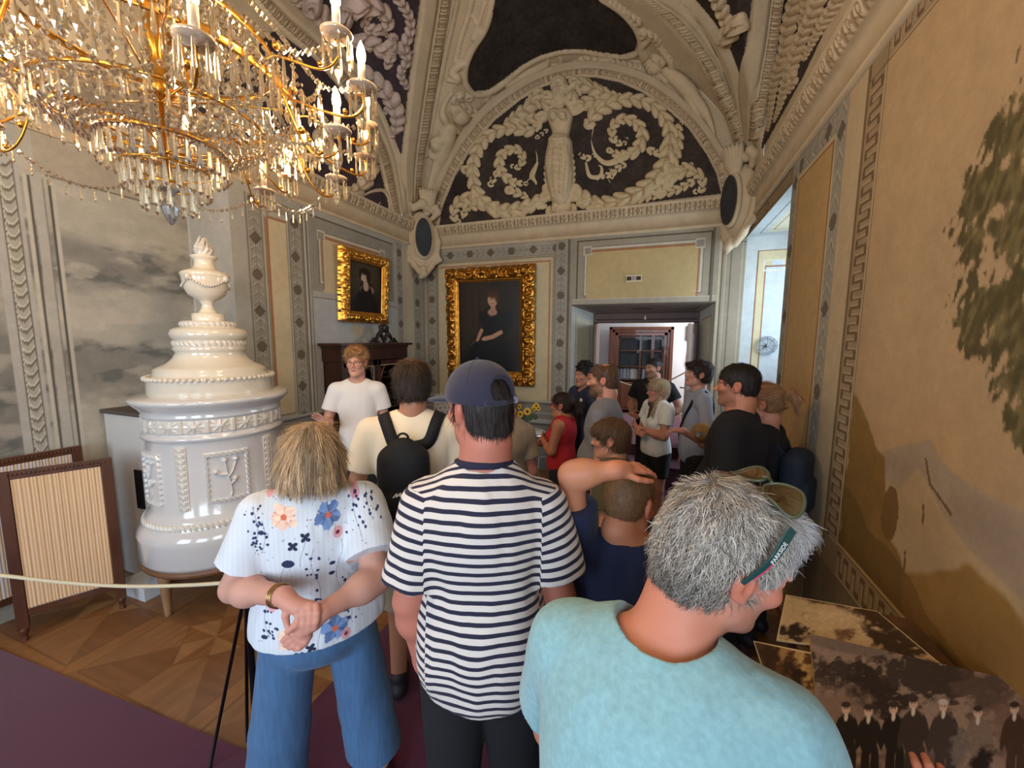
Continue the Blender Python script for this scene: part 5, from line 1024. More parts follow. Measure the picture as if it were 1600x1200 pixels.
# ------------------------------------------------------------------ sofa, glass table, flowers
t = thing('sofa', 'pale grey patterned sofa against the back wall under the large portrait', 'sofa', (-2.46, 5.12, 0)); fabs = mat('pale_damask', (176, 174, 172), .8, noise=[(9, .05)])
def pat():
    n, k = 160, 90; X, Z = np.meshgrid(np.linspace(-.6, .6, n), np.linspace(.4, 1.16, k), indexing='ij'); a = (np.abs(np.sin(X*PI/.075+(np.floor(Z/.065) % 2)*PI/2))*np.abs(np.sin(Z*PI/.065)) > .72)
    C = np.where(a[..., None], lin((144, 142, 148)), lin((190, 188, 186))); y = -.09-.04*np.sin(PI*(Z-.4)/.76)**.5
    y = y+0*X; Zr = Z-.06*(np.abs(X)/.6)**3; mk('back_cushion', np.stack([X, y, Zr], -1).reshape(-1, 3), grid_faces(n, k), mat('sofa_damask', attr='Col', rough=.8), t, C.reshape(-1, 3))
pat(); bevel(MB().box(-.6, .6, -.06, .06, .3, 1.1).build('back_frame', fabs, t), .03); bevel(MB().box(-.6, .6, -.65, -.02, .22, .44).build('seat', fabs, t), .04)
for s_ in (-1, 1): bevel(MB().box(s_*.6-.06, s_*.6+.06, -.65, .06, .22, .66).build('armrest', fabs, t), .03)
for x in (-.58, .58):
    for y in (-.6, 0): MB().box(x-.03, x+.03, y-.03, y+.03, 0, .24).build('leg', wood, t)
tc_ = onZ(826, 673, .80); t = thing('side_table', 'round glass topped side table with clear curved legs by the wall', 'table', (tc_[0], tc_[1], 0)); cg = mat('clear_glass', (235, 240, 240), .03, trans=.9, ior=1.45)
MB().lathe([(0, .785), (.2, .785), (.205, .79), (.205, .797), (.2, .80), (0, .80)], seg=40).build('top', mat('frosted_top', (186, 186, 178), .15, spec=.6), t, True); MB().lathe([(.2, .755), (.212, .755), (.212, .785), (.2, .785)], seg=40).build('rim', mat('silver_rim', (196, 190, 180), .25, .9), t, True)
for k in range(3): a = k*2.1+.6; MB().tube([(.2*math.cos(a), .2*math.sin(a), .76), (.15*math.cos(a), .15*math.sin(a), .5), (.12*math.cos(a), .12*math.sin(a), .25), (.2*math.cos(a), .2*math.sin(a), 0)], .016, 10).build('leg', mat('silver_leg', (186, 184, 178), .2, .7), t, True)
vz = thing('flower_vase', 'small clear glass vase holding sunflowers on the glass side table', 'vase', (tc_[0]-.04, tc_[1], .801)); MB().lathe([(0, 0), (.035, 0), (.04, .02), (.03, .08), (.022, .13), (.034, .17), (.030, .17), (.019, .13), (.026, .08), (.03, .03), (0, .015)], seg=20).build('glass', cg, vz, True)
yel = mat('sunflower_yellow', (226, 178, 36), .6, noise=[(40, .2)]); grn = mat('leaf_green', (62, 84, 44), .6, noise=[(20, .3)]); brn = mat('seed_brown', (74, 48, 22), .8)
for k, (dx, dy, dz, sc) in enumerate(((-.14, -.03, .22, 1), (-.05, -.06, .20, 1), (.04, -.06, .24, 1.1), (.14, -.02, .31, .9), (.10, .04, .27, .9), (-.1, .05, .27, .9), (.17, -.03, .28, .7))):
    f = thing('sunflower', ('sunflower leaning out to the left of the vase', 'sunflower facing forward low in the vase', 'largest open sunflower in the middle of the vase', 'highest sunflower at the right of the vase', 'sunflower behind the highest one', 'sunflower at the back left of the vase', 'smallest sunflower at the far right of the vase')[k], 'flower', (tc_[0]-.04, tc_[1], .81), group='sunflowers in the glass vase')
    MB().tube([(0, 0, .02), (dx*.4, dy*.4, dz*.6), (dx, dy, dz)], .004, 6).build('stem', grn, f, True); nn = np.array((dx, dy-.18, .06)); nn /= np.linalg.norm(nn); q_ = Vector(nn).to_track_quat('Z', 'Y').to_matrix(); Rm = np.array(q_); b = MB()
    for j in range(12):
        a = j*PI/6; c, s_ = math.cos(a), math.sin(a); V = np.array([(.012*c, .012*s_, 0), (.03*c-.009*s_, .03*s_+.009*c, .006), (.05*c, .05*s_, -.004), (.03*c+.009*s_, .03*s_-.009*c, .006)])*sc; b.add(V@Rm.T+(dx, dy, dz), [(0, 1, 2, 3)])
    b.build('petals', yel, f, True); b = MB(); V = MB().ball((0, 0, 0), (.017, .017, .008), 10); b.add(V.V[0]*sc@Rm.T+(dx, dy, dz), V.F); b.build('disc', brn, f, True)
    b = MB()
    for j in range(3):
        a = k*1.3+j*2.1; p = np.array((dx*.6, dy*.6, dz*.65-.02*j)); d = np.array((math.cos(a), math.sin(a)*.7, -.25+.3*j)); b.add([p, p+d*.04+(0, 0, .018), p+d*.10, p+d*.04+(.012, -.012, -.012)], [(0, 1, 2, 3)])
    b.build('leaves', grn, f, True)

# ------------------------------------------------------------------ table with old photographs
TZ = .985
t = thing('display_table', 'dark brown table along the right wall carrying old photographs', 'table', (.66, .9, 0)); tw = mat('dark_table_wood', (82, 52, 30), .4, noise=[(6, .35), (24, .2)], coat=.2)
bevel(MB().box(-.22, .19, -1.5, .74, TZ-.035, TZ).build('top', tw, t), .004); bevel(MB().box(-.18, .16, -1.45, .70, TZ-.14, TZ-.035).build('apron', tw, t), .003)
for x in (-.15, .14):
    for y in (-1.42, .66): MB().box(x-.025, x+.025, y-.025, y+.025, 0, TZ-.1).build('leg', tw, t)
def photo(nm, lab, corners, z, paint, border, n=(150, 110), thick=.004, st=None):
    A, B, Cc, D = [onZ(x, y, z) for x, y in corners]      # TL, TR, BR, BL
    u = np.linspace(0, 1, n[0])[:, None, None]; v = np.linspace(0, 1, n[1])[None, :, None]; P = (A*(1-u)+B*u)*(1-v)+(D*(1-u)+Cc*u)*v; X, Y = project(P)
    C = np.ones(X.shape+(3,)); paint(C, X, Y); U, V = u[..., 0]+0*v[..., 0], v[..., 0]+0*u[..., 0]
    if border: m = (U < border) | (U > 1-border) | (V < border*1.3) | (V > 1-border*1.3); C[m] = lin((214, 196, 150))
    t = thing(nm, lab, 'photograph', tuple(A)); P = P-A; o = mk('print', P.reshape(-1, 3), grid_faces(*n)[:, ::-1], mat('photo_print', attr='Col', rough=.38, spec=.4), t, C.reshape(-1, 3), False)
    b = MB(); b.prism([P[0, 0], P[0, -1], P[-1, -1], P[-1, 0]], (0, 0, -.0005), (0, 0, -thick)); b.build('board', mat('photo_board', (196, 180, 146), .7), t); return t
def blob(C, X, Y, cx, cy, rx, ry, c, an=0., soft=.2, e=None, a_=1.):
    dx, dy = X-cx, Y-cy; ca, sa = math.cos(an), math.sin(an); d = np.hypot((dx*ca+dy*sa)/rx, (-dx*sa+dy*ca)/ry)
    if e is not None: d = d+e
    m = (sstep(1+soft, 1-soft, d)*a_)[..., None]; C[:] = C*(1-m)+lin(c)*m
def paint_house(C, X, Y):
    C[:] = lin((196, 168, 128)); n = fbm2(X/14, Y/9, 1, 1, 5, 4); e = (n-.5)*2.4; n2 = fbm2(X/5, Y/4, 1, 1, 4, 9)
    blob(C, X, Y, 1390, 975, 70, 26, (70, 50, 34), .5, .4, e); blob(C, X, Y, 1290, 935, 60, 10, (84, 60, 40), .15, .4, e); blob(C, X, Y, 1400, 1010, 60, 18, (60, 44, 30), .6, .4, e); blob(C, X, Y, 1240, 985, 26, 12, (44, 32, 24), .1, .3, e); blob(C, X, Y, 1320, 990, 18, 9, (110, 80, 54), 0, .4, e); blob(C, X, Y, 1268, 960, 14, 5, (130, 100, 70), 0, .5, e)
    blob(C, X, Y, 1300, 965, 40, 12, (204, 176, 136), .2, .5, e); C *= (.8+.4*n2)[..., None]
def paint_room(C, X, Y):
    C[:] = lin((96, 62, 34)); n = fbm2(X/10, Y/10, 1, 1, 5, 14); e = (n-.5)*2.4; blob(C, X, Y, 1215, 1030, 30, 20, (62, 40, 24), .6, .4, e); blob(C, X, Y, 1226, 1015, 6, 30, (170, 130, 80), .3, .5, e); blob(C, X, Y, 1255, 1045, 10, 30, (196, 160, 104), -.2, .5, e*1.8); blob(C, X, Y, 1262, 1085, 20, 8, (168, 128, 100), .3, .4, e); blob(C, X, Y, 1245, 1060, 10, 20, (44, 28, 18), 0, .5, e*1.5); C *= (.75+.5*n)[..., None]
def paint_group(C, X, Y):
    C[:] = lin((150, 128, 116)); n = fbm2(X/16, Y/12, 1, 1, 5, 24); e = (n-.5)*2.2; n2 = fbm2(X/4, Y/4, 1, 1, 4, 29); D_ = (46, 38, 38)
    blob(C, X, Y, 1320, 1010, 80, 10, (120, 104, 96), .22, .3); blob(C, X, Y, 1350, 1075, 90, 34, D_, .35, .25, e); blob(C, X, Y, 1300, 1052, 30, 22, (60, 50, 48), .2, .4, e); blob(C, X, Y, 1460, 1060, 78, 40, (62, 52, 50), .3, .2, e); blob(C, X, Y, 1540, 1085, 50, 30, (92, 76, 70), .3, .4, e); blob(C, X, Y, 1600, 1140, 60, 50, (120, 98, 88), 0, .4, e)
    blob(C, X, Y, 1310, 1130, 40, 60, (136, 114, 102), 0, .5, e); blob(C, X, Y, 1420, 1230, 120, 60, (100, 82, 76), 0, .4, e)
    for (cx, top, h, c, hat) in ((1322, 1106, 90, (26, 22, 26), 0), (1357, 1110, 92, (24, 20, 24), 0), (1396, 1106, 96, (22, 18, 22), 0), (1427, 1098, 110, (54, 46, 46), 0), (1474, 1102, 112, (62, 54, 54), 1), (1528, 1112, 100, (128, 112, 104), 0), (1585, 1106, 100, (70, 52, 48), 0)):
        blob(C, X, Y, cx, top+h*.42, h*.17, h*.34, c, .05, .12); blob(C, X, Y, cx-h*.06, top+h*.9, h*.075, h*.35, c, .05, .12); blob(C, X, Y, cx+h*.1, top+h*.92, h*.075, h*.35, c, .05, .12); blob(C, X, Y, cx-h*.16, top+h*.42, h*.05, h*.26, c, .2, .15); blob(C, X, Y, cx+h*.18, top+h*.42, h*.05, h*.26, c, -.15, .15)
        blob(C, X, Y, cx, top+2, 6.5, 8.5, (206, 176, 160), .1, .2); blob(C, X, Y, cx, top-5, 7.5, 5, (58, 46, 44) if not hat else (196, 186, 180), 0, .3); blob(C, X, Y, cx, top+14, 3, 7, (214, 200, 190), .1, .3); blob(C, X, Y, cx-2.5, top+1, 1.2, 1, (70, 50, 44)); blob(C, X, Y, cx+2.5, top+1, 1.2, 1, (70, 50, 44))
    blob(C, X, Y, 1530, 1195, 16, 30, (34, 30, 34), .5, .4, e); blob(C, X, Y, 1500, 1168, 16, 30, (112, 104, 100), 0, .3, e); C *= (.84+.32*n2)[..., None]
photo('old_photograph', 'sepia photograph of a hillside building lying farthest on the display table', [(1228, 929), (1371, 955), (1470, 1037), (1213, 1000)], TZ+.006, paint_house, .012)
photo('old_photograph', 'small brown photograph of a room half hidden under the group picture', [(1177, 1001), (1290, 1024), (1330, 1200), (1210, 1100)], TZ+.005, paint_room, .02)
photo('old_photograph', 'big sepia group photograph of seven people standing, nearest on the table', [(1265, 990), (1740, 1098), (1900, 1420), (1292, 1250)], TZ+.022, paint_group, 0, (420, 300), .016)
# ------------------------------------------------------------------ crystal chandelier
def crystal_mat(name, tint, gl=.42):
    m = bpy.data.materials.new(name); m.use_nodes = True; N = m.node_tree.nodes; L = m.node_tree.links; N.clear(); out = N.new('ShaderNodeOutputMaterial')
    t = N.new('ShaderNodeBsdfTransparent'); t.inputs[0].default_value = (*S(*tint), 1); g = N.new('ShaderNodeBsdfGlass'); g.inputs['IOR'].default_value = 1.55; g.inputs['Roughness'].default_value = .03; g.inputs[0].default_value = (*S(*tint), 1)
    r = N.new('ShaderNodeBsdfGlossy'); r.inputs['Roughness'].default_value = .12; r.inputs[0].default_value = (1, .97, .92, 1)
    a = N.new('ShaderNodeMixShader'); a.inputs[0].default_value = .55; L.new(t.outputs[0], a.inputs[1]); L.new(g.outputs[0], a.inputs[2]); b = N.new('ShaderNodeMixShader'); b.inputs[0].default_value = gl; L.new(a.outputs[0], b.inputs[1]); L.new(r.outputs[0], b.inputs[2]); L.new(b.outputs[0], out.inputs[0]); return m
crys = crystal_mat('lead_crystal', (252, 246, 232)); crysb = crystal_mat('cool_crystal', (226, 238, 252), .3)
brass = mat('gilt_brass', (212, 152, 62), .25, .92, noise=[(30, .2)])
CX, CY = -1.60, .93
ch = thing('chandelier', 'large gilt and crystal chandelier with electric candles hanging at the upper left', 'chandelier', (CX, CY, 0))
def facet(M_, p, r, h, n=6, top=.35):
    """double pointed cut crystal"""
    V = [(0, 0, h*top)]+[(r*math.cos(2*PI*k/n), r*math.sin(2*PI*k/n), 0) for k in range(n)]+[(0, 0, -h*(1-top))]; F = [(0, 1+k, 1+(k+1) % n) for k in range(n)]+[(n+1, 1+(k+1) % n, 1+k) for k in range(n)]; M_.add(np.array(V)+p, F)
def prism(M_, p, r, h, n=6):
    V = [(0, 0, 0)]; 
    for rr, z in ((.55, -.10), (.75, -.5), (1., -.86)): V += [(r*rr*math.cos(2*PI*k/n), r*rr*math.sin(2*PI*k/n), z*h) for k in range(n)]
    V.append((0, 0, -h)); F = [(0, 1+k, 1+(k+1) % n) for k in range(n)]
    for j in (0, 1): F += [(1+j*n+k, 1+(j+1)*n+k, 1+(j+1)*n+(k+1) % n, 1+j*n+(k+1) % n) for k in range(n)]
    F += [(3*n+1, 1+2*n+(k+1) % n, 1+2*n+k) for k in range(n)]; M_.add(np.array(V)+p, F); facet(M_, np.array(p)+(0, 0, .012), .0055, .014)
def pol(r, a, z): return np.array((r*math.cos(a), r*math.sin(a), z))
# frame
b = MB(); b.tube([(0, 0, 2.44), (0, 0, 5.55)], .008).lathe([(0, 2.70), (.05, 2.72), (.03, 2.76), (.02, 2.85), (.05, 2.9), (.02, 2.96), (.015, 3.2), (.04, 3.26), (.015, 3.3), (0, 3.3)], seg=20); b.build('stem', brass, ch, True)
def hoop(r, z, w, t=.004):
    n = 72; th = np.linspace(0, 2*PI, n, endpoint=False)[:, None]; pr = np.array([(0, -w/2), (t*.6, -w/2), (t, -w/4), (t, w/4), (t*.6, w/2), (0, w/2)]); R = r+pr[None, :, 0]+.002*np.sin(th*36); Z_ = z+pr[None, :, 1]+0*th
    mk('hoop', np.stack([R*np.cos(th), R*np.sin(th), Z_], -1).reshape(-1, 3), grid_faces(n, 6, True, True), brass, ch)
for r, z, w in ((.40, 2.76, .030), (.30, 2.64, .012), (.17, 2.555, .012), (.115, 2.485, .007), (.07, 2.43, .007), (.34, 2.90, .018), (.16, 3.16, .03)): hoop(r, z, w)
b = MB()
for k in range(8): a = k*PI/4; b.tube([pol(0, a, 2.7), pol(.2, a, 2.74), pol(.40, a, 2.76)], .0032).tube([pol(0, a, 2.54), pol(.17, a, 2.555)], .0035)
b.build('spokes', brass, ch, True)
b = MB()
for k in range(32):
    a = 2*PI*k/32; p = pol(.41, a, 2.765); R_ = rotz(a)@roty(PI/2); V = MB().ball((0, 0, 0), (.016, .010, .005), 8).V[0]; b.add(V@R_.T+p, MB().ball((0, 0, 0), 1, 8).F)
b.build('cabochons', crys, ch)
# bead strings
def string(P, r0, name='crystal_string', m=crys, elong=1.5):
    M_ = MB(); P = np.array(P); L = np.r_[0, np.cumsum(np.linalg.norm(np.diff(P, axis=0), axis=1))]; n = max(3, int(L[-1]/(r0*2.3)))
    for t in np.linspace(0, L[-1], n):
        p = np.array([np.interp(t, L, P[:, i]) for i in range(3)]); rr = r0*(.75+.5*abs(math.sin(n*3+t*90))); facet(M_, p, rr, rr*2*elong*.8, 6, .5)
    return M_.build(name, m, ch)
for k in range(54):
    a = 2*PI*k/54; string(catmull([pol(.17, a, 2.55), pol(.24, a, 2.575), pol(.33, a, 2.64), pol(.40, a, 2.745)], 6), .0088)
for k in range(42):
    a = 2*PI*(k+.5)/42; string(catmull([pol(.40, a, 2.775), pol(.36, a, 2.82), pol(.25, a, 2.97), pol(.16, a, 3.16)], 6), .0105)
arms = [(.58, 2.61, 22+45*k) for k in range(8)]+[(.69, 2.715, 17+45*k) for k in range(8)]+[(.67, 2.80, 8+45*k) for k in range(8)]
ivory = mat('candle_sleeve', (240, 226, 200), .5); flame = mat('candle_bulb', (255, 226, 170), .3, emit=((255, 206, 140), 26))
PR = []                                   # every hanging prism: (position, radius, length)
for r, z, n in ((.17, 2.556, 32), (.115, 2.488, 22), (.07, 2.432, 12)):
    for k in range(n): PR.append((pol(r, 2*PI*k/n, z-.006), .0092, .084))
for k in range(64): PR.append((pol(.412, 2*PI*k/64, 2.742), .0072, .10))
for k in range(46): PR.append((pol(.352, 2*PI*k/46, 2.885), .0075, .12))
for k in range(40): PR.append((pol(.305, 2*PI*k/40, 2.63), .0068, .085))
for k in range(36): PR.append((pol(.25, 2*PI*k/36, 2.99), .0075, .12))
me_c = {}
for i, (r, z, ad) in enumerate(arms):
    a = rad(ad); tip = pol(r, a, z); am = MB(); am.tube(catmull([pol(.39, a, 2.76), pol(.46, a, z-.02), pol(r-.06, a, z-.075), pol(r, a, z-.05), pol(r, a, z)], 8), .0042, 8).ball(pol(.46, a, z+.01), .012).ball(pol(r-.06, a, z-.06), .008)
    A = am.build('arm', brass, ch, True)
    sc = {}
    def sub(nm, f, m):
        if nm not in me_c: q = MB(); f(q); o = q.build(nm, m, A, True); me_c[nm] = o.data
        else: o = bpy.data.objects.new(nm, me_c[nm]); SC.collection.objects.link(o); o.parent = A
        o.location = tip; return o
    sub('bobeche', lambda q: q.lathe([(.006, -.004), (.03, -.002), (.043, .008), (.046, .014), (.041, .011), (.012, .005), (.014, .016), (.013, .03), (.008, .03)], seg=22), mat('bobeche_glass', (226, 196, 164), .12, .35, coat=.5))
    sub('candle', lambda q: q.lathe([(0, .01), (.0115, .01), (.0115, .085), (.009, .088), (0, .088)], seg=14), ivory)
    sub('bulb', lambda q: q.lathe([(.008, .086), (.0135, .097), (.0145, .108), (.012, .124), (.006, .140), (0, .152)], seg=14), flame)
    if i % 2 == 0 or i in (0, 8, 16):
        l = bpy.data.lights.new('candle_glow', 'POINT'); l.energy = 7.2; l.color = (1, .70, .40); l.shadow_soft_size = .03; lo = bpy.data.objects.new('candle_glow', l); SC.collection.objects.link(lo); lo.parent = ch; lo.location = tip+(0, 0, .175)
    for k in range(9): PR.append((tip+pol(.040, 2*PI*k/9, .002), .0055, .082))
    if i % 2 == 0: facet(am2 := MB(), tip-(0, 0, .09), .012, .05); am2.build('pendant', crys, A)
# swags between the lower arms with small drops
for k in range(8):
    a0_, a1_ = rad(22+45*k), rad(67+45*k); P_ = [pol(.56*(1-.05*math.sin(PI*t)), a0_+(a1_-a0_)*t, 2.60-.10*math.sin(PI*t)) for t in np.linspace(0, 1, 13)]; string(P_, .0078, 'crystal_swag')
    for t in np.linspace(.1, .9, 9): p = pol(.56*(1-.05*math.sin(PI*t)), a0_+(a1_-a0_)*t, 2.59-.10*math.sin(PI*t)); PR.append((p, .0045, .045))
for k in range(8):
    a = rad(17+45*k); string(catmull([pol(.16, a, 3.16), pol(.40, a, 2.92), pol(.55, a, 2.74), pol(.665, a, 2.72)], 6), .009, 'crystal_swag'); a = rad(10+45*k); string(catmull([pol(.34, a, 2.92), pol(.50, a, 2.80), pol(.64, a, 2.80)], 6), .0085, 'crystal_swag')
for k in range(16):
    a0_, a1_ = rad(8+22.5*k), rad(30.5+22.5*k); P_ = [pol(.50*(1-.03*math.sin(PI*t)), a0_+(a1_-a0_)*t, 2.80-.09*math.sin(PI*t)) for t in np.linspace(0, 1, 11)]; string(P_, .0085, 'crystal_swag')
    for t in np.linspace(.1, .9, 5): p = pol(.50, a0_+(a1_-a0_)*t, 2.79-.09*math.sin(PI*t)); PR.append((p, .0065, .08))
# the hundred prisms seen largest are single parts, the others one part
base = np.array((CX, CY, 0))
def vis(p):
    x, y = project(np.array(p[0])+base); d = np.linalg.norm(np.array(p[0])+base-CO); return d+(0 if -20 < x < 700 and -20 < y < 400 else 10)
PR.sort(key=vis); me_p = {}
for p, r, h in PR[:100]:
    key = (r, h)
    if key not in me_p: q = MB(); prism(q, (0, 0, 0), r, h); o = q.build('prism', crysb if h == .084 else crys, ch); me_p[key] = o.data
    else: o = bpy.data.objects.new('prism', me_p[key]); SC.collection.objects.link(o); o.parent = ch
    o.location = p
q = MB()
for p, r, h in PR[100:]: prism(q, p, r, h, 5)
tag(q.build('prism_fringe', crys, ch), kind='stuff')
b = MB(); b.lathe([(0, 2.30), (.008, 2.31), (.02, 2.335), (.024, 2.36), (.018, 2.38), (.007, 2.395), (.02, 2.41), (.03, 2.42), (.01, 2.43), (0, 2.43)], seg=12); b.build('finial_drop', crysb, ch)
# ------------------------------------------------------------------ people: continuous sculpted bodies
skinm = mat('skin', attr='Col', rough=.5, sss=.12, spec=.35, bump=(160, .15, .001))
def ccap(s, a, b, ra, rb, k, clip=None):
    """tapered capsule ended flat by a plane (p, n)"""
    a = np.array(a, float); b = np.array(b, float); r = max(ra, rb)+k+3*s.h
    sl, p = s._blk(np.minimum(a, b)-r, np.maximum(a, b)+r)
    if sl is None: return
    ab = b-a; t = np.clip(((p-a)@ab)/(ab@ab+1e-12), 0, 1); q = p-(a+t[..., None]*ab); d = np.linalg.norm(q, axis=-1)-(ra+(rb-ra)*t)
    if clip is not None: d = np.maximum(d, (p-np.array(clip[0]))@np.array(clip[1]))
    s._mix(sl, d, k, False)
class Person:
    def __init__(g, label, x, y, theta, H, sw=.19, cw=.165, cd=.105, ww=.145, wd=.10, hw=.165, hd=.11, belly=0., lean=0., side=0., h=.006, skin=(202, 150, 124), head=(0, 0, 0), hs=.96, neck=.055, slope=0., legs=.10, feet=None, hz=.5, hoff=(0, 0, 0)):
        g.__dict__.update(locals()); g.th = rad(theta); g.pos = np.array([x, y, 0.]); g.RW = rotz(-g.th); g.k = H/1.75
        g.pel = np.array([0, 0, hz*H]); g.RT = roty(rad(side))@rotx(-rad(lean))
        T = g.T; g.neckb = T((0, -.015, (.835-hz)*H)); g.sh = {s: T((s*sw, -.01, (.81-hz)*H-slope)) for s in (-1, 1)}
        yaw, pit, rol = head; g.RH = rotz(-rad(yaw))@rotx(-rad(pit))@roty(rad(rol))
        g.hc = g.neckb+np.array(hoff)+rotx(-rad(lean*.6+pit*.35))@np.array([0, .02, (.165*H-.112*hs)*.98]); g.arms = {}; g.parts = []
    def T(g, q): return g.pel+g.RT@np.array(q, float)
    def L(g, px, py, d): return g.RW.T@(dep(px, py, d)-g.pos)
    def Hp(g, q): return g.hc+g.RH@(np.array(q, float)*g.hs)
    def hq(g, V): return ((V-g.hc)@g.RH)/g.hs
    def arm(g, side, elbow, wrist, hdir, hnorm, curl=.5, up=.046, fo=.040, wr=.026, thumb=.5, spread=1.): g.arms[side] = dict(e=np.array(elbow, float), w=np.array(wrist, float), d=np.array(hdir, float), n=np.array(hnorm, float), curl=curl, up=up, fo=fo, wr=wr, th=thumb, sp=spread)
    def hang(g, side, fwd=.04, out=.06, **k):
        s = g.sh[side]; H = g.H; e = s+np.array([side*out, -.02, -.175*H]); w = e+np.array([-side*.01, fwd, -.15*H]); g.arm(side, e, w, (0, .15, -1), (side, 0, 0), .55, **k)
    def torso(g, s, t, k=.05, belly=True):
        H, T, RT = g.H, g.T, g.RT; z = lambda f: (f-g.hz)*H; sl = getattr(g, 'slope', 0)
        s.ell(T((0, -.005, z(.735))), (g.cw+t, g.cd+t, .115*H+t), RT, k); s.ell(T((0, 0, z(.62))), (g.ww+t, g.wd+t, .11*H+t), RT, k); s.ell(T((0, -.01, z(.525))), (g.hw+t, g.hd+t, .075*H+t), RT, k)
        [s.cap(T((0, -.012, z(.80))), T((sd*g.sw*.86, -.012, z(.80)-sl)), .056+t, k=k) for sd in (-1, 1)]
        for sd in (-1, 1): s.cap(T((sd*.03, -.025, z(.845))), T((sd*g.sw*.72, -.015, z(.812)-sl)), .040+t*.8, .045+t, k=k)
        s.ell(T((0, -.035, z(.76))), (g.cw*.9+t, g.cd*.75+t, .08*H+t), RT, k)
        if g.belly: s.ell(T((0, .05+g.belly*.4, z(.60))), (g.ww*.9+t, g.wd*.7+g.belly+t, .09*H+t), RT, k)
    def hand(g, s, a, side):
        d = a['d']/np.linalg.norm(a['d']); n = a['n']-d*(a['n']@d); n /= np.linalg.norm(n); l = np.cross(d, n)*side; W = a['w']; q = g.k*.97
        l = -l
        s.cap(W-d*.01, W+d*.02, a['wr'], a['wr']*.95, .012)
        for o in (.022, .007, -.008, -.022): s.cap(W+d*.018+l*o*.6*q, W+d*.082*q+l*o*q, .0145*q, .0115*q, k=.010)
        for i, (o, ln) in enumerate(((.028, .070), (.0095, .079), (-.0095, .073), (-.027, .056))):
            p = W+d*.086*q+l*o*q; c = a['curl']*(1+.12*i); dd = d+l*o*.9*a['sp']; dd /= np.linalg.norm(dd); ang = c*.7
            for j, f in enumerate((.46, .30, .24)):
                v = dd*math.cos(ang)-n*math.sin(ang); p2 = p+v*ln*f*q; s.cap(p, p2, (.0092-.0008*j)*q, (.0086-.0009*j)*q, .0035); p = p2; ang += c*.95
        p = W+d*.022*q+l*.026*q-n*.006; t = a['th']; v = d*.62+l*.72-n*.25*t; v /= np.linalg.norm(v); p2 = p+v*.038*q; s.cap(p, p2, .0135*q, .0115*q, .008); v2 = d*.85+l*.35*(1-t)-n*.45*t; v2 /= np.linalg.norm(v2); p3 = p2+v2*.030*q; s.cap(p2, p3, .0105*q, .0098*q, .004); v3 = d*.9+l*.1-n*.6*t; v3 /= np.linalg.norm(v3); s.cap(p3, p3+v3*.024*q, .0098*q, .0082*q, .004)
    def headsdf(g, s, beard=0.):
        P, R, q = g.Hp, g.RH, g.hs
        e = lambda c, r, k=.02, sub=False: s.ell(P(c), np.array(r)*q, R, k*q, sub); c_ = lambda a, b, ra, rb=None, k=.01, sub=False: s.cap(P(a), P(b), ra*q, (rb if rb is not None else ra)*q, k*q, sub)
        e((0, -.018, .036), (.073, .095, .082)); e((0, .018, -.010), (.064, .078, .080), .03); e((0, .026, -.062), (.050, .058, .050), .03)
        c_((-.044, .01, -.070), (-.012, .068, -.100), .022, .018, .03); c_((.044, .01, -.070), (.012, .068, -.100), .022, .018, .03); e((0, .074, -.100), (.019, .016, .015), .02)
        for sd in (-1, 1):
            e((sd*.040, .066, -.022), (.022, .020, .018), .02); e((sd*.033, .098, .002), (.017, .014, .013), .010, True); e((sd*.031, .0765, .0015), (.0135, .0135, .0125), .001)
            c_((sd*.014, .092, .018), (sd*.048, .078, .020), .0080, .0065, .010)
            c_((sd*.015, .0885, .0075), (sd*.046, .0790, .005), .0042, .0035, .003)         # upper lid
            e((sd*.0135, .094, -.033), (.0085, .010, .0075), .006)
            # ear
            e((sd*.075, -.010, -.005), (.009, .019, .031), .004); e((sd*.078, -.022, .004), (.010, .012, .024), .006); e((sd*.083, -.004, -.002), (.006, .010, .018), .003, True); e((sd*.073, .000, -.030), (.007, .009, .010), .004)
        c_((0, .086, .012), (0, .110, -.024), .0075, .0095, .010); e((0, .110, -.028), (.0105, .0105, .0095), .005)
        c_((-.017, .082, -.060), (0, .0915, -.057), .0052, .0058, .004); c_((0, .0915, -.057), (.017, .082, -.060), .0058, .0052, .004); c_((-.014, .081, -.070), (.014, .081, -.070), .0070, k=.005); c_((-.02, .088, -.0645), (.02, .088, -.0645), .0022, k=.002, sub=True)
        s.path([P((0, -.03, -.06)), P((0, -.035, -.10)), (g.neckb+P((0, -.03, -.1)))/2, g.neckb-np.array((0, 0, .03))], [g.neck*.98, g.neck, g.neck, g.neck*1.12], k=.025)
        c_((0, .035, -.085), (0, .0, -.13), .028, .03, .03)
    def skincol(g, V, brow=(96, 68, 50), lips=None, stub=0., stubc=(104, 82, 68), eye=(70, 60, 50), extra=None):
        base = lin(g.skin)*np.array((.86, .80, .78)); C = np.tile(base, (len(V), 1)); q = g.hq(V); hd = (np.abs(q) < .17).all(1)
        n = fbm(V*9, 3)[:, None]; C *= .93+.14*n
        d = lambda c, r: np.linalg.norm((q-np.array(c))/np.array(r), axis=1)
        def mixc(m, c): nonlocal C; m = (np.clip(m, 0, 1)*hd)[:, None]; C = C*(1-m)+lin(c)*m
        red = lin(g.skin)*np.array((.92, .60, .56)); w = (np.maximum.reduce([sstep(1.3, .4, d((s*.045, .07, -.025), (.03, .03, .025))) for s in (-1, 1)]+[sstep(1.2, .5, d((0, .11, -.028), (.016, .02, .014)))]+[sstep(1.1, .8, d((s*.08, -.012, 0), (.014, .03, .04))) for s in (-1, 1)])*.55*hd)[:, None]; C = C*(1-w)+red*w
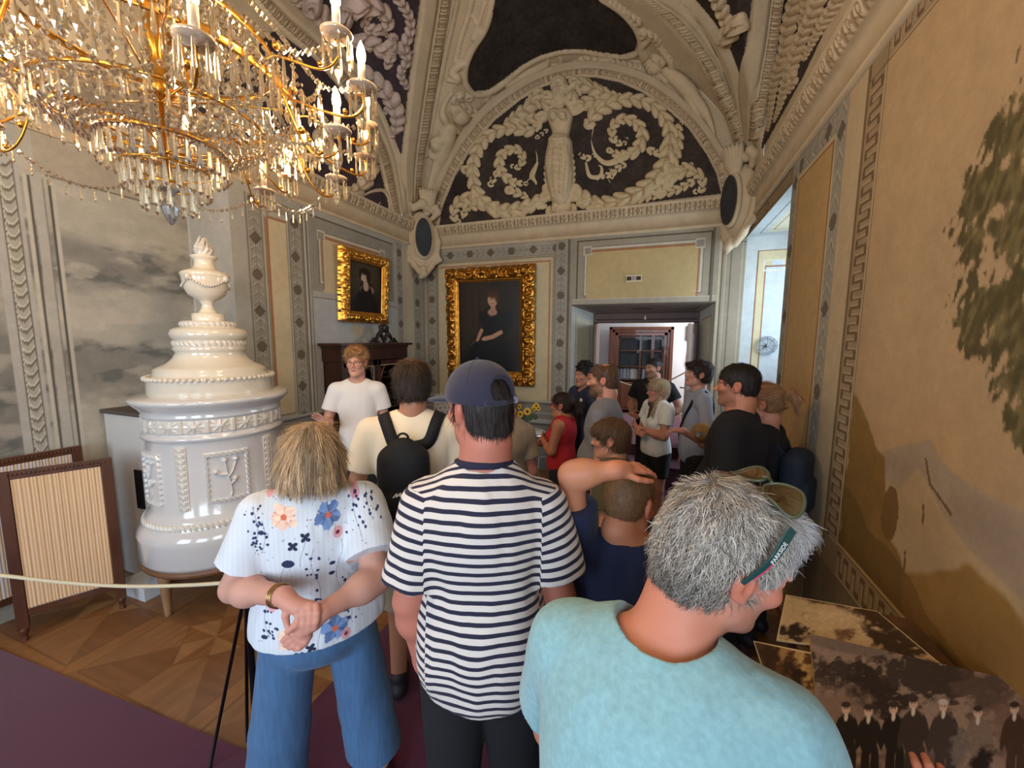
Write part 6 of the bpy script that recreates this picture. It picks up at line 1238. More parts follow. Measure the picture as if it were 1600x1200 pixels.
        if stub: w = sstep(.2, -.2, (q[:, 2]+.038)/.05-(np.abs(q[:, 0])/.1)*.55)*(q[:, 1] > -.005)*(q[:, 2] > -.125); mixc(w*stub, stubc)
        mixc(sstep(1.05, .75, d((0, .09, -.0645), (.024, .02, .0115)))*.75, lips or tuple(np.array(g.skin)*(.88, .62, .6)))
        mixc(sstep(1, .8, d((0, .092, -.0645), (.021, .02, .0016))), (70, 34, 30))
        for s in (-1, 1):
            arc = .0225-((q[:, 0]*s-.032)/.02)**2*.006; mixc(sstep(.0055, .003, np.abs(q[:, 2]-arc))*(np.abs(q[:, 0]*s-.032) < .021)*(q[:, 1] > .070)*.8, brow)
            ed = np.linalg.norm(q-np.array((s*.031, .0765, .0015)), axis=1); op = (ed < .0158)*(q[:, 1] > .082)*(np.abs(q[:, 2]-.001) < .0062); mixc(op*.85, (206, 198, 190)); mixc(op*sstep(.0066, .0052, np.hypot(q[:, 0]-s*.031, q[:, 2]-.001)), eye)
            mixc(sstep(.0022, .001, np.abs(q[:, 2]-.0066+((q[:, 0]*s-.031)/.017)**2*.003))*(np.abs(q[:, 0]*s-.031) < .014)*(q[:, 1] > .081)*.75, (60, 42, 34)); mixc(sstep(1, .7, d((s*.0085, .104, -.0385), (.0035, .006, .0025)))*.8, (80, 40, 34))
        # fingernail-side flush of hands
        for a in g.arms.values():
            w = (sstep(.19, .10, np.linalg.norm(V-(a['w']+a['d']*.1/np.linalg.norm(a['d'])), axis=1))*.22)[:, None]; C = C*(1-w)+red*w
        if extra is not None: C = extra(C, V, q)
        return C
    def body(g, lo=None, hi=None, zmin=0., hands=True, add=None, **ck):
        H = g.H; pts = [g.hc]+[g.sh[s] for s in g.sh]+[a[k] for a in g.arms.values() for k in ('e', 'w')]+[a['w']+a['d']/np.linalg.norm(a['d'])*.16 for a in g.arms.values()]+[g.T((g.hw, g.hd+g.belly, 0)), g.T((-g.hw, -g.hd, 0))]
        P = np.array(pts); lo = np.minimum(P.min(0)-.13, (-.25, -.22, zmin)); hi = np.maximum(P.max(0)+.15, (.25, .22, 0)); lo[2] = zmin; hi[2] = max(P[:, 2].max()+.05, g.hc[2]+.15)
        s = SDF(lo, hi, g.h); g.torso(s, 0); g.legsdf(s, 0.)
        for sd, a in g.arms.items():
            S_ = g.sh[sd]; e, w = a['e'], a['w']; s.cap(S_, e, a['up']*1.08, a['up']*.88, .03); s.cap(e, w, a['fo']*.95, a['wr'], .022); m = e+(w-e)*.28; s.ell(m, (a['fo']*1.12,)*3, None, .03); hands and g.hand(s, a, sd)
        if add: add(s)
        g.headsdf(s); V, F = s.mesh(1); o = mk('person', V, F, skinm, None, g.skincol(V, **ck)); o.location = g.pos; o.rotation_euler = (0, 0, -g.th); tag(o, g.label, 'person'); g.o = o; return o
    def legpts(g):
        H = g.H; out = []
        for sd in (-1, 1):
            f = (g.feet or {}).get(sd, (sd*g.legs*1.02, .0)); hp = g.pel+np.array([sd*g.legs*.92, -.01, 0]); an = np.array([f[0], f[1]-.02, .075]); kn = (hp+an)/2+np.array([0, .025, .0]); out.append((sd, hp, kn, an))
        return out
    def legsdf(g, s, t, w=1.):
        for sd, hp, kn, an in g.legpts(): s.cap(hp, kn, (.082+t)*w, (.058+t)*w, .03); s.cap(kn, an, (.055+t)*w, (.040+t)*w, .02); s.cap(an-(0, .02, .03), an+(0, .14, -.045), .036, .03, .02)
    # -- clothing
    def top(g, name, m, t=.014, hem=.46, sleeve=.55, flare=.0, col=None, folds=.004, nk=.066, nkz=0., attrs=None, extra=None, sub=None, sw_=.0, sl_r=1.25, vneck=0, h=None, sleeveless=False, seed=0, hemtilt=0):
        H = g.H; h = h or g.h; P = np.array([g.sh[s] for s in g.sh]+[a['e'] for a in g.arms.values()]+[g.T((g.hw+.1, g.hd+.1+g.belly, 0)), g.T((-g.hw-.1, -g.hd-.12, 0)), g.T((0, 0, (hem-g.hz)*H-.1))])
        if sleeve > 1: P = np.vstack([P]+[a['w'] for a in g.arms.values()])
        lo = P.min(0)-.12; hi = P.max(0)+.12; hi[2] = max(g.neckb[2]+.08, g.sh[1][2]+.1, hi[2]); lo[2] = max(0, g.T((0, 0, (hem-g.hz)*H))[2]-.05)
        s = SDF(lo, hi, h); g.torso(s, t)
        zz = lambda f: (f-g.hz)*H
        s.ell(g.T((0, 0, zz(.56))), (g.hw+t+flare, g.hd+t+flare+g.belly*.5, .12*H), g.RT, .06)
        if hem < .46: s.cap(g.T((0, 0, zz(.5))), g.T((0, 0, zz(hem)-.03)), g.hw+t+flare, k=.05, flat=(g.RT[:, 1], 1.4))
        if not sleeveless:
            for sd, a in g.arms.items():
                S_ = g.sh[sd]; E = a['e']; d = E-S_; L_ = np.linalg.norm(d); d /= L_
                if sleeve <= 1: e = S_+d*L_*sleeve; ccap(s, S_, e+d*.05, (a['up']+t)*1.12, a['up']*sl_r+t+.006, .025, (e, d))
                else:
                    s.cap(S_, E, a['up']+t+.006, a['up']+t, .03); w = a['w']; f = w-E; f /= np.linalg.norm(f); e2 = E+(w-E)*(sleeve-1); ccap(s, E, e2+f*.04, a['fo']+t+.004, a['wr']+t+.012, .02, (e2, f))
        if extra: extra(s)
        if folds:
            p = s.pts(); m_ = np.abs(s.f) < .05; q = p[m_]; s.f[m_] += folds*((fbm(q*np.array((11, 11, 3.2))+seed, 3)-.5)*3+(fbm(q*np.array((5, 5, 8))+seed+9, 2)-.5)*2)
        zh = g.T((0, 0, zz(hem))); s.cut(zh, -(g.RT@np.array((math.sin(hemtilt), 0, 1.))))
        # neck opening
        nb = g.neckb; s.cap(nb+(0, -.0, .015+nkz), nb+(0, .01, .12), nk, nk*1.15, .006, True)
        if vneck: s.cap(nb+(0, .07, .02), nb+(0, .12, -vneck), nk*.75, .015, .01, True)
        if sub: sub(s)
        V, F = s.mesh(1); C = col(V) if col else None; o = mk(name, V, F, m, g.o, C, attrs={k: f(V) for k, f in (attrs or {}).items()}); return o
    def bottoms(g, name, m, t=.016, length=.06, top=.56, w=1., col=None, flare=0, h=None):
        H = g.H; s = SDF((-.34, -.26, max(0, length*H-.02)), (.34, .28, top*H+.04), h or max(g.h, .007)); s.ell(g.T((0, -.01, (.525-g.hz)*H)), (g.hw+t-.002, g.hd+t-.002, .09*H), g.RT, .04); s.ell(g.T((0, 0, (.60-g.hz)*H)), (g.ww+.004, g.wd+.004+g.belly*.5, .09*H), g.RT, .04)
        for sd, hp, kn, an in g.legpts(): s.cap(hp, kn, (.082+t)*w, (.060+t)*w+flare*.5, .02); s.cap(kn, an-(0, 0, .03), (.060+t)*w+flare*.5, (.045+t)*w+flare, .02)
        p = s.pts(); m_ = np.abs(s.f) < .05; q = p[m_]; s.f[m_] += .004*(fbm(q*np.array((10, 10, 4)), 3)-.5)*3
        s.cut((0, 0, length*H), (0, 0, -1)); s.cut((0, 0, top*H), (0, 0, 1)); V, F = s.mesh(1); return mk(name, V, F, m, g.o, col(V) if col else None)
    def shoes(g, m=None):
        for sd, hp, kn, an in g.legpts():
            s = SDF(an-(.09, .13, .075), an+(.09, .24, .08), .008); s.cap(an-(0, .03, .03), an+(0, .14, -.035), .047, .04, .02); s.cap(an, an-(0, .01, -.03), .045, k=.02); s.cut((0, 0, .012), (0, 0, -1)); V, F = s.mesh(1); mk('shoe', V, F, m or mat('dark_shoe', (36, 34, 38), .6), g.o)
    # -- hair
    def hair(g, c1, c2, th=.014, nape=-.065, front=.055, ears=True, n=1500, length=.035, wid=.0016, extra=None, sub=None, flow=None, curl=0., crown=(0, -.045, .115), bald=0., rough=.55, lift=.25, colf=None, h=None, name='hair', fr=(.078, .075, .098), side_z=-.035, bump=.003, base=None, shade=.8, keepf=None, segs=5, top_th=0., rnd=.25, jit=.002, up_=.4):
        h = h or min(g.h, .005); c = g.hc; s = SDF(c-.21*g.hs, c+.21*g.hs, h) if not extra or base is None else SDF(base[0], base[1], h)
        P, R, q = g.Hp, g.RH, g.hs; e = lambda c, r, k=.02, sub=False: s.ell(P(c), np.array(r)*q, R, k*q, sub)
        e((0, -.018, .036), (.073+th, .095+th, .082+th+top_th)); e((0, -.045, -.02), (.060+th, .058+th, .06+th), .03)
        s.cut(P((0, 0, nape)), -R[:, 2], .01)
        e((0, .072, -.046+front-.055), fr, .006, True)
        # side: hair ends in front of the ears
        for sd in (-1, 1):
            s.box(P((sd*.075, .055, -.07)), np.array((.05, .050, .075+side_z))*q, R, .02, .008, True)
            if ears: e((sd*.082, -.006, -.010), (.026, .026, .038), .006, True)
        if extra: extra(s, P, q)
        if bald: e((0, -.02, .125), (.055*bald, .06*bald, .035), .004, True)
        if bump: p = s.pts(); m_ = np.abs(s.f) < .04; qq = p[m_]; s.f[m_] += bump*((fbm(((qq-g.hc)@g.RH)*np.array((60, 60, 26)), 3)-.5)*4)
        if sub: sub(s, P, q)
        V, F = s.mesh(1); N = vnorm(V, F); C1, C2 = lin(c1), lin(c2); nn = fbm(g.hq(V)*np.array((40, 40, 14)), 3)[:, None]; C = (C1*(1-nn)+C2*nn)*shade
        if colf: C = colf(g.hq(V), C)
        # strands following the surface
        r = np.random.default_rng(int(abs(g.pos[0])*1000)+n); idx = r.integers(0, len(V), n); p = V[idx]+r.normal(0, jit, (n, 3)); nr = N[idx]; q0 = g.hq(p)
        up = nr@g.RH; dl = q0-np.array(crown) if flow is None else flow(q0); dl = dl+r.normal(0, rnd, dl.shape)*np.linalg.norm(dl, axis=1)[:, None]; dl -= up*(dl*up).sum(1)[:, None]; dl /= np.linalg.norm(dl, axis=1)[:, None]+1e-9; d = dl@g.RH.T
        L = length*g.hs*r.uniform(.6, 1.2, n); pts = []; cur = p-nr*.001; side = np.cross(d, nr); lf = lift*r.uniform(.3, 1.4, n); cv = r.normal(0, 1, n)*curl
        for k in range(segs):
            t = k/(segs-1); pts.append(cur.copy()); step = (L/(segs-1))[:, None]; dd = d*math.cos(.5*t)+nr*(lf*(1-1.7*t))[:, None]+side*(np.sin(t*3+cv)*np.abs(cv))[:, None]; cur = cur+dd/np.linalg.norm(dd, axis=1)[:, None]*step
        W_ = np.array([wid*(1-.75*(k/(segs-1))**1.5) for k in range(segs)]); SV = np.stack([np.stack([pts[k]-side*W_[k]/2, pts[k]+nr*W_[k]*up_, pts[k]+side*W_[k]/2], 1) for k in range(segs)], 1)   # n,segs,3,3
        kf = np.ones(n, bool) if keepf is None else keepf(q0); SV = SV[kf]; nn_ = len(SV)
        b = len(V)+np.arange(nn_)[:, None, None]*segs*3+np.arange(segs-1)[None, :, None]*3+np.arange(2)[None, None]; FF = np.stack([b, b+1, b+4, b+3], -1).reshape(-1, 4)
        tt = r.random((nn_, 1)); SC_ = (C1*(1-tt)+C2*tt)*r.uniform(.75, 1.3, (nn_, 1))
        if colf: SC_ = colf(q0[kf], SC_)
        SCc = np.repeat(SC_, segs*3, 0); hm = mat('hair_fibre_%d' % int(rough*100), attr='Col', rough=rough, spec=.35)
        return mk(name, np.vstack([V, SV.reshape(-1, 3)]), np.vstack([F, FF]), hm, g.o, np.vstack([C, SCc]))
    def glasses(g, col=(40, 24, 26), r=.021, y=.107, z=.0, lens=True, sq=1., top_only=False):
        b = MB(); fm_ = mat('spectacle_%d' % col[0], col, .3); P = g.Hp
        for sd in (-1, 1):
            b.tube([P((sd*.032+r*1.12*math.cos(a), y-.004*abs(math.cos(a)), z+r*sq*math.sin(a))) for a in np.linspace(0, 2*PI, 21)[:-1]], .0016*g.hs, 6, closed=True)
            b.tube([P((sd*.056, y-.004, z+.008)), P((sd*.072, .08, z+.01)), P((sd*.082, .01, z+.008)), P((sd*.082, -.02, z-.005))], .0018, 6)
        b.tube([P((-.010, y, z+.006)), P((0, y+.003, z+.009)), P((.010, y, z+.006))], .0017, 6); o = b.build('glasses', fm_, g.o, True)
        return o
from mathutils.bvhtree import BVHTree
def hug(P, o, off):
    me = o.data; co = np.empty(len(me.vertices)*3); me.vertices.foreach_get('co', co); fs = [tuple(p.vertices) for p in me.polygons]; t = BVHTree.FromPolygons([tuple(v) for v in co.reshape(-1, 3)], fs); out = []; NN = []
    for p in P:
        l, n, i, d = t.find_nearest(tuple(p)); out.append(np.array(l)+np.array(n)*off); NN.append(np.array(n))
    out = np.array(out); NN = np.array(NN)
    for _ in range(3): out[1:-1] = (out[:-2]+out[1:-1]*2+out[2:])/4
    return out, NN/np.linalg.norm(NN, axis=1)[:, None]
def strap_on(name, pts, o, w, m, parent, off=.008, th=.004, n=8):
    P, N = hug(catmull(pts, n), o, off); d = np.gradient(P, axis=0); d /= np.linalg.norm(d, axis=1)[:, None]+1e-9; wv = np.cross(d, N); wv /= np.linalg.norm(wv, axis=1)[:, None]+1e-9
    V = np.stack([P-wv*w-N*th, P+wv*w-N*th, P+wv*w+N*th, P-wv*w+N*th], 1).reshape(-1, 3); return mk(name, V, grid_faces(len(P), 4, False, True), m, parent)
def depth_of(x, y): return x*math.sin(YAW)+y*math.cos(YAW)
def at_head(px, py, d): return dep(px, py, d)
# ---- guide in the white T-shirt
w = at_head(556, 541, 3.35)
g = Person('young man with curly fair hair and glasses in a white T-shirt, facing the group', w[0], w[1], 141, w[2]-.025, sw=.165, cw=.15, cd=.098, ww=.13, hw=.15, h=.005, skin=(214, 166, 142), head=(16, 2, 0), neck=.05)
el = g.L(512, 648, 3.2); wr = g.L(496, 655, 2.9)
g.arm(1, g.sh[1]+(.08, .0, -.26), g.L(513, 668, 3.1), g.L(486, 640, 3.0)-g.L(513, 668, 3.1), (0, -.6, .8), .15, fo=.038, thumb=.1, spread=1.6)
g.arm(-1, g.sh[-1]+(-.05, -.02, -.27), g.L(588, 678, 3.22), (g.L(566, 664, 3.13)-g.L(588, 678, 3.22)), (0, 1, .3), .9)
g.body(brow=(140, 100, 66), eye=(80, 90, 100)); g.top('tshirt', mat('white_cotton', (222, 218, 214), .9, sheen=.1), hem=.50, sleeve=.62, folds=.004, seed=1)
g.bottoms('trousers', mat('black_trousers', (18, 18, 22), .85)); g.shoes()
def curls(s, P, q):
    r = np.random.default_rng(5)
    for k in range(90):
        a = r.uniform(0, 2*PI); e = r.uniform(-.1, 1.2); x = np.array([.084*math.cos(a)*math.cos(e), -.012+.098*math.sin(a)*math.cos(e), .05+.092*math.sin(e)])
        if x[1] > .04 and x[2] < .075: continue
        if x[2] < .0 and x[1] > -.02: continue
        s.ell(P(x), (.017*q,)*3, None, .004)
g.hair((188, 142, 92), (132, 92, 56), th=.012, front=.06, extra=curls, n=3500, length=.03, curl=1.2, lift=.6, wid=.0022, nape=-.05)
g.glasses((120, 40, 40), .022)
MB().tube([g.L(566, 660, 2.94), g.L(571, 652, 2.94)], .004).build('pointer', mat('white_stick', (230, 230, 230), .4), g.o)

# ---- man with the black backpack
w = at_head(643, 564, 2.0)
g = Person('man seen from behind in a cream T-shirt carrying a black backpack', w[0], w[1], -30, w[2]-.01, sw=.205, cw=.185, cd=.115, ww=.17, wd=.12, hw=.175, h=.006, skin=(196, 142, 112), head=(-8, 4, 0), neck=.058)
g.hang(-1, out=.09); g.hang(1, out=.07); g.body(); tee = g.top('tshirt', mat('cream_cotton', (232, 216, 188), .9, sheen=.1), hem=.485, sleeve=.62, folds=.005, t=.018, seed=2)
g.bottoms('shorts', mat('beige_shorts', (170, 156, 132), .9), length=.28, w=1.1); g.shoes()
g.hair((66, 48, 34), (34, 24, 18), th=.018, nape=-.085, ears=False, n=5000, length=.06, lift=.15, wid=.002, side_z=-.02, colf=lambda q, C: C*(1+(np.exp(-(((q[:, 0]-.0)/.016)**2+((q[:, 1]+.05)/.03)**2+((q[:, 2]-.125)/.03)**2))*2.2)[:, None]*np.array((1.3, 1, .8))))
bp = thing('backpack', 'small black backpack worn by the man in the cream T-shirt', 'backpack', g.pos, -g.th)
H = g.H; T = g.T; z = lambda f: (f-.5)*H; bmat = mat('black_nylon', (16, 16, 20), .8, bump=(300, .4, .002)); zc_ = z(.688)
def sdfobj(name, lo, hi, h, fn, m, parent, sm=1, **k): s = SDF(lo, hi, h); fn(s); V, F = s.mesh(sm); return mk(name, V, F, m, parent, **k)
yb_ = -(g.cd+.014)-.075
def f1(s):
    s.box(T((-.03, yb_, zc_)), (.118, .07, .19), None, .065, .01); s.ell(T((-.03, yb_-.01, zc_+.06)), (.112, .078, .17), None, .02); s.ell(T((-.03, yb_-.05, zc_-.07)), (.095, .045, .105), None, .004)
c0 = T((-.03, yb_, zc_)); sdfobj('pack_body', c0-(.2, .16, .26), c0+(.2, .16, .28), .006, f1, bmat, bp)
b = MB(); b.tube(catmull([c0+(-.106, -.02, -.08), c0+(-.104, -.035, .05), c0+(-.07, -.045, .16), c0+(0, -.045, .20), c0+(.07, -.045, .16), c0+(.104, -.035, .05), c0+(.106, -.02, -.08)], 8), .0045, 6); b.build('zip', mat('navy_piping', (36, 48, 62), .5), bp, True)
for sd in (-1, 1):
    strap_on('strap', [c0+(sd*.045, .06, .165), T((sd*.08, -.125, z(.79))), T((sd*.115, -.06, z(.835))), T((sd*.13, .03, z(.825))), T((sd*.135, .105, z(.76))), T((sd*.15, .10, z(.66))), T((sd*.18, .0, z(.58))), c0+(sd*.115, .05, -.15)], tee, .029, bmat, bp, .007, .005)
b = MB(); b.tube(catmull([c0+(-.026, .0, .185), c0+(-.022, -.01, .235), c0+(0, -.012, .25), c0+(.022, -.01, .235), c0+(.026, .0, .185)], 6), .0055, 8); b.build('handle', bmat, bp, True)
b = MB(); yf = -.097
for (x0_, z0_, x1_, z1_) in ((-.040, -.010, -.022, .008), (-.022, .008, -.026, -.008), (-.026, -.008, -.006, .010), (-.006, .010, -.010, -.006), (-.010, -.006, .002, .004)): b.tube([c0+(x0_, yf, z0_-.01), c0+(x1_, yf, z1_-.01)], .0028, 6)
b.build('logo_mark', mat('white_print', (236, 236, 232), .5), bp, True)
MB().tube(catmull([c0+(.04, -.092, .03), c0+(.062, -.094, .04), c0+(.078, -.088, .028), c0+(.06, -.094, .022), c0+(.085, -.084, .012)], 5), .003).build('zip_puller', mat('orange_cord', (214, 88, 60), .6), bp, True)
# ---- woman in the floral blouse, hands clasped behind her back
w = at_head(484, 659, 1.44)
g = Person('woman with a blonde bob in a white floral blouse, hands clasped behind her back', w[0], w[1], -45, w[2]-.02, sw=.166, cw=.175, cd=.12, ww=.165, wd=.13, hw=.19, hd=.135, h=.004, skin=(214, 166, 148), head=(-6, 12, 2), neck=.05, belly=.02, legs=.115, feet={-1: (-.20, 0), 1: (.20, 0)})
eL, eR = g.L(368, 918, 1.36), g.L(588, 905, 1.38); wL, wR = g.L(444, 932, 1.225), g.L(503, 956, 1.22)
g.arm(-1, eL, wL, g.L(468, 995, 1.20)-wL, g.RW.T@np.array((.6, -.8, .1)), 1.3, spread=.2, up=.052, fo=.047, wr=.029, thumb=.6)
g.arm(1, eR, wR, g.L(455, 988, 1.20)-wR, g.RW.T@np.array((.5, -.8, .3)), 1.45, spread=.2, up=.052, fo=.046, wr=.028, thumb=.4)
def clasp(s):
    l = lambda x, y, d: g.L(x, y, d)
    # the left hand lies over the right wrist, its fingers bent round it; the right hand hangs below, half closed
    s.path([wL, l(452, 940, 1.212), l(466, 950, 1.20)], [.028, .025, .022], k=.012); s.cap(l(460, 944, 1.205), l(488, 948, 1.205), .020, .017, .012)
    for i, (x, y0, y1) in enumerate(((466, 956, 985), (476, 953, 988), (486, 951, 986), (496, 952, 980))): s.path([l(x-1, y0-6, 1.20), l(x, y0+6, 1.186), l(x-1, (y0+y1)/2+4, 1.184), l(x-4, y1, 1.192)], [.0100, .0098, .0092, .0078], k=.003)
    s.path([l(450, 948, 1.20), l(446, 962, 1.192), l(449, 978, 1.188)], [.012, .0108, .0088], k=.005)
    s.path([wR, l(490, 970, 1.212), l(474, 984, 1.21)], [.027, .026, .024], k=.012); s.cap(l(468, 982, 1.21), l(480, 994, 1.212), .019, .016, .01)
    for i, (x0, y0, x1, y1, x2, y2) in enumerate(((466, 990, 450, 993, 442, 1001), (469, 996, 454, 1001, 446, 1008), (473, 1001, 460, 1008, 452, 1012), (478, 1004, 468, 1012, 461, 1014))): s.path([l(x0, y0, 1.205), l(x1, y1, 1.192), l(x2, y2, 1.196)], [.0100, .0092, .0078], k=.003)
    s.path([l(478, 978, 1.198), l(463, 975, 1.180), l(450, 987, 1.180)], [.0125, .0108, .0088], k=.004)
g.body(hands=False, add=clasp)
cen = []
def at(px, py): q = g.L(px, py, 1.29); return q[0], q[2]
MOT = [('B', 513, 823, 24), ('B', 524, 1011, 24), ('P', 441, 818, 23), ('P', 452, 1012, 24), ('N', 456, 863, 9), ('N', 476, 850, 9), ('N', 451, 789, 7), ('N', 550, 776, 8), ('N', 485, 1032, 9), ('N', 466, 1043, 9), ('O', 448, 893, 8), ('K', 529, 853, 8), ('K', 543, 1027, 8), ('K', 415, 783, 7), ('O', 520, 906, 4), ('O', 519, 925, 4), ('O', 598, 962, 5), ('O', 556, 960, 5), ('K', 557, 975, 6), ('O', 406, 838, 4), ('P', 552, 905, 9), ('K', 560, 800, 8), ('O', 410, 1010, 4), ('B', 431, 952, 10), ('K', 421, 965, 7), ('O', 470, 776, 5)]
def bl(V):
    C = np.tile(lin((214, 219, 226)), (len(V), 1)); y = V[:, 1]-g.pel[1]; x = V[:, 0]; zz = V[:, 2]; bk = y < .03
    C *= (.97+.05*(np.abs(np.sin(x*210)) > .8))[:, None]
    def put(m, c, a=1.): C[m & bk] = C[m & bk]*(1-a)+lin(c)*a
    r = np.random.default_rng(4)
    for k, px, py, s in MOT:
        cx, cz = at(px, py); s = s/620*1.27; dx, dz = x-cx, zz-cz; d = np.hypot(dx, dz); a = np.arctan2(dz, dx)
        if k in 'BP':
            nz = fbm(V*90+px, 2); s = s*(.9+.25*(nz-.5)*2); pet = s*(.70+.30*np.abs(np.cos(2.5*a+px))); m = d < pet; base = (86, 128, 190) if k == 'B' else (240, 190, 160); put(m, base, .8); put(m & (nz > .55), tuple(min(255, v+40) for v in base), .5); put(m & (np.abs(np.cos(2.5*a+px)) < .35), (52, 82, 140) if k == 'B' else (226, 140, 104), .6); put(m & (np.sin(a*3+px) > .3), (44, 70, 124) if k == 'B' else (246, 214, 194), .5); put(d < s*.22, (214, 110, 84))
        elif k == 'N': put(d < s*(.35+.65*np.abs(np.cos(2*a+px*.3))), (28, 36, 66))
        elif k == 'O': put(np.hypot(dx/1.2, dz/.9) < s, (36, 44, 78))
        else: put(np.hypot(dx, dz/1.2) < s, (226, 150, 156), .8); put(d < s*.4, (120, 40, 56))
    for (px, y0, y1, dots) in ((490, 870, 965, 1), (515, 770, 860, 0), (472, 855, 900, 0), (405, 820, 870, 1), (560, 775, 860, 1), (530, 865, 950, 0), (499, 960, 1040, 0), (415, 950, 1010, 1), (585, 770, 840, 1), (393, 800, 860, 1), (470, 690, 800, 0), (545, 940, 1010, 1), (440, 900, 960, 0), (575, 900, 990, 1)):
        cx, z0 = at(px, y0); _, z1 = at(px, y1); xx = cx+.012*np.sin((zz-z0)*28+px); m = (zz < z0) & (zz > z1); put(m & (np.abs(x-xx) < .0012), (110, 116, 136), .7)
        if dots:
            for j in range(16): q0 = z0+(z1-z0)*r.random(); xq = cx+r.normal(0, .014); put(np.hypot(x-xq, zz-q0) < r.uniform(.003, .0052), (40, 50, 92))
    n = r.random((140, 2))
    for a_, b_ in n: put(np.hypot(x-(-.2+.4*a_), zz-(.9+.6*b_)) < .0022, (70, 80, 110), .7)
    return C
blm = mat('floral_blouse', attr='Col', rough=.85, sheen=.1, bump=(220, .25, .001))
bo = g.top('blouse', blm, hem=.54, sleeve=.72, flare=.02, t=.022, folds=.008, sl_r=1.32, nk=.072, nkz=-.005, seed=3, hemtilt=.0)
co = np.empty(len(bo.data.vertices)*3); bo.data.vertices.foreach_get('co', co); V = co.reshape(-1, 3); F = np.array([p.vertices[:] for p in bo.data.polygons]); bpy.data.objects.remove(bo)
V, F = subdiv(V, F); mk('blouse', V, F, blm, g.o, bl(V))
g.bottoms('wide_trousers', mat('blue_linen', (70, 106, 146), .9, noise=[(14, .12), (90, .15)], stretch=(1, 1, .12), sheen=.1), length=.14, w=.98, flare=.055, top=.62, h=.006); g.shoes(mat('navy_shoe', (30, 34, 50), .6))
def bob(s, P, q):
    s.ell(P((0, -.020, -.018)), np.array((.112, .114, .108))*q, g.RH, .03*q); s.ell(P((0, -.035, -.066)), np.array((.110, .098, .050))*q, g.RH, .02*q)
    s.ell(P((0, .12, -.05)), np.array((.066, .075, .11))*q, g.RH, .01, True); s.cut(P((0, -.03, -.108)), g.RH@np.array((0, .12, -1.)), .012)
def blc(q, C): n = fbm(np.stack([np.arctan2(q[:, 0], -q[:, 1])*9, q[:, 2]*4, q[:, 0]*0], -1), 3); w = sstep(.42, .62, n)[:, None]; return C*(.75+.65*w)*np.where(w > .5, (1.04, 1, .92), (1, .98, .95))
g.hair((214, 186, 150), (116, 92, 70), th=.014, nape=-.15, ears=False, n=12000, length=.085, lift=.0, wid=.0017, extra=bob, rnd=.07, jit=.001, up_=.25, flow=lambda q: np.stack([(q[:, 0]-.004)*(.2+6*np.clip(q[:, 2], 0, .2)), (q[:, 1]+.03)*(.2+6*np.clip(q[:, 2], 0, .2)), -.06-0*q[:, 0]], -1), colf=blc, fr=(.07, .07, .10), segs=6, bump=.0035, side_z=-.2)
wb = MB(); dW = (wL-eL)/np.linalg.norm(wL-eL)
for k in range(3):
    c = wL-dW*(.018+.009*k); a_ = np.cross(dW, (0, 0, 1)); a_ /= np.linalg.norm(a_); b_ = np.cross(dW, a_); wb.tube([c+(a_*math.cos(t)+b_*math.sin(t))*.0345 for t in np.linspace(0, 2*PI, 21)[:-1]], .0024, 6, closed=True)
wb.build('bracelet', mat('brass_bracelet', (176, 144, 96), .3, .9), g.o, True)

# ---- man in the striped shirt and navy cap
w = at_head(757, 560, 1.12)
g = Person('broad man from behind in a navy and white striped T-shirt and a navy cap', w[0], w[1], -21, w[2]-.03, sw=.163, cw=.162, cd=.125, ww=.165, wd=.135, hw=.168, hd=.125, h=.004, skin=(196, 128, 108), head=(-40, 6, 0), neck=.066, slope=.050, belly=.04, hs=.97, hoff=(-.020, 0, 0))
g.arm(-1, g.sh[-1]+(-.055, -.02, -.28), g.sh[-1]+(-.03, .03, -.52), (.15, .1, -1), (-1, -.3, 0), .6, up=.054, fo=.046, wr=.031)
g.arm(1, g.sh[1]+(.06, .0, -.28), g.sh[1]+(.03, .12, -.50), (-.1, .6, -1), (1, 0, 0), .6, up=.054, fo=.046, wr=.031); g.body()
H_ = g.H
def stv(V):
    yy = np.clip(V[:, 1]+.085, 0, .12)*sstep(1.4, 1.5, V[:, 2]); st_ = V[:, 2]+.5*V[:, 0]**2+.75*yy-.012; lo_ = sstep(1.25, .95, V[:, 2]); st_ = st_+lo_*.02*(fbm(np.stack([V[:, 0]*9, V[:, 1]*4, V[:, 2]*5], -1), 2)-.5)*3+.03*lo_*np.exp(-((V[:, 0]-.02)/.1)**2)*-.5
    for sd, a in g.arms.items():
        S_ = g.sh[sd]; d = a['e']-S_; d /= np.linalg.norm(d); al = (V-S_)@d; r_ = np.linalg.norm(V-S_-al[:, None]*d, axis=1); out = (V[:, 0]*sd > S_[0]*sd-.004) & (al > -.05); st_ = np.where(out, S_[2]-al*1.0+.013, st_)
    return st_+3
stm = mat('striped_jersey', (212, 202, 194), .88, stripe=('st', .0275, .42, (30, 30, 52)), sheen=.1)
tee = g.top('striped_tshirt', stm, hem=.49, sleeve=.74, t=.018, folds=.0075, attrs={'st': stv}, nk=.074, nkz=-.006, sl_r=1.35, flare=.012, seed=5)
nb = g.neckb; P_ = [nb+np.array((.076*math.cos(a), .004+.074*math.sin(a), .034-.014*math.sin(a))) for a in np.linspace(0, 2*PI, 41)[:-1]]
MB().tube(P_, .0125, 8, closed=True).build('collar', mat('navy_rib', (30, 30, 52), .85), g.o, True)
g.bottoms('trousers', mat('black_trousers'), h=.007, w=1.08); g.shoes()
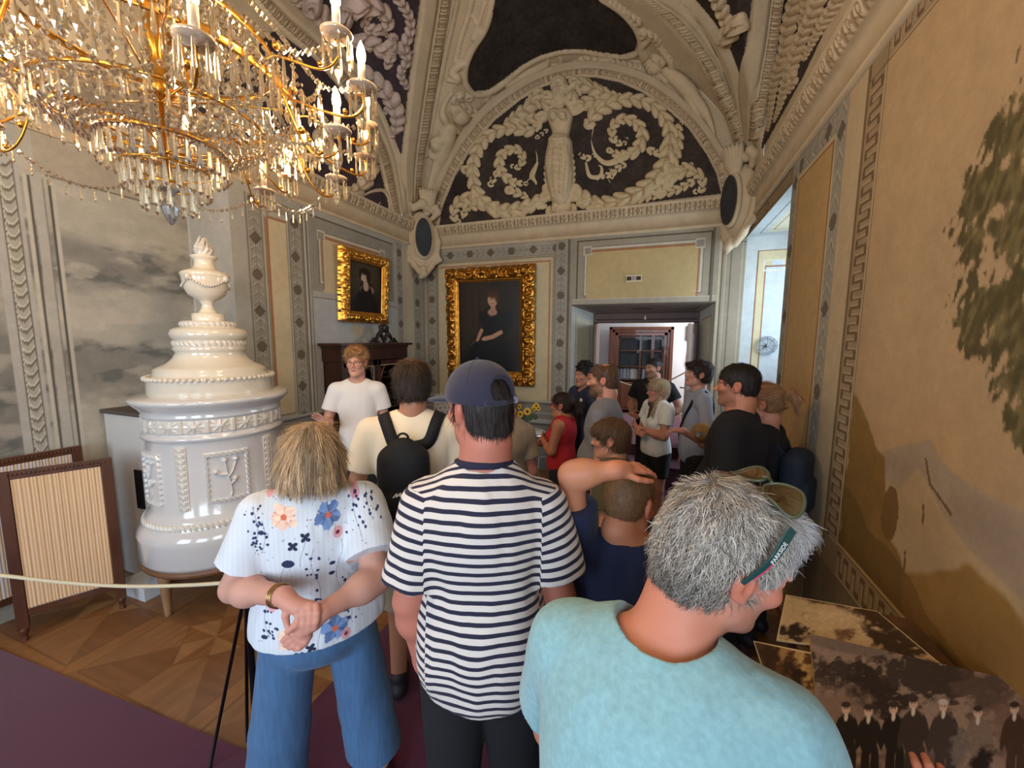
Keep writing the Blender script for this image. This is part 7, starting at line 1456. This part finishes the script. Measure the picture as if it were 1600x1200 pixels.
g.hair((50, 38, 34), (26, 20, 18), th=.008, nape=-.112, ears=True, n=9000, length=.05, lift=.03, wid=.0018, rnd=.12, keepf=lambda q: (q[:, 2] < .02) | ((np.hypot(q[:, 0]/.034, (q[:, 2]-.05)/.034) < 1) & (q[:, 1] < -.05) & (q[:, 2] < .07)), extra=lambda s, P, q: s.ell(P((0, -.060, -.05)), np.array((.060, .048, .07))*q, g.RH, .02), crown=(0, -.03, .12), flow=lambda q: np.stack([q[:, 0]*.3, q[:, 1]*.2, -.1-0*q[:, 0]], -1))
def capf(s):
    P, R, q = g.Hp, g.RH, g.hs; s.ell(P((0, -.014, .045)), np.array((.094, .118, .098))*q, R, .0); s.cut(P((0, 0, .022)), -(R@np.array((0, -.10, 1.))), .004)
    s.ell(P((0, .135, .028)), np.array((.080, .085, .012))*q, R, .010); s.ell(P((0, -.135, .052)), np.array((.038, .05, .040))*q, R, .003, True); s.ell(P((0, -.018, .02)), np.array((.080, .100, .09))*q, R, .004, True)
    s.path([P((-.05, -.112, .020)), P((0, -.131, .018)), P((.05, -.112, .020))], .0065, k=.003)
cpm = mat('navy_twill', (42, 40, 58), .9, bump=(260, .3, .001), sheen=.15); c0 = g.hc; cp_ = thing('baseball_cap', 'navy baseball cap worn by the man in the striped shirt', 'cap', g.pos, -g.th)
sdfobj('crown', c0-(.2, .2, .12), c0+(.24, .24, .2), .0035, capf, cpm, cp_)
b = MB(); b.ball(g.Hp((0, -.014, .1435)), .007, 8)
for k in range(6): a = k*PI/3+.5; b.tube([g.Hp((.0935*math.sin(t)*math.cos(a), -.014+.1175*math.sin(t)*math.sin(a), .045+.0975*math.cos(t))) for t in np.linspace(.05, 1.25 if abs(math.sin(a)+1) > .3 else .7, 14)], .0011, 5)
b.build('seams', mat('navy_seam', (30, 28, 44), .9), cp_, True); b = MB(); b.box(-.006, .006, -.004, .004, -.009, .009); o = b.build('buckle', mat('steel', (90, 90, 96), .5, .6), cp_); o.location = g.Hp((.046, -.121, .022))

# ---- man bending over the photographs
fx = rad(12); f_ = np.array((math.sin(fx), math.cos(fx))); base = np.array((.035, .715))-f_*.25
g = Person('grey haired man in a pale turquoise T-shirt bending over the photographs, sunglasses on his head', base[0], base[1], 12, 1.70, sw=.172, cw=.172, cd=.122, ww=.165, wd=.125, hw=.17, h=.0035, skin=(206, 140, 116), head=(56, 20, 4), neck=.060, lean=25, hs=1.0, hoff=(.082, .0, .022), belly=.02)
g.arm(-1, g.sh[-1]+(-.06, .06, -.28), g.sh[-1]+(.02, .26, -.36), (.3, 1, -.1), (-.2, 0, 1), .6)
g.arm(1, g.sh[1]+(.10, .05, -.25), g.L(1500, 1375, .62), g.L(1482, 1275, .66)-g.L(1500, 1375, .62), (0, 0, 1), .25)
g.body(stub=.3, stubc=(150, 120, 108))
tqm = mat('turquoise_marl', (132, 174, 182), .92, noise=[(90, .14), (16, .05)], sheen=.2, bump=(350, .4, .001))
tee = g.top('tshirt', tqm, hem=.5, sleeve=.62, t=.020, folds=.006, nk=.078, nkz=-.012, sl_r=1.35, seed=8)
nb = g.neckb; P_, _ = hug([nb+g.RT@np.array((.083*math.cos(a), .006+.083*math.sin(a), -.012)) for a in np.linspace(0, 2*PI, 49)[:-1]], tee, .0015); MB().tube(P_, .0065, 8, closed=True).build('collar', tqm, g.o, True)
g.bottoms('trousers', mat('navy_trousers', (34, 38, 52), .9)); g.shoes()
def gc(q, C):
    w = (sstep(.02, -.09, q[:, 2])*sstep(.02, -.05, q[:, 1]))[:, None]; fr_ = sstep(-.02, .08, q[:, 1])[:, None]; n = fbm(q*np.array((55, 55, 22)), 3)[:, None]; C = C*(.62+.75*n); C = C*(1-.62*w); t = (fr_*.65); return C*(1-t)+lin((196, 196, 200))*t*(.75+.5*n)
g.hair((216, 206, 192), (66, 54, 46), th=.016, nape=-.105, n=26000, length=.027, lift=.20, wid=.00115, colf=gc, crown=(-.01, -.075, .11), front=.052, curl=.8, extra=lambda s, P, q: (s.ell(P((0, -.055, -.045)), np.array((.060, .050, .075))*q, g.RH, .02), s.ell(P((0, .045, .085)), np.array((.062, .055, .040))*q, g.RH, .02)), bump=.0045, h=.0035, side_z=-.03, shade=.42, segs=6, keepf=lambda q: ~((q[:, 1] > .022) & (q[:, 2] < .042)) & (np.linalg.norm((q-np.array((.082, -.006, -.008)))/np.array((1, .8, 1)), axis=1) > .036))
sg = thing('sunglasses', 'dark green sunglasses resting on the grey haired man\'s head', 'sunglasses', g.pos, -g.th); gm = mat('dark_green_frame', (28, 66, 66), .35, coat=.3); P = g.Hp
for sd in (-1, 1):
    a_, b_, c_ = np.array((sd*.094, -.030, .006)), np.array((sd*.107, -.018, .060)), np.array((sd*.098, -.004, .116)); pp = catmull([a_, b_, c_], 10); n_ = len(pp); V = []
    for i, q in enumerate(pp):
        wd_ = .0035+.0045*math.sin(min(1, i/n_*1.15)*PI/2)**2; up = np.array((0, .93, -.36))
        for dx, du in ((-.0016, -wd_), (.0016, -wd_), (.0016, wd_), (-.0016, wd_)): V.append(P(q+np.array((dx, 0, 0))+up*du))
    F_ = grid_faces(n_, 4, False, True).tolist()+[(0, 1, 2, 3), (n_*4-1, n_*4-2, n_*4-3, n_*4-4)]; o = mk('temple', V, F_, gm, sg, smooth=False); bevel(o, .0008)
    pr = MB(); pr.tube([P(pp[i]+np.array((sd*.0018, .0, 0))+np.array((0, .93, -.36))*.004) for i in range(3, 11)], .0009, 5); pr.build('pink_line', mat('pink_line', (206, 60, 96), .4), sg)
    cc = np.array((sd*.046, .0, .150)); L_ = [cc+np.array((.038*math.cos(t), .004+.020*math.sin(t), .014*math.sin(t)-.020*(max(0, math.cos(t)*sd))**2)) for t in np.linspace(0, 2*PI, 29)[:-1]]
    MB().tube([P(q) for q in L_], .0028, 8, closed=True).build('lens_rim', mat('olive_rim', (70, 76, 56), .35), sg, True)
    mk('lens', np.array([P(cc+np.array((0, .003, 0)))]+[P(q) for q in L_]), [(0, 1+i, 1+(i+1) % 28) for i in range(28)], mat('mirror_lens', (120, 96, 60), .05, .3, trans=.8), sg)
MB().tube([P((-.010, .004, .156)), P((0, .006, .159)), P((.010, .004, .156))], .003).build('bridge', mat('olive_rim'), sg, True)
# lettering on the right temple
tx = bpy.data.curves.new('lettering', 'FONT'); tx.body = 'PARKSIDE'; tx.size = .0085; tx.extrude = .0002; tx.align_x = 'CENTER'; tx.align_y = 'CENTER'; to = bpy.data.objects.new('lettering', tx); SC.collection.objects.link(to); tx.materials.append(mat('white_print')); i = 13; tdir = P(pp[i+1])-P(pp[i-1]); tdir /= np.linalg.norm(tdir); ndir = g.RH@np.array((1., -.15, 0)); ndir -= tdir*(ndir@tdir); ndir /= np.linalg.norm(ndir); y_ = np.cross(ndir, tdir); c = P(pp[i]+np.array((.0023, 0, 0)))
bpy.context.view_layer.update(); tm = bpy.data.meshes.new_from_object(to.evaluated_get(bpy.context.evaluated_depsgraph_get())); bpy.data.objects.remove(to); to = bpy.data.objects.new('lettering', tm); SC.collection.objects.link(to); to.parent = sg
to.matrix_local = Matrix([[tdir[k], y_[k], ndir[k], (c+ndir*.0006)[k]] for k in range(3)]+[[0, 0, 0, 1]])
def cross(g, dz=-.25, out=.035, fwd=.05, reach=.20, **k):
    for sd in (-1, 1):
        e = g.sh[sd]+np.array((sd*out, fwd, dz)); w = np.array((-sd*.02, reach+.02*(sd > 0), e[2]+.03-.02*sd)); g.arm(sd, e, w, np.array((-sd*1., .12, .12)), np.array((0, 1, .3*sd)), .5, **k)
dkhair = ((58, 42, 32), (28, 20, 16))
# ---- bearded man, grey T-shirt
w = at_head(945, 567, 2.8)
g = Person('tall bearded man with receding brown hair in a grey T-shirt, seen in profile', w[0], w[1], -88, w[2]-.01, sw=.195, cw=.18, cd=.12, hw=.17, h=.005, skin=(206, 152, 126), head=(-4, 4, 0), neck=.060, belly=.03)
g.hang(1, out=.05); g.hang(-1, out=.05); g.body(stub=.75, stubc=(104, 76, 58)); g.top('tshirt', mat('grey_tshirt', (116, 116, 122), .9, sheen=.1), hem=.47, sleeve=.62, folds=.005, seed=11)
g.bottoms('trousers', mat('dark_trousers', (36, 36, 42), .9)); g.shoes()
g.hair((112, 82, 60), (70, 50, 38), th=.010, nape=-.08, n=2500, length=.03, lift=.2, bald=1.0, front=.075, wid=.0022)
def beard(s): P, R, q = g.Hp, g.RH, g.hs; s.ell(P((0, .055, -.088)), np.array((.052, .052, .048))*q, R, .02); s.ell(P((0, .02, -.07)), np.array((.062, .05, .045))*q, R, .02); s.ell(P((0, .10, -.045)), np.array((.03, .02, .017))*q, R, .005, True); s.ell(P((0, .0885, -.064)), np.array((.018, .02, .007))*q, R, .002, True); s.ell(P((0, -.02, -.02)), np.array((.09, .05, .08))*q, R, .005, True); p = s.pts(); s.f += .004*(fbm(p*120, 2)-.5)*3
sdfobj('beard', g.hc-(.16,)*3, g.hc+(.16,)*3, .005, beard, mat('brown_beard', (98, 72, 56), .9, noise=[(120, .4)]), g.o)
# ---- blonde woman, white T-shirt, crossed arms
w = at_head(1029, 592, 4.0)
g = Person('woman with a fair braid and glasses in a white T-shirt, arms crossed', w[0], w[1], -122, w[2]-.01, sw=.165, cw=.15, cd=.11, ww=.125, hw=.165, h=.006, skin=(212, 158, 138), head=(4, 0, 0), neck=.047)
cross(g); g.body(brow=(150, 120, 90)); g.top('tshirt', mat('white_cotton2', (226, 230, 228), .9), hem=.50, sleeve=.55, folds=.005, seed=12, t=.012, extra=lambda s: (s.ell(g.T((-.07, .09, (.72-.5)*g.H)), (.06, .045, .055), None, .03), s.ell(g.T((.07, .09, (.72-.5)*g.H)), (.06, .045, .055), None, .03)))
g.bottoms('shorts', mat('black_shorts', (22, 24, 30), .9), length=.36); g.shoes(mat('black_shoe', (20, 20, 24), .6))
def braid(s, P, q):
    for k in range(9): s.ell(P((-.050-.008*k, .01+.012*k, -.055-.022*k)), (.018-.0008*k,)*3, None, .006)
g.hair((206, 184, 150), (150, 128, 100), th=.012, nape=-.07, n=1800, length=.06, lift=.1, extra=braid, wid=.0026, base=(g.hc-(.22, .22, .32), g.hc+(.22, .22, .2))); g.glasses((60, 50, 70), .022)
def scarf(s):
    for k in range(26): a = k*.6; s.ell(g.neckb+np.array((.066*math.cos(a), .015+.066*math.sin(a), .012*math.sin(k*1.7))), (.026, .026, .022), None, .006)
    for k in range(6): s.ell(g.neckb+np.array((-.03, .10+.004*k, -.02-.022*k)), (.024, .018, .02), None, .006)
sdfobj('scarf', g.neckb-(.14, .14, .2), g.neckb+(.14, .16, .1), .006, scarf, mat('patterned_scarf', (74, 62, 54), .9, noise=[(60, .6)]), g.o)
# ---- man in the doorway
w = at_head(1022, 559, 4.6)
g = Person('man with short dark hair and stubble in a black T-shirt standing before the doorway', w[0], w[1], -150, w[2]-.01, sw=.20, cw=.18, cd=.115, h=.007, skin=(196, 148, 124), head=(14, 0, 0), neck=.058)
g.arm(-1, g.sh[-1]+(-.13, -.02, -.22), g.sh[-1]+(-.02, .12, -.33), (1, .4, -.2), (0, 1, 0), .5); g.arm(1, g.sh[1]+(.10, -.02, -.24), g.sh[1]+(.0, .12, -.34), (-1, .3, -.2), (0, 1, 0), .5); g.body(stub=.6); g.top('tshirt', mat('black_cotton', (20, 20, 24), .9), hem=.47, sleeve=.6, seed=13)
g.bottoms('trousers', mat('dark_trousers')); g.shoes(); g.hair((52, 46, 44), (26, 22, 20), th=.008, n=1200, length=.02, wid=.003)
# ---- tall boy, grey T-shirt, cap in his hand
w = at_head(1092, 563, 3.55)
g = Person('tall dark haired boy in a grey T-shirt holding a tan cap, seen in profile', w[0], w[1], -100, w[2]-.015, sw=.175, cw=.15, cd=.10, ww=.13, hw=.15, h=.0055, skin=(208, 156, 134), head=(-2, -8, 0), neck=.049)
g.arm(-1, g.L(1112, 700, 3.3), g.L(1066, 673, 3.2), g.L(1046, 672, 3.22)-g.L(1066, 673, 3.2), (0, .2, 1), .7, up=.04, fo=.036); g.hang(1, out=.03)
g.body(); ts = g.top('tshirt', mat('mid_grey_tshirt', (146, 152, 166), .9), hem=.47, sleeve=.66, seed=14, folds=.006); g.bottoms('trousers', mat('black_trousers')); g.shoes()
g.hair(dkhair[0], dkhair[1], th=.016, n=2600, length=.045, lift=.25, wid=.0026, nape=-.06, extra=lambda s, P, q: s.ell(P((0, .07, .075)), np.array((.062, .05, .032))*q, g.RH, .02), top_th=.006)
strap_on('bag_strap', [g.T((-.13, -.02, (.83-.5)*g.H)), g.T((-.11, -.12, (.76-.5)*g.H)), g.T((0, -.12, (.66-.5)*g.H)), g.T((.12, -.08, (.56-.5)*g.H))], ts, .012, mat('black_nylon'), g.o, n=6)
strap_on('bag_strap', [g.T((-.13, -.02, (.83-.5)*g.H)), g.T((-.11, .10, (.76-.5)*g.H)), g.T((0, .12, (.66-.5)*g.H)), g.T((.12, .08, (.56-.5)*g.H))], ts, .012, mat('black_nylon'), g.o, n=6)
cc = dep(1098, 676, 3.22); t = thing('baseball_cap', 'tan baseball cap held in the crook of the tall boy\'s arm', 'cap', cc)
def capt(s): s.ell((0, 0, 0), (.085, .085, .08)); s.ell((0, .0, 0), (.079, .079, .074), None, 0, True); s.cut((0, .02, 0), (.25, .9, .1)); s.ell((.02, .02, -.075), (.06, .012, .06), None, .01); s.ell((-.03, -.07, .0), (.024, .03, .02), None, .0, True)
sdfobj('crown', (-.12, -.12, -.16), (.12, .1, .12), .005, capt, mat('tan_cotton', (150, 120, 78), .9, noise=[(20, .1)]), t)
# ---- man in black, and the woman behind him
w = at_head(1155, 568, 2.2)
g = Person('dark haired man in a black T-shirt standing in front of the right wall', w[0], w[1], -68, w[2]-.01, sw=.205, cw=.19, cd=.125, ww=.17, h=.005, skin=(194, 134, 106), head=(-10, 2, 0), neck=.064, belly=.04)
g.hang(1, out=.05); g.hang(-1, out=.04)
g.body(stub=.45, brow=(50, 38, 32)); g.top('tshirt', mat('black_cotton'), hem=.47, sleeve=.62, seed=15, folds=.006, t=.018); g.bottoms('trousers', mat('black_trousers')); g.shoes()
g.hair((48, 38, 32), (22, 18, 16), th=.010, n=3500, length=.028, lift=.2, wid=.002, nape=-.08)
b = MB(); r = np.random.default_rng(2)
w = at_head(1197, 600, 2.42)
g = Person('woman with a reddish blonde ponytail in a black top, behind the man in black', w[0], w[1], -62, w[2]-.01, sw=.168, cw=.155, cd=.11, h=.0055, skin=(206, 146, 120), head=(-14, 16, 0), neck=.048)
g.hang(1, out=.05); g.hang(-1, out=.04); g.body(); g.top('blouse', mat('black_viscose', (22, 22, 28), .7), hem=.47, sleeve=.5, seed=16, nk=.08); g.bottoms('trousers', mat('dark_trousers')); g.shoes()
def pony(s, P, q): s.ell(P((0, -.118, .045)), (.022,)*3, None, .01); s.path([P((0, -.13, .05)), P((0, -.165, .045)), P((.0, -.185, .0)), P((0, -.18, -.06))], [.018, .028, .027, .012], k=.015)
g.hair((178, 130, 88), (118, 80, 52), th=.011, nape=-.06, n=3500, length=.06, lift=.12, wid=.0022, extra=pony, flow=lambda q: np.where(q[:, 1:2] > -.11, np.array((0, -.135, .045))-q, np.stack([q[:, 0]*.2, -.16-q[:, 1], -.2-0*q[:, 0]], -1)), rnd=.1, base=(g.hc-(.26,)*3, g.hc+(.22,)*3))
MB().lathe([(.016, -.006), (.022, -.004), (.022, .004), (.016, .006)], seg=14).build('hair_tie', mat('black_cotton'), g.o).location = g.Hp((0, -.128, .048))
t = thing('backpack', 'dark navy backpack on the back of the ponytailed woman', 'backpack', g.pos, -g.th); c0 = g.T((0, -.19, (.66-.5)*g.H))
sdfobj('pack_body', c0-(.2, .14, .28), c0+(.2, .14, .28), .008, lambda s: (s.box(c0, (.13, .07, .2), None, .06), s.box(c0+(0, -.06, -.06), (.10, .03, .10), None, .03, .01)), mat('navy_bag', (24, 30, 44), .8), t)
for sd in (-1, 1): MB().tube(catmull([c0+(sd*.07, .06, .18), g.T((sd*.10, -.10, (.80-.5)*g.H)), g.T((sd*.11, -.03, (.848-.5)*g.H)), g.T((sd*.12, .08, (.80-.5)*g.H))], 6), .014).build('strap', mat('navy_bag'), t, True)
# ---- curly haired boy with a navy jacket over his back
w = at_head(914, 566, 4.05)
g = Person('boy with dark curly hair and a navy jacket with a white hood', w[0], w[1], -130, w[2]-.02, sw=.17, cw=.15, cd=.10, h=.006, skin=(190, 140, 118), head=(-8, 2, 0), neck=.048)
g.hang(1); g.hang(-1, out=.04); g.body(); g.top('jacket', mat('navy_jacket', (34, 46, 72), .55, noise=[(9, .2)]), hem=.47, sleeve=1.8, t=.03, folds=.010, seed=17, nk=.085)
sdfobj('hood', g.neckb-(.2, .2, .2), g.neckb+(.2, .2, .14), .007, lambda s: (s.path([g.neckb+np.array(q) for q in ((-.15, .04, -.03), (-.12, -.08, -.02), (0, -.12, -.01), (.12, -.08, -.02), (.15, .04, -.03))], .04, k=.02), s.path([g.neckb+np.array(q) for q in ((-.14, .04, -.04), (-.10, .09, -.08))], .03, k=.02)), mat('white_hood', (214, 214, 218), .85), g.o)
g.bottoms('jeans', mat('blue_jeans', (62, 84, 116), .9)); g.shoes()
def curls2(s, P, q):
    r = np.random.default_rng(9)
    for k in range(60):
        a = r.uniform(0, 2*PI); e = r.uniform(.15, 1.3); x = np.array([.080*math.cos(a)*math.cos(e), -.012+.095*math.sin(a)*math.cos(e), .055+.09*math.sin(e)])
        if x[1] > .05 and x[2] < .085: continue
        s.ell(P(x), (.018*q,)*3, None, .004)
g.hair((34, 26, 22), (16, 12, 10), th=.010, n=1600, length=.02, curl=1, lift=.5, extra=curls2, wid=.003)
# ---- woman in red
w = at_head(879, 613, 3.7)
g = Person('woman in a red sleeveless top and red glasses with arms crossed, in profile', w[0], w[1], -88, w[2]-.01, sw=.165, cw=.15, cd=.11, ww=.125, hw=.165, h=.0055, skin=(190, 132, 104), head=(-2, 2, 0), neck=.046)
cross(g, dz=-.24); g.body(brow=(60, 42, 34)); g.top('tank_top', mat('red_jersey', (178, 34, 44), .85), hem=.47, sleeveless=True, seed=18, nk=.085, t=.012, sub=lambda s: [s.ell(g.sh[sd]+np.array((sd*.035, 0, -.02)), (.055, .11, .085), None, .01, True) for sd in (-1, 1)], extra=lambda s: (s.ell(g.T((-.07, .09, (.72-.5)*g.H)), (.06, .045, .055), None, .03), s.ell(g.T((.07, .09, (.72-.5)*g.H)), (.06, .045, .055), None, .03)))
g.bottoms('trousers', mat('dark_trousers')); g.shoes()
def pony2(s, P, q): s.path([P((0, -.115, .02)), P((0, -.155, .01)), P((0, -.165, -.06)), P((0, -.15, -.12))], [.018, .030, .030, .012], k=.015)
g.hair((58, 38, 30), (30, 20, 18), th=.010, nape=-.06, n=2000, length=.05, lift=.1, wid=.0024, extra=pony2, base=(g.hc-(.24,)*3, g.hc+(.2,)*3)); g.glasses((130, 20, 36), .020, sq=.75); MB().ball(g.Hp((0, -.118, .022)), (.02, .012, .02), 10).build('hair_tie', mat('red_jersey'), g.o, True)
# ---- brown haired boy in profile
w = at_head(957, 654, 2.2)
g = Person('brown haired boy in an olive T-shirt, seen in profile behind the boy in navy', w[0], w[1], -86, w[2]-.01, sw=.15, cw=.135, cd=.09, ww=.12, wd=.085, hw=.14, hd=.095, h=.0045, skin=(202, 148, 120), head=(-6, 6, 0), neck=.043, hs=.90)
g.hang(1); g.hang(-1); g.body(brow=(84, 60, 44)); g.top('tshirt', mat('olive_tshirt', (84, 78, 58), .9), hem=.47, sleeve=.6, seed=19); g.bottoms('shorts', mat('grey_shorts', (80, 82, 88), .9), length=.28); g.shoes()
g.hair((112, 80, 52), (66, 46, 32), th=.014, n=4500, length=.045, lift=.15, wid=.0018, nape=-.07, front=.048, extra=lambda s, P, q: s.ell(P((0, .062, .062)), np.array((.062, .040, .034))*q, g.RH, .02))
# ---- boy in navy with his hand on his head
w = at_head(988, 733, 1.24)
g = Person('boy with cropped hair in a navy T-shirt, one hand on top of his head', w[0], w[1], -8, w[2]-.005, sw=.165, cw=.155, cd=.105, ww=.145, wd=.10, hw=.155, h=.0042, skin=(206, 142, 108), head=(34, 22, 0), neck=.048, hs=.92, side=0)
g.arm(-1, g.L(893, 742, 1.20), g.L(966, 734, 1.17), g.L(1024, 728, 1.22)-g.L(966, 734, 1.17), (0, -.3, 1), .28, up=.043, fo=.038, wr=.027, thumb=.2); g.hang(1, out=.06)
g.body(); g.top('tshirt', mat('navy_tshirt', (24, 34, 64), .9, sheen=.1), hem=.46, sleeve=.66, seed=20, t=.016, folds=.005, flare=.01); g.bottoms('shorts', mat('black_shorts'), length=.28); g.shoes()
g.hair((142, 104, 66), (98, 68, 44), th=.004, n=9000, length=.009, lift=.8, wid=.0012, nape=-.065, bump=.001, crown=(0, -.05, .11), side_z=-.03)
# ---- elderly man in beige
w = at_head(788, 598, 2.75)
g = Person('elderly bald man in a beige shirt, mostly hidden behind the man in the cap', w[0], w[1], -40, w[2]-.01, sw=.155, cw=.155, cd=.12, h=.006, skin=(192, 134, 114), head=(-10, 6, 0), neck=.06, slope=.05)
g.hang(1, out=.05); g.hang(-1, out=.05); g.body(); g.top('shirt', mat('beige_shirt', (150, 132, 110), .9), hem=.47, sleeve=.62, seed=21, folds=.008, t=.018); g.bottoms('trousers', mat('dark_trousers')); g.shoes()
g.hair((160, 146, 134), (120, 106, 96), th=.003, n=1500, length=.012, lift=.2, bald=1.5, top_th=-.01, bump=.001)
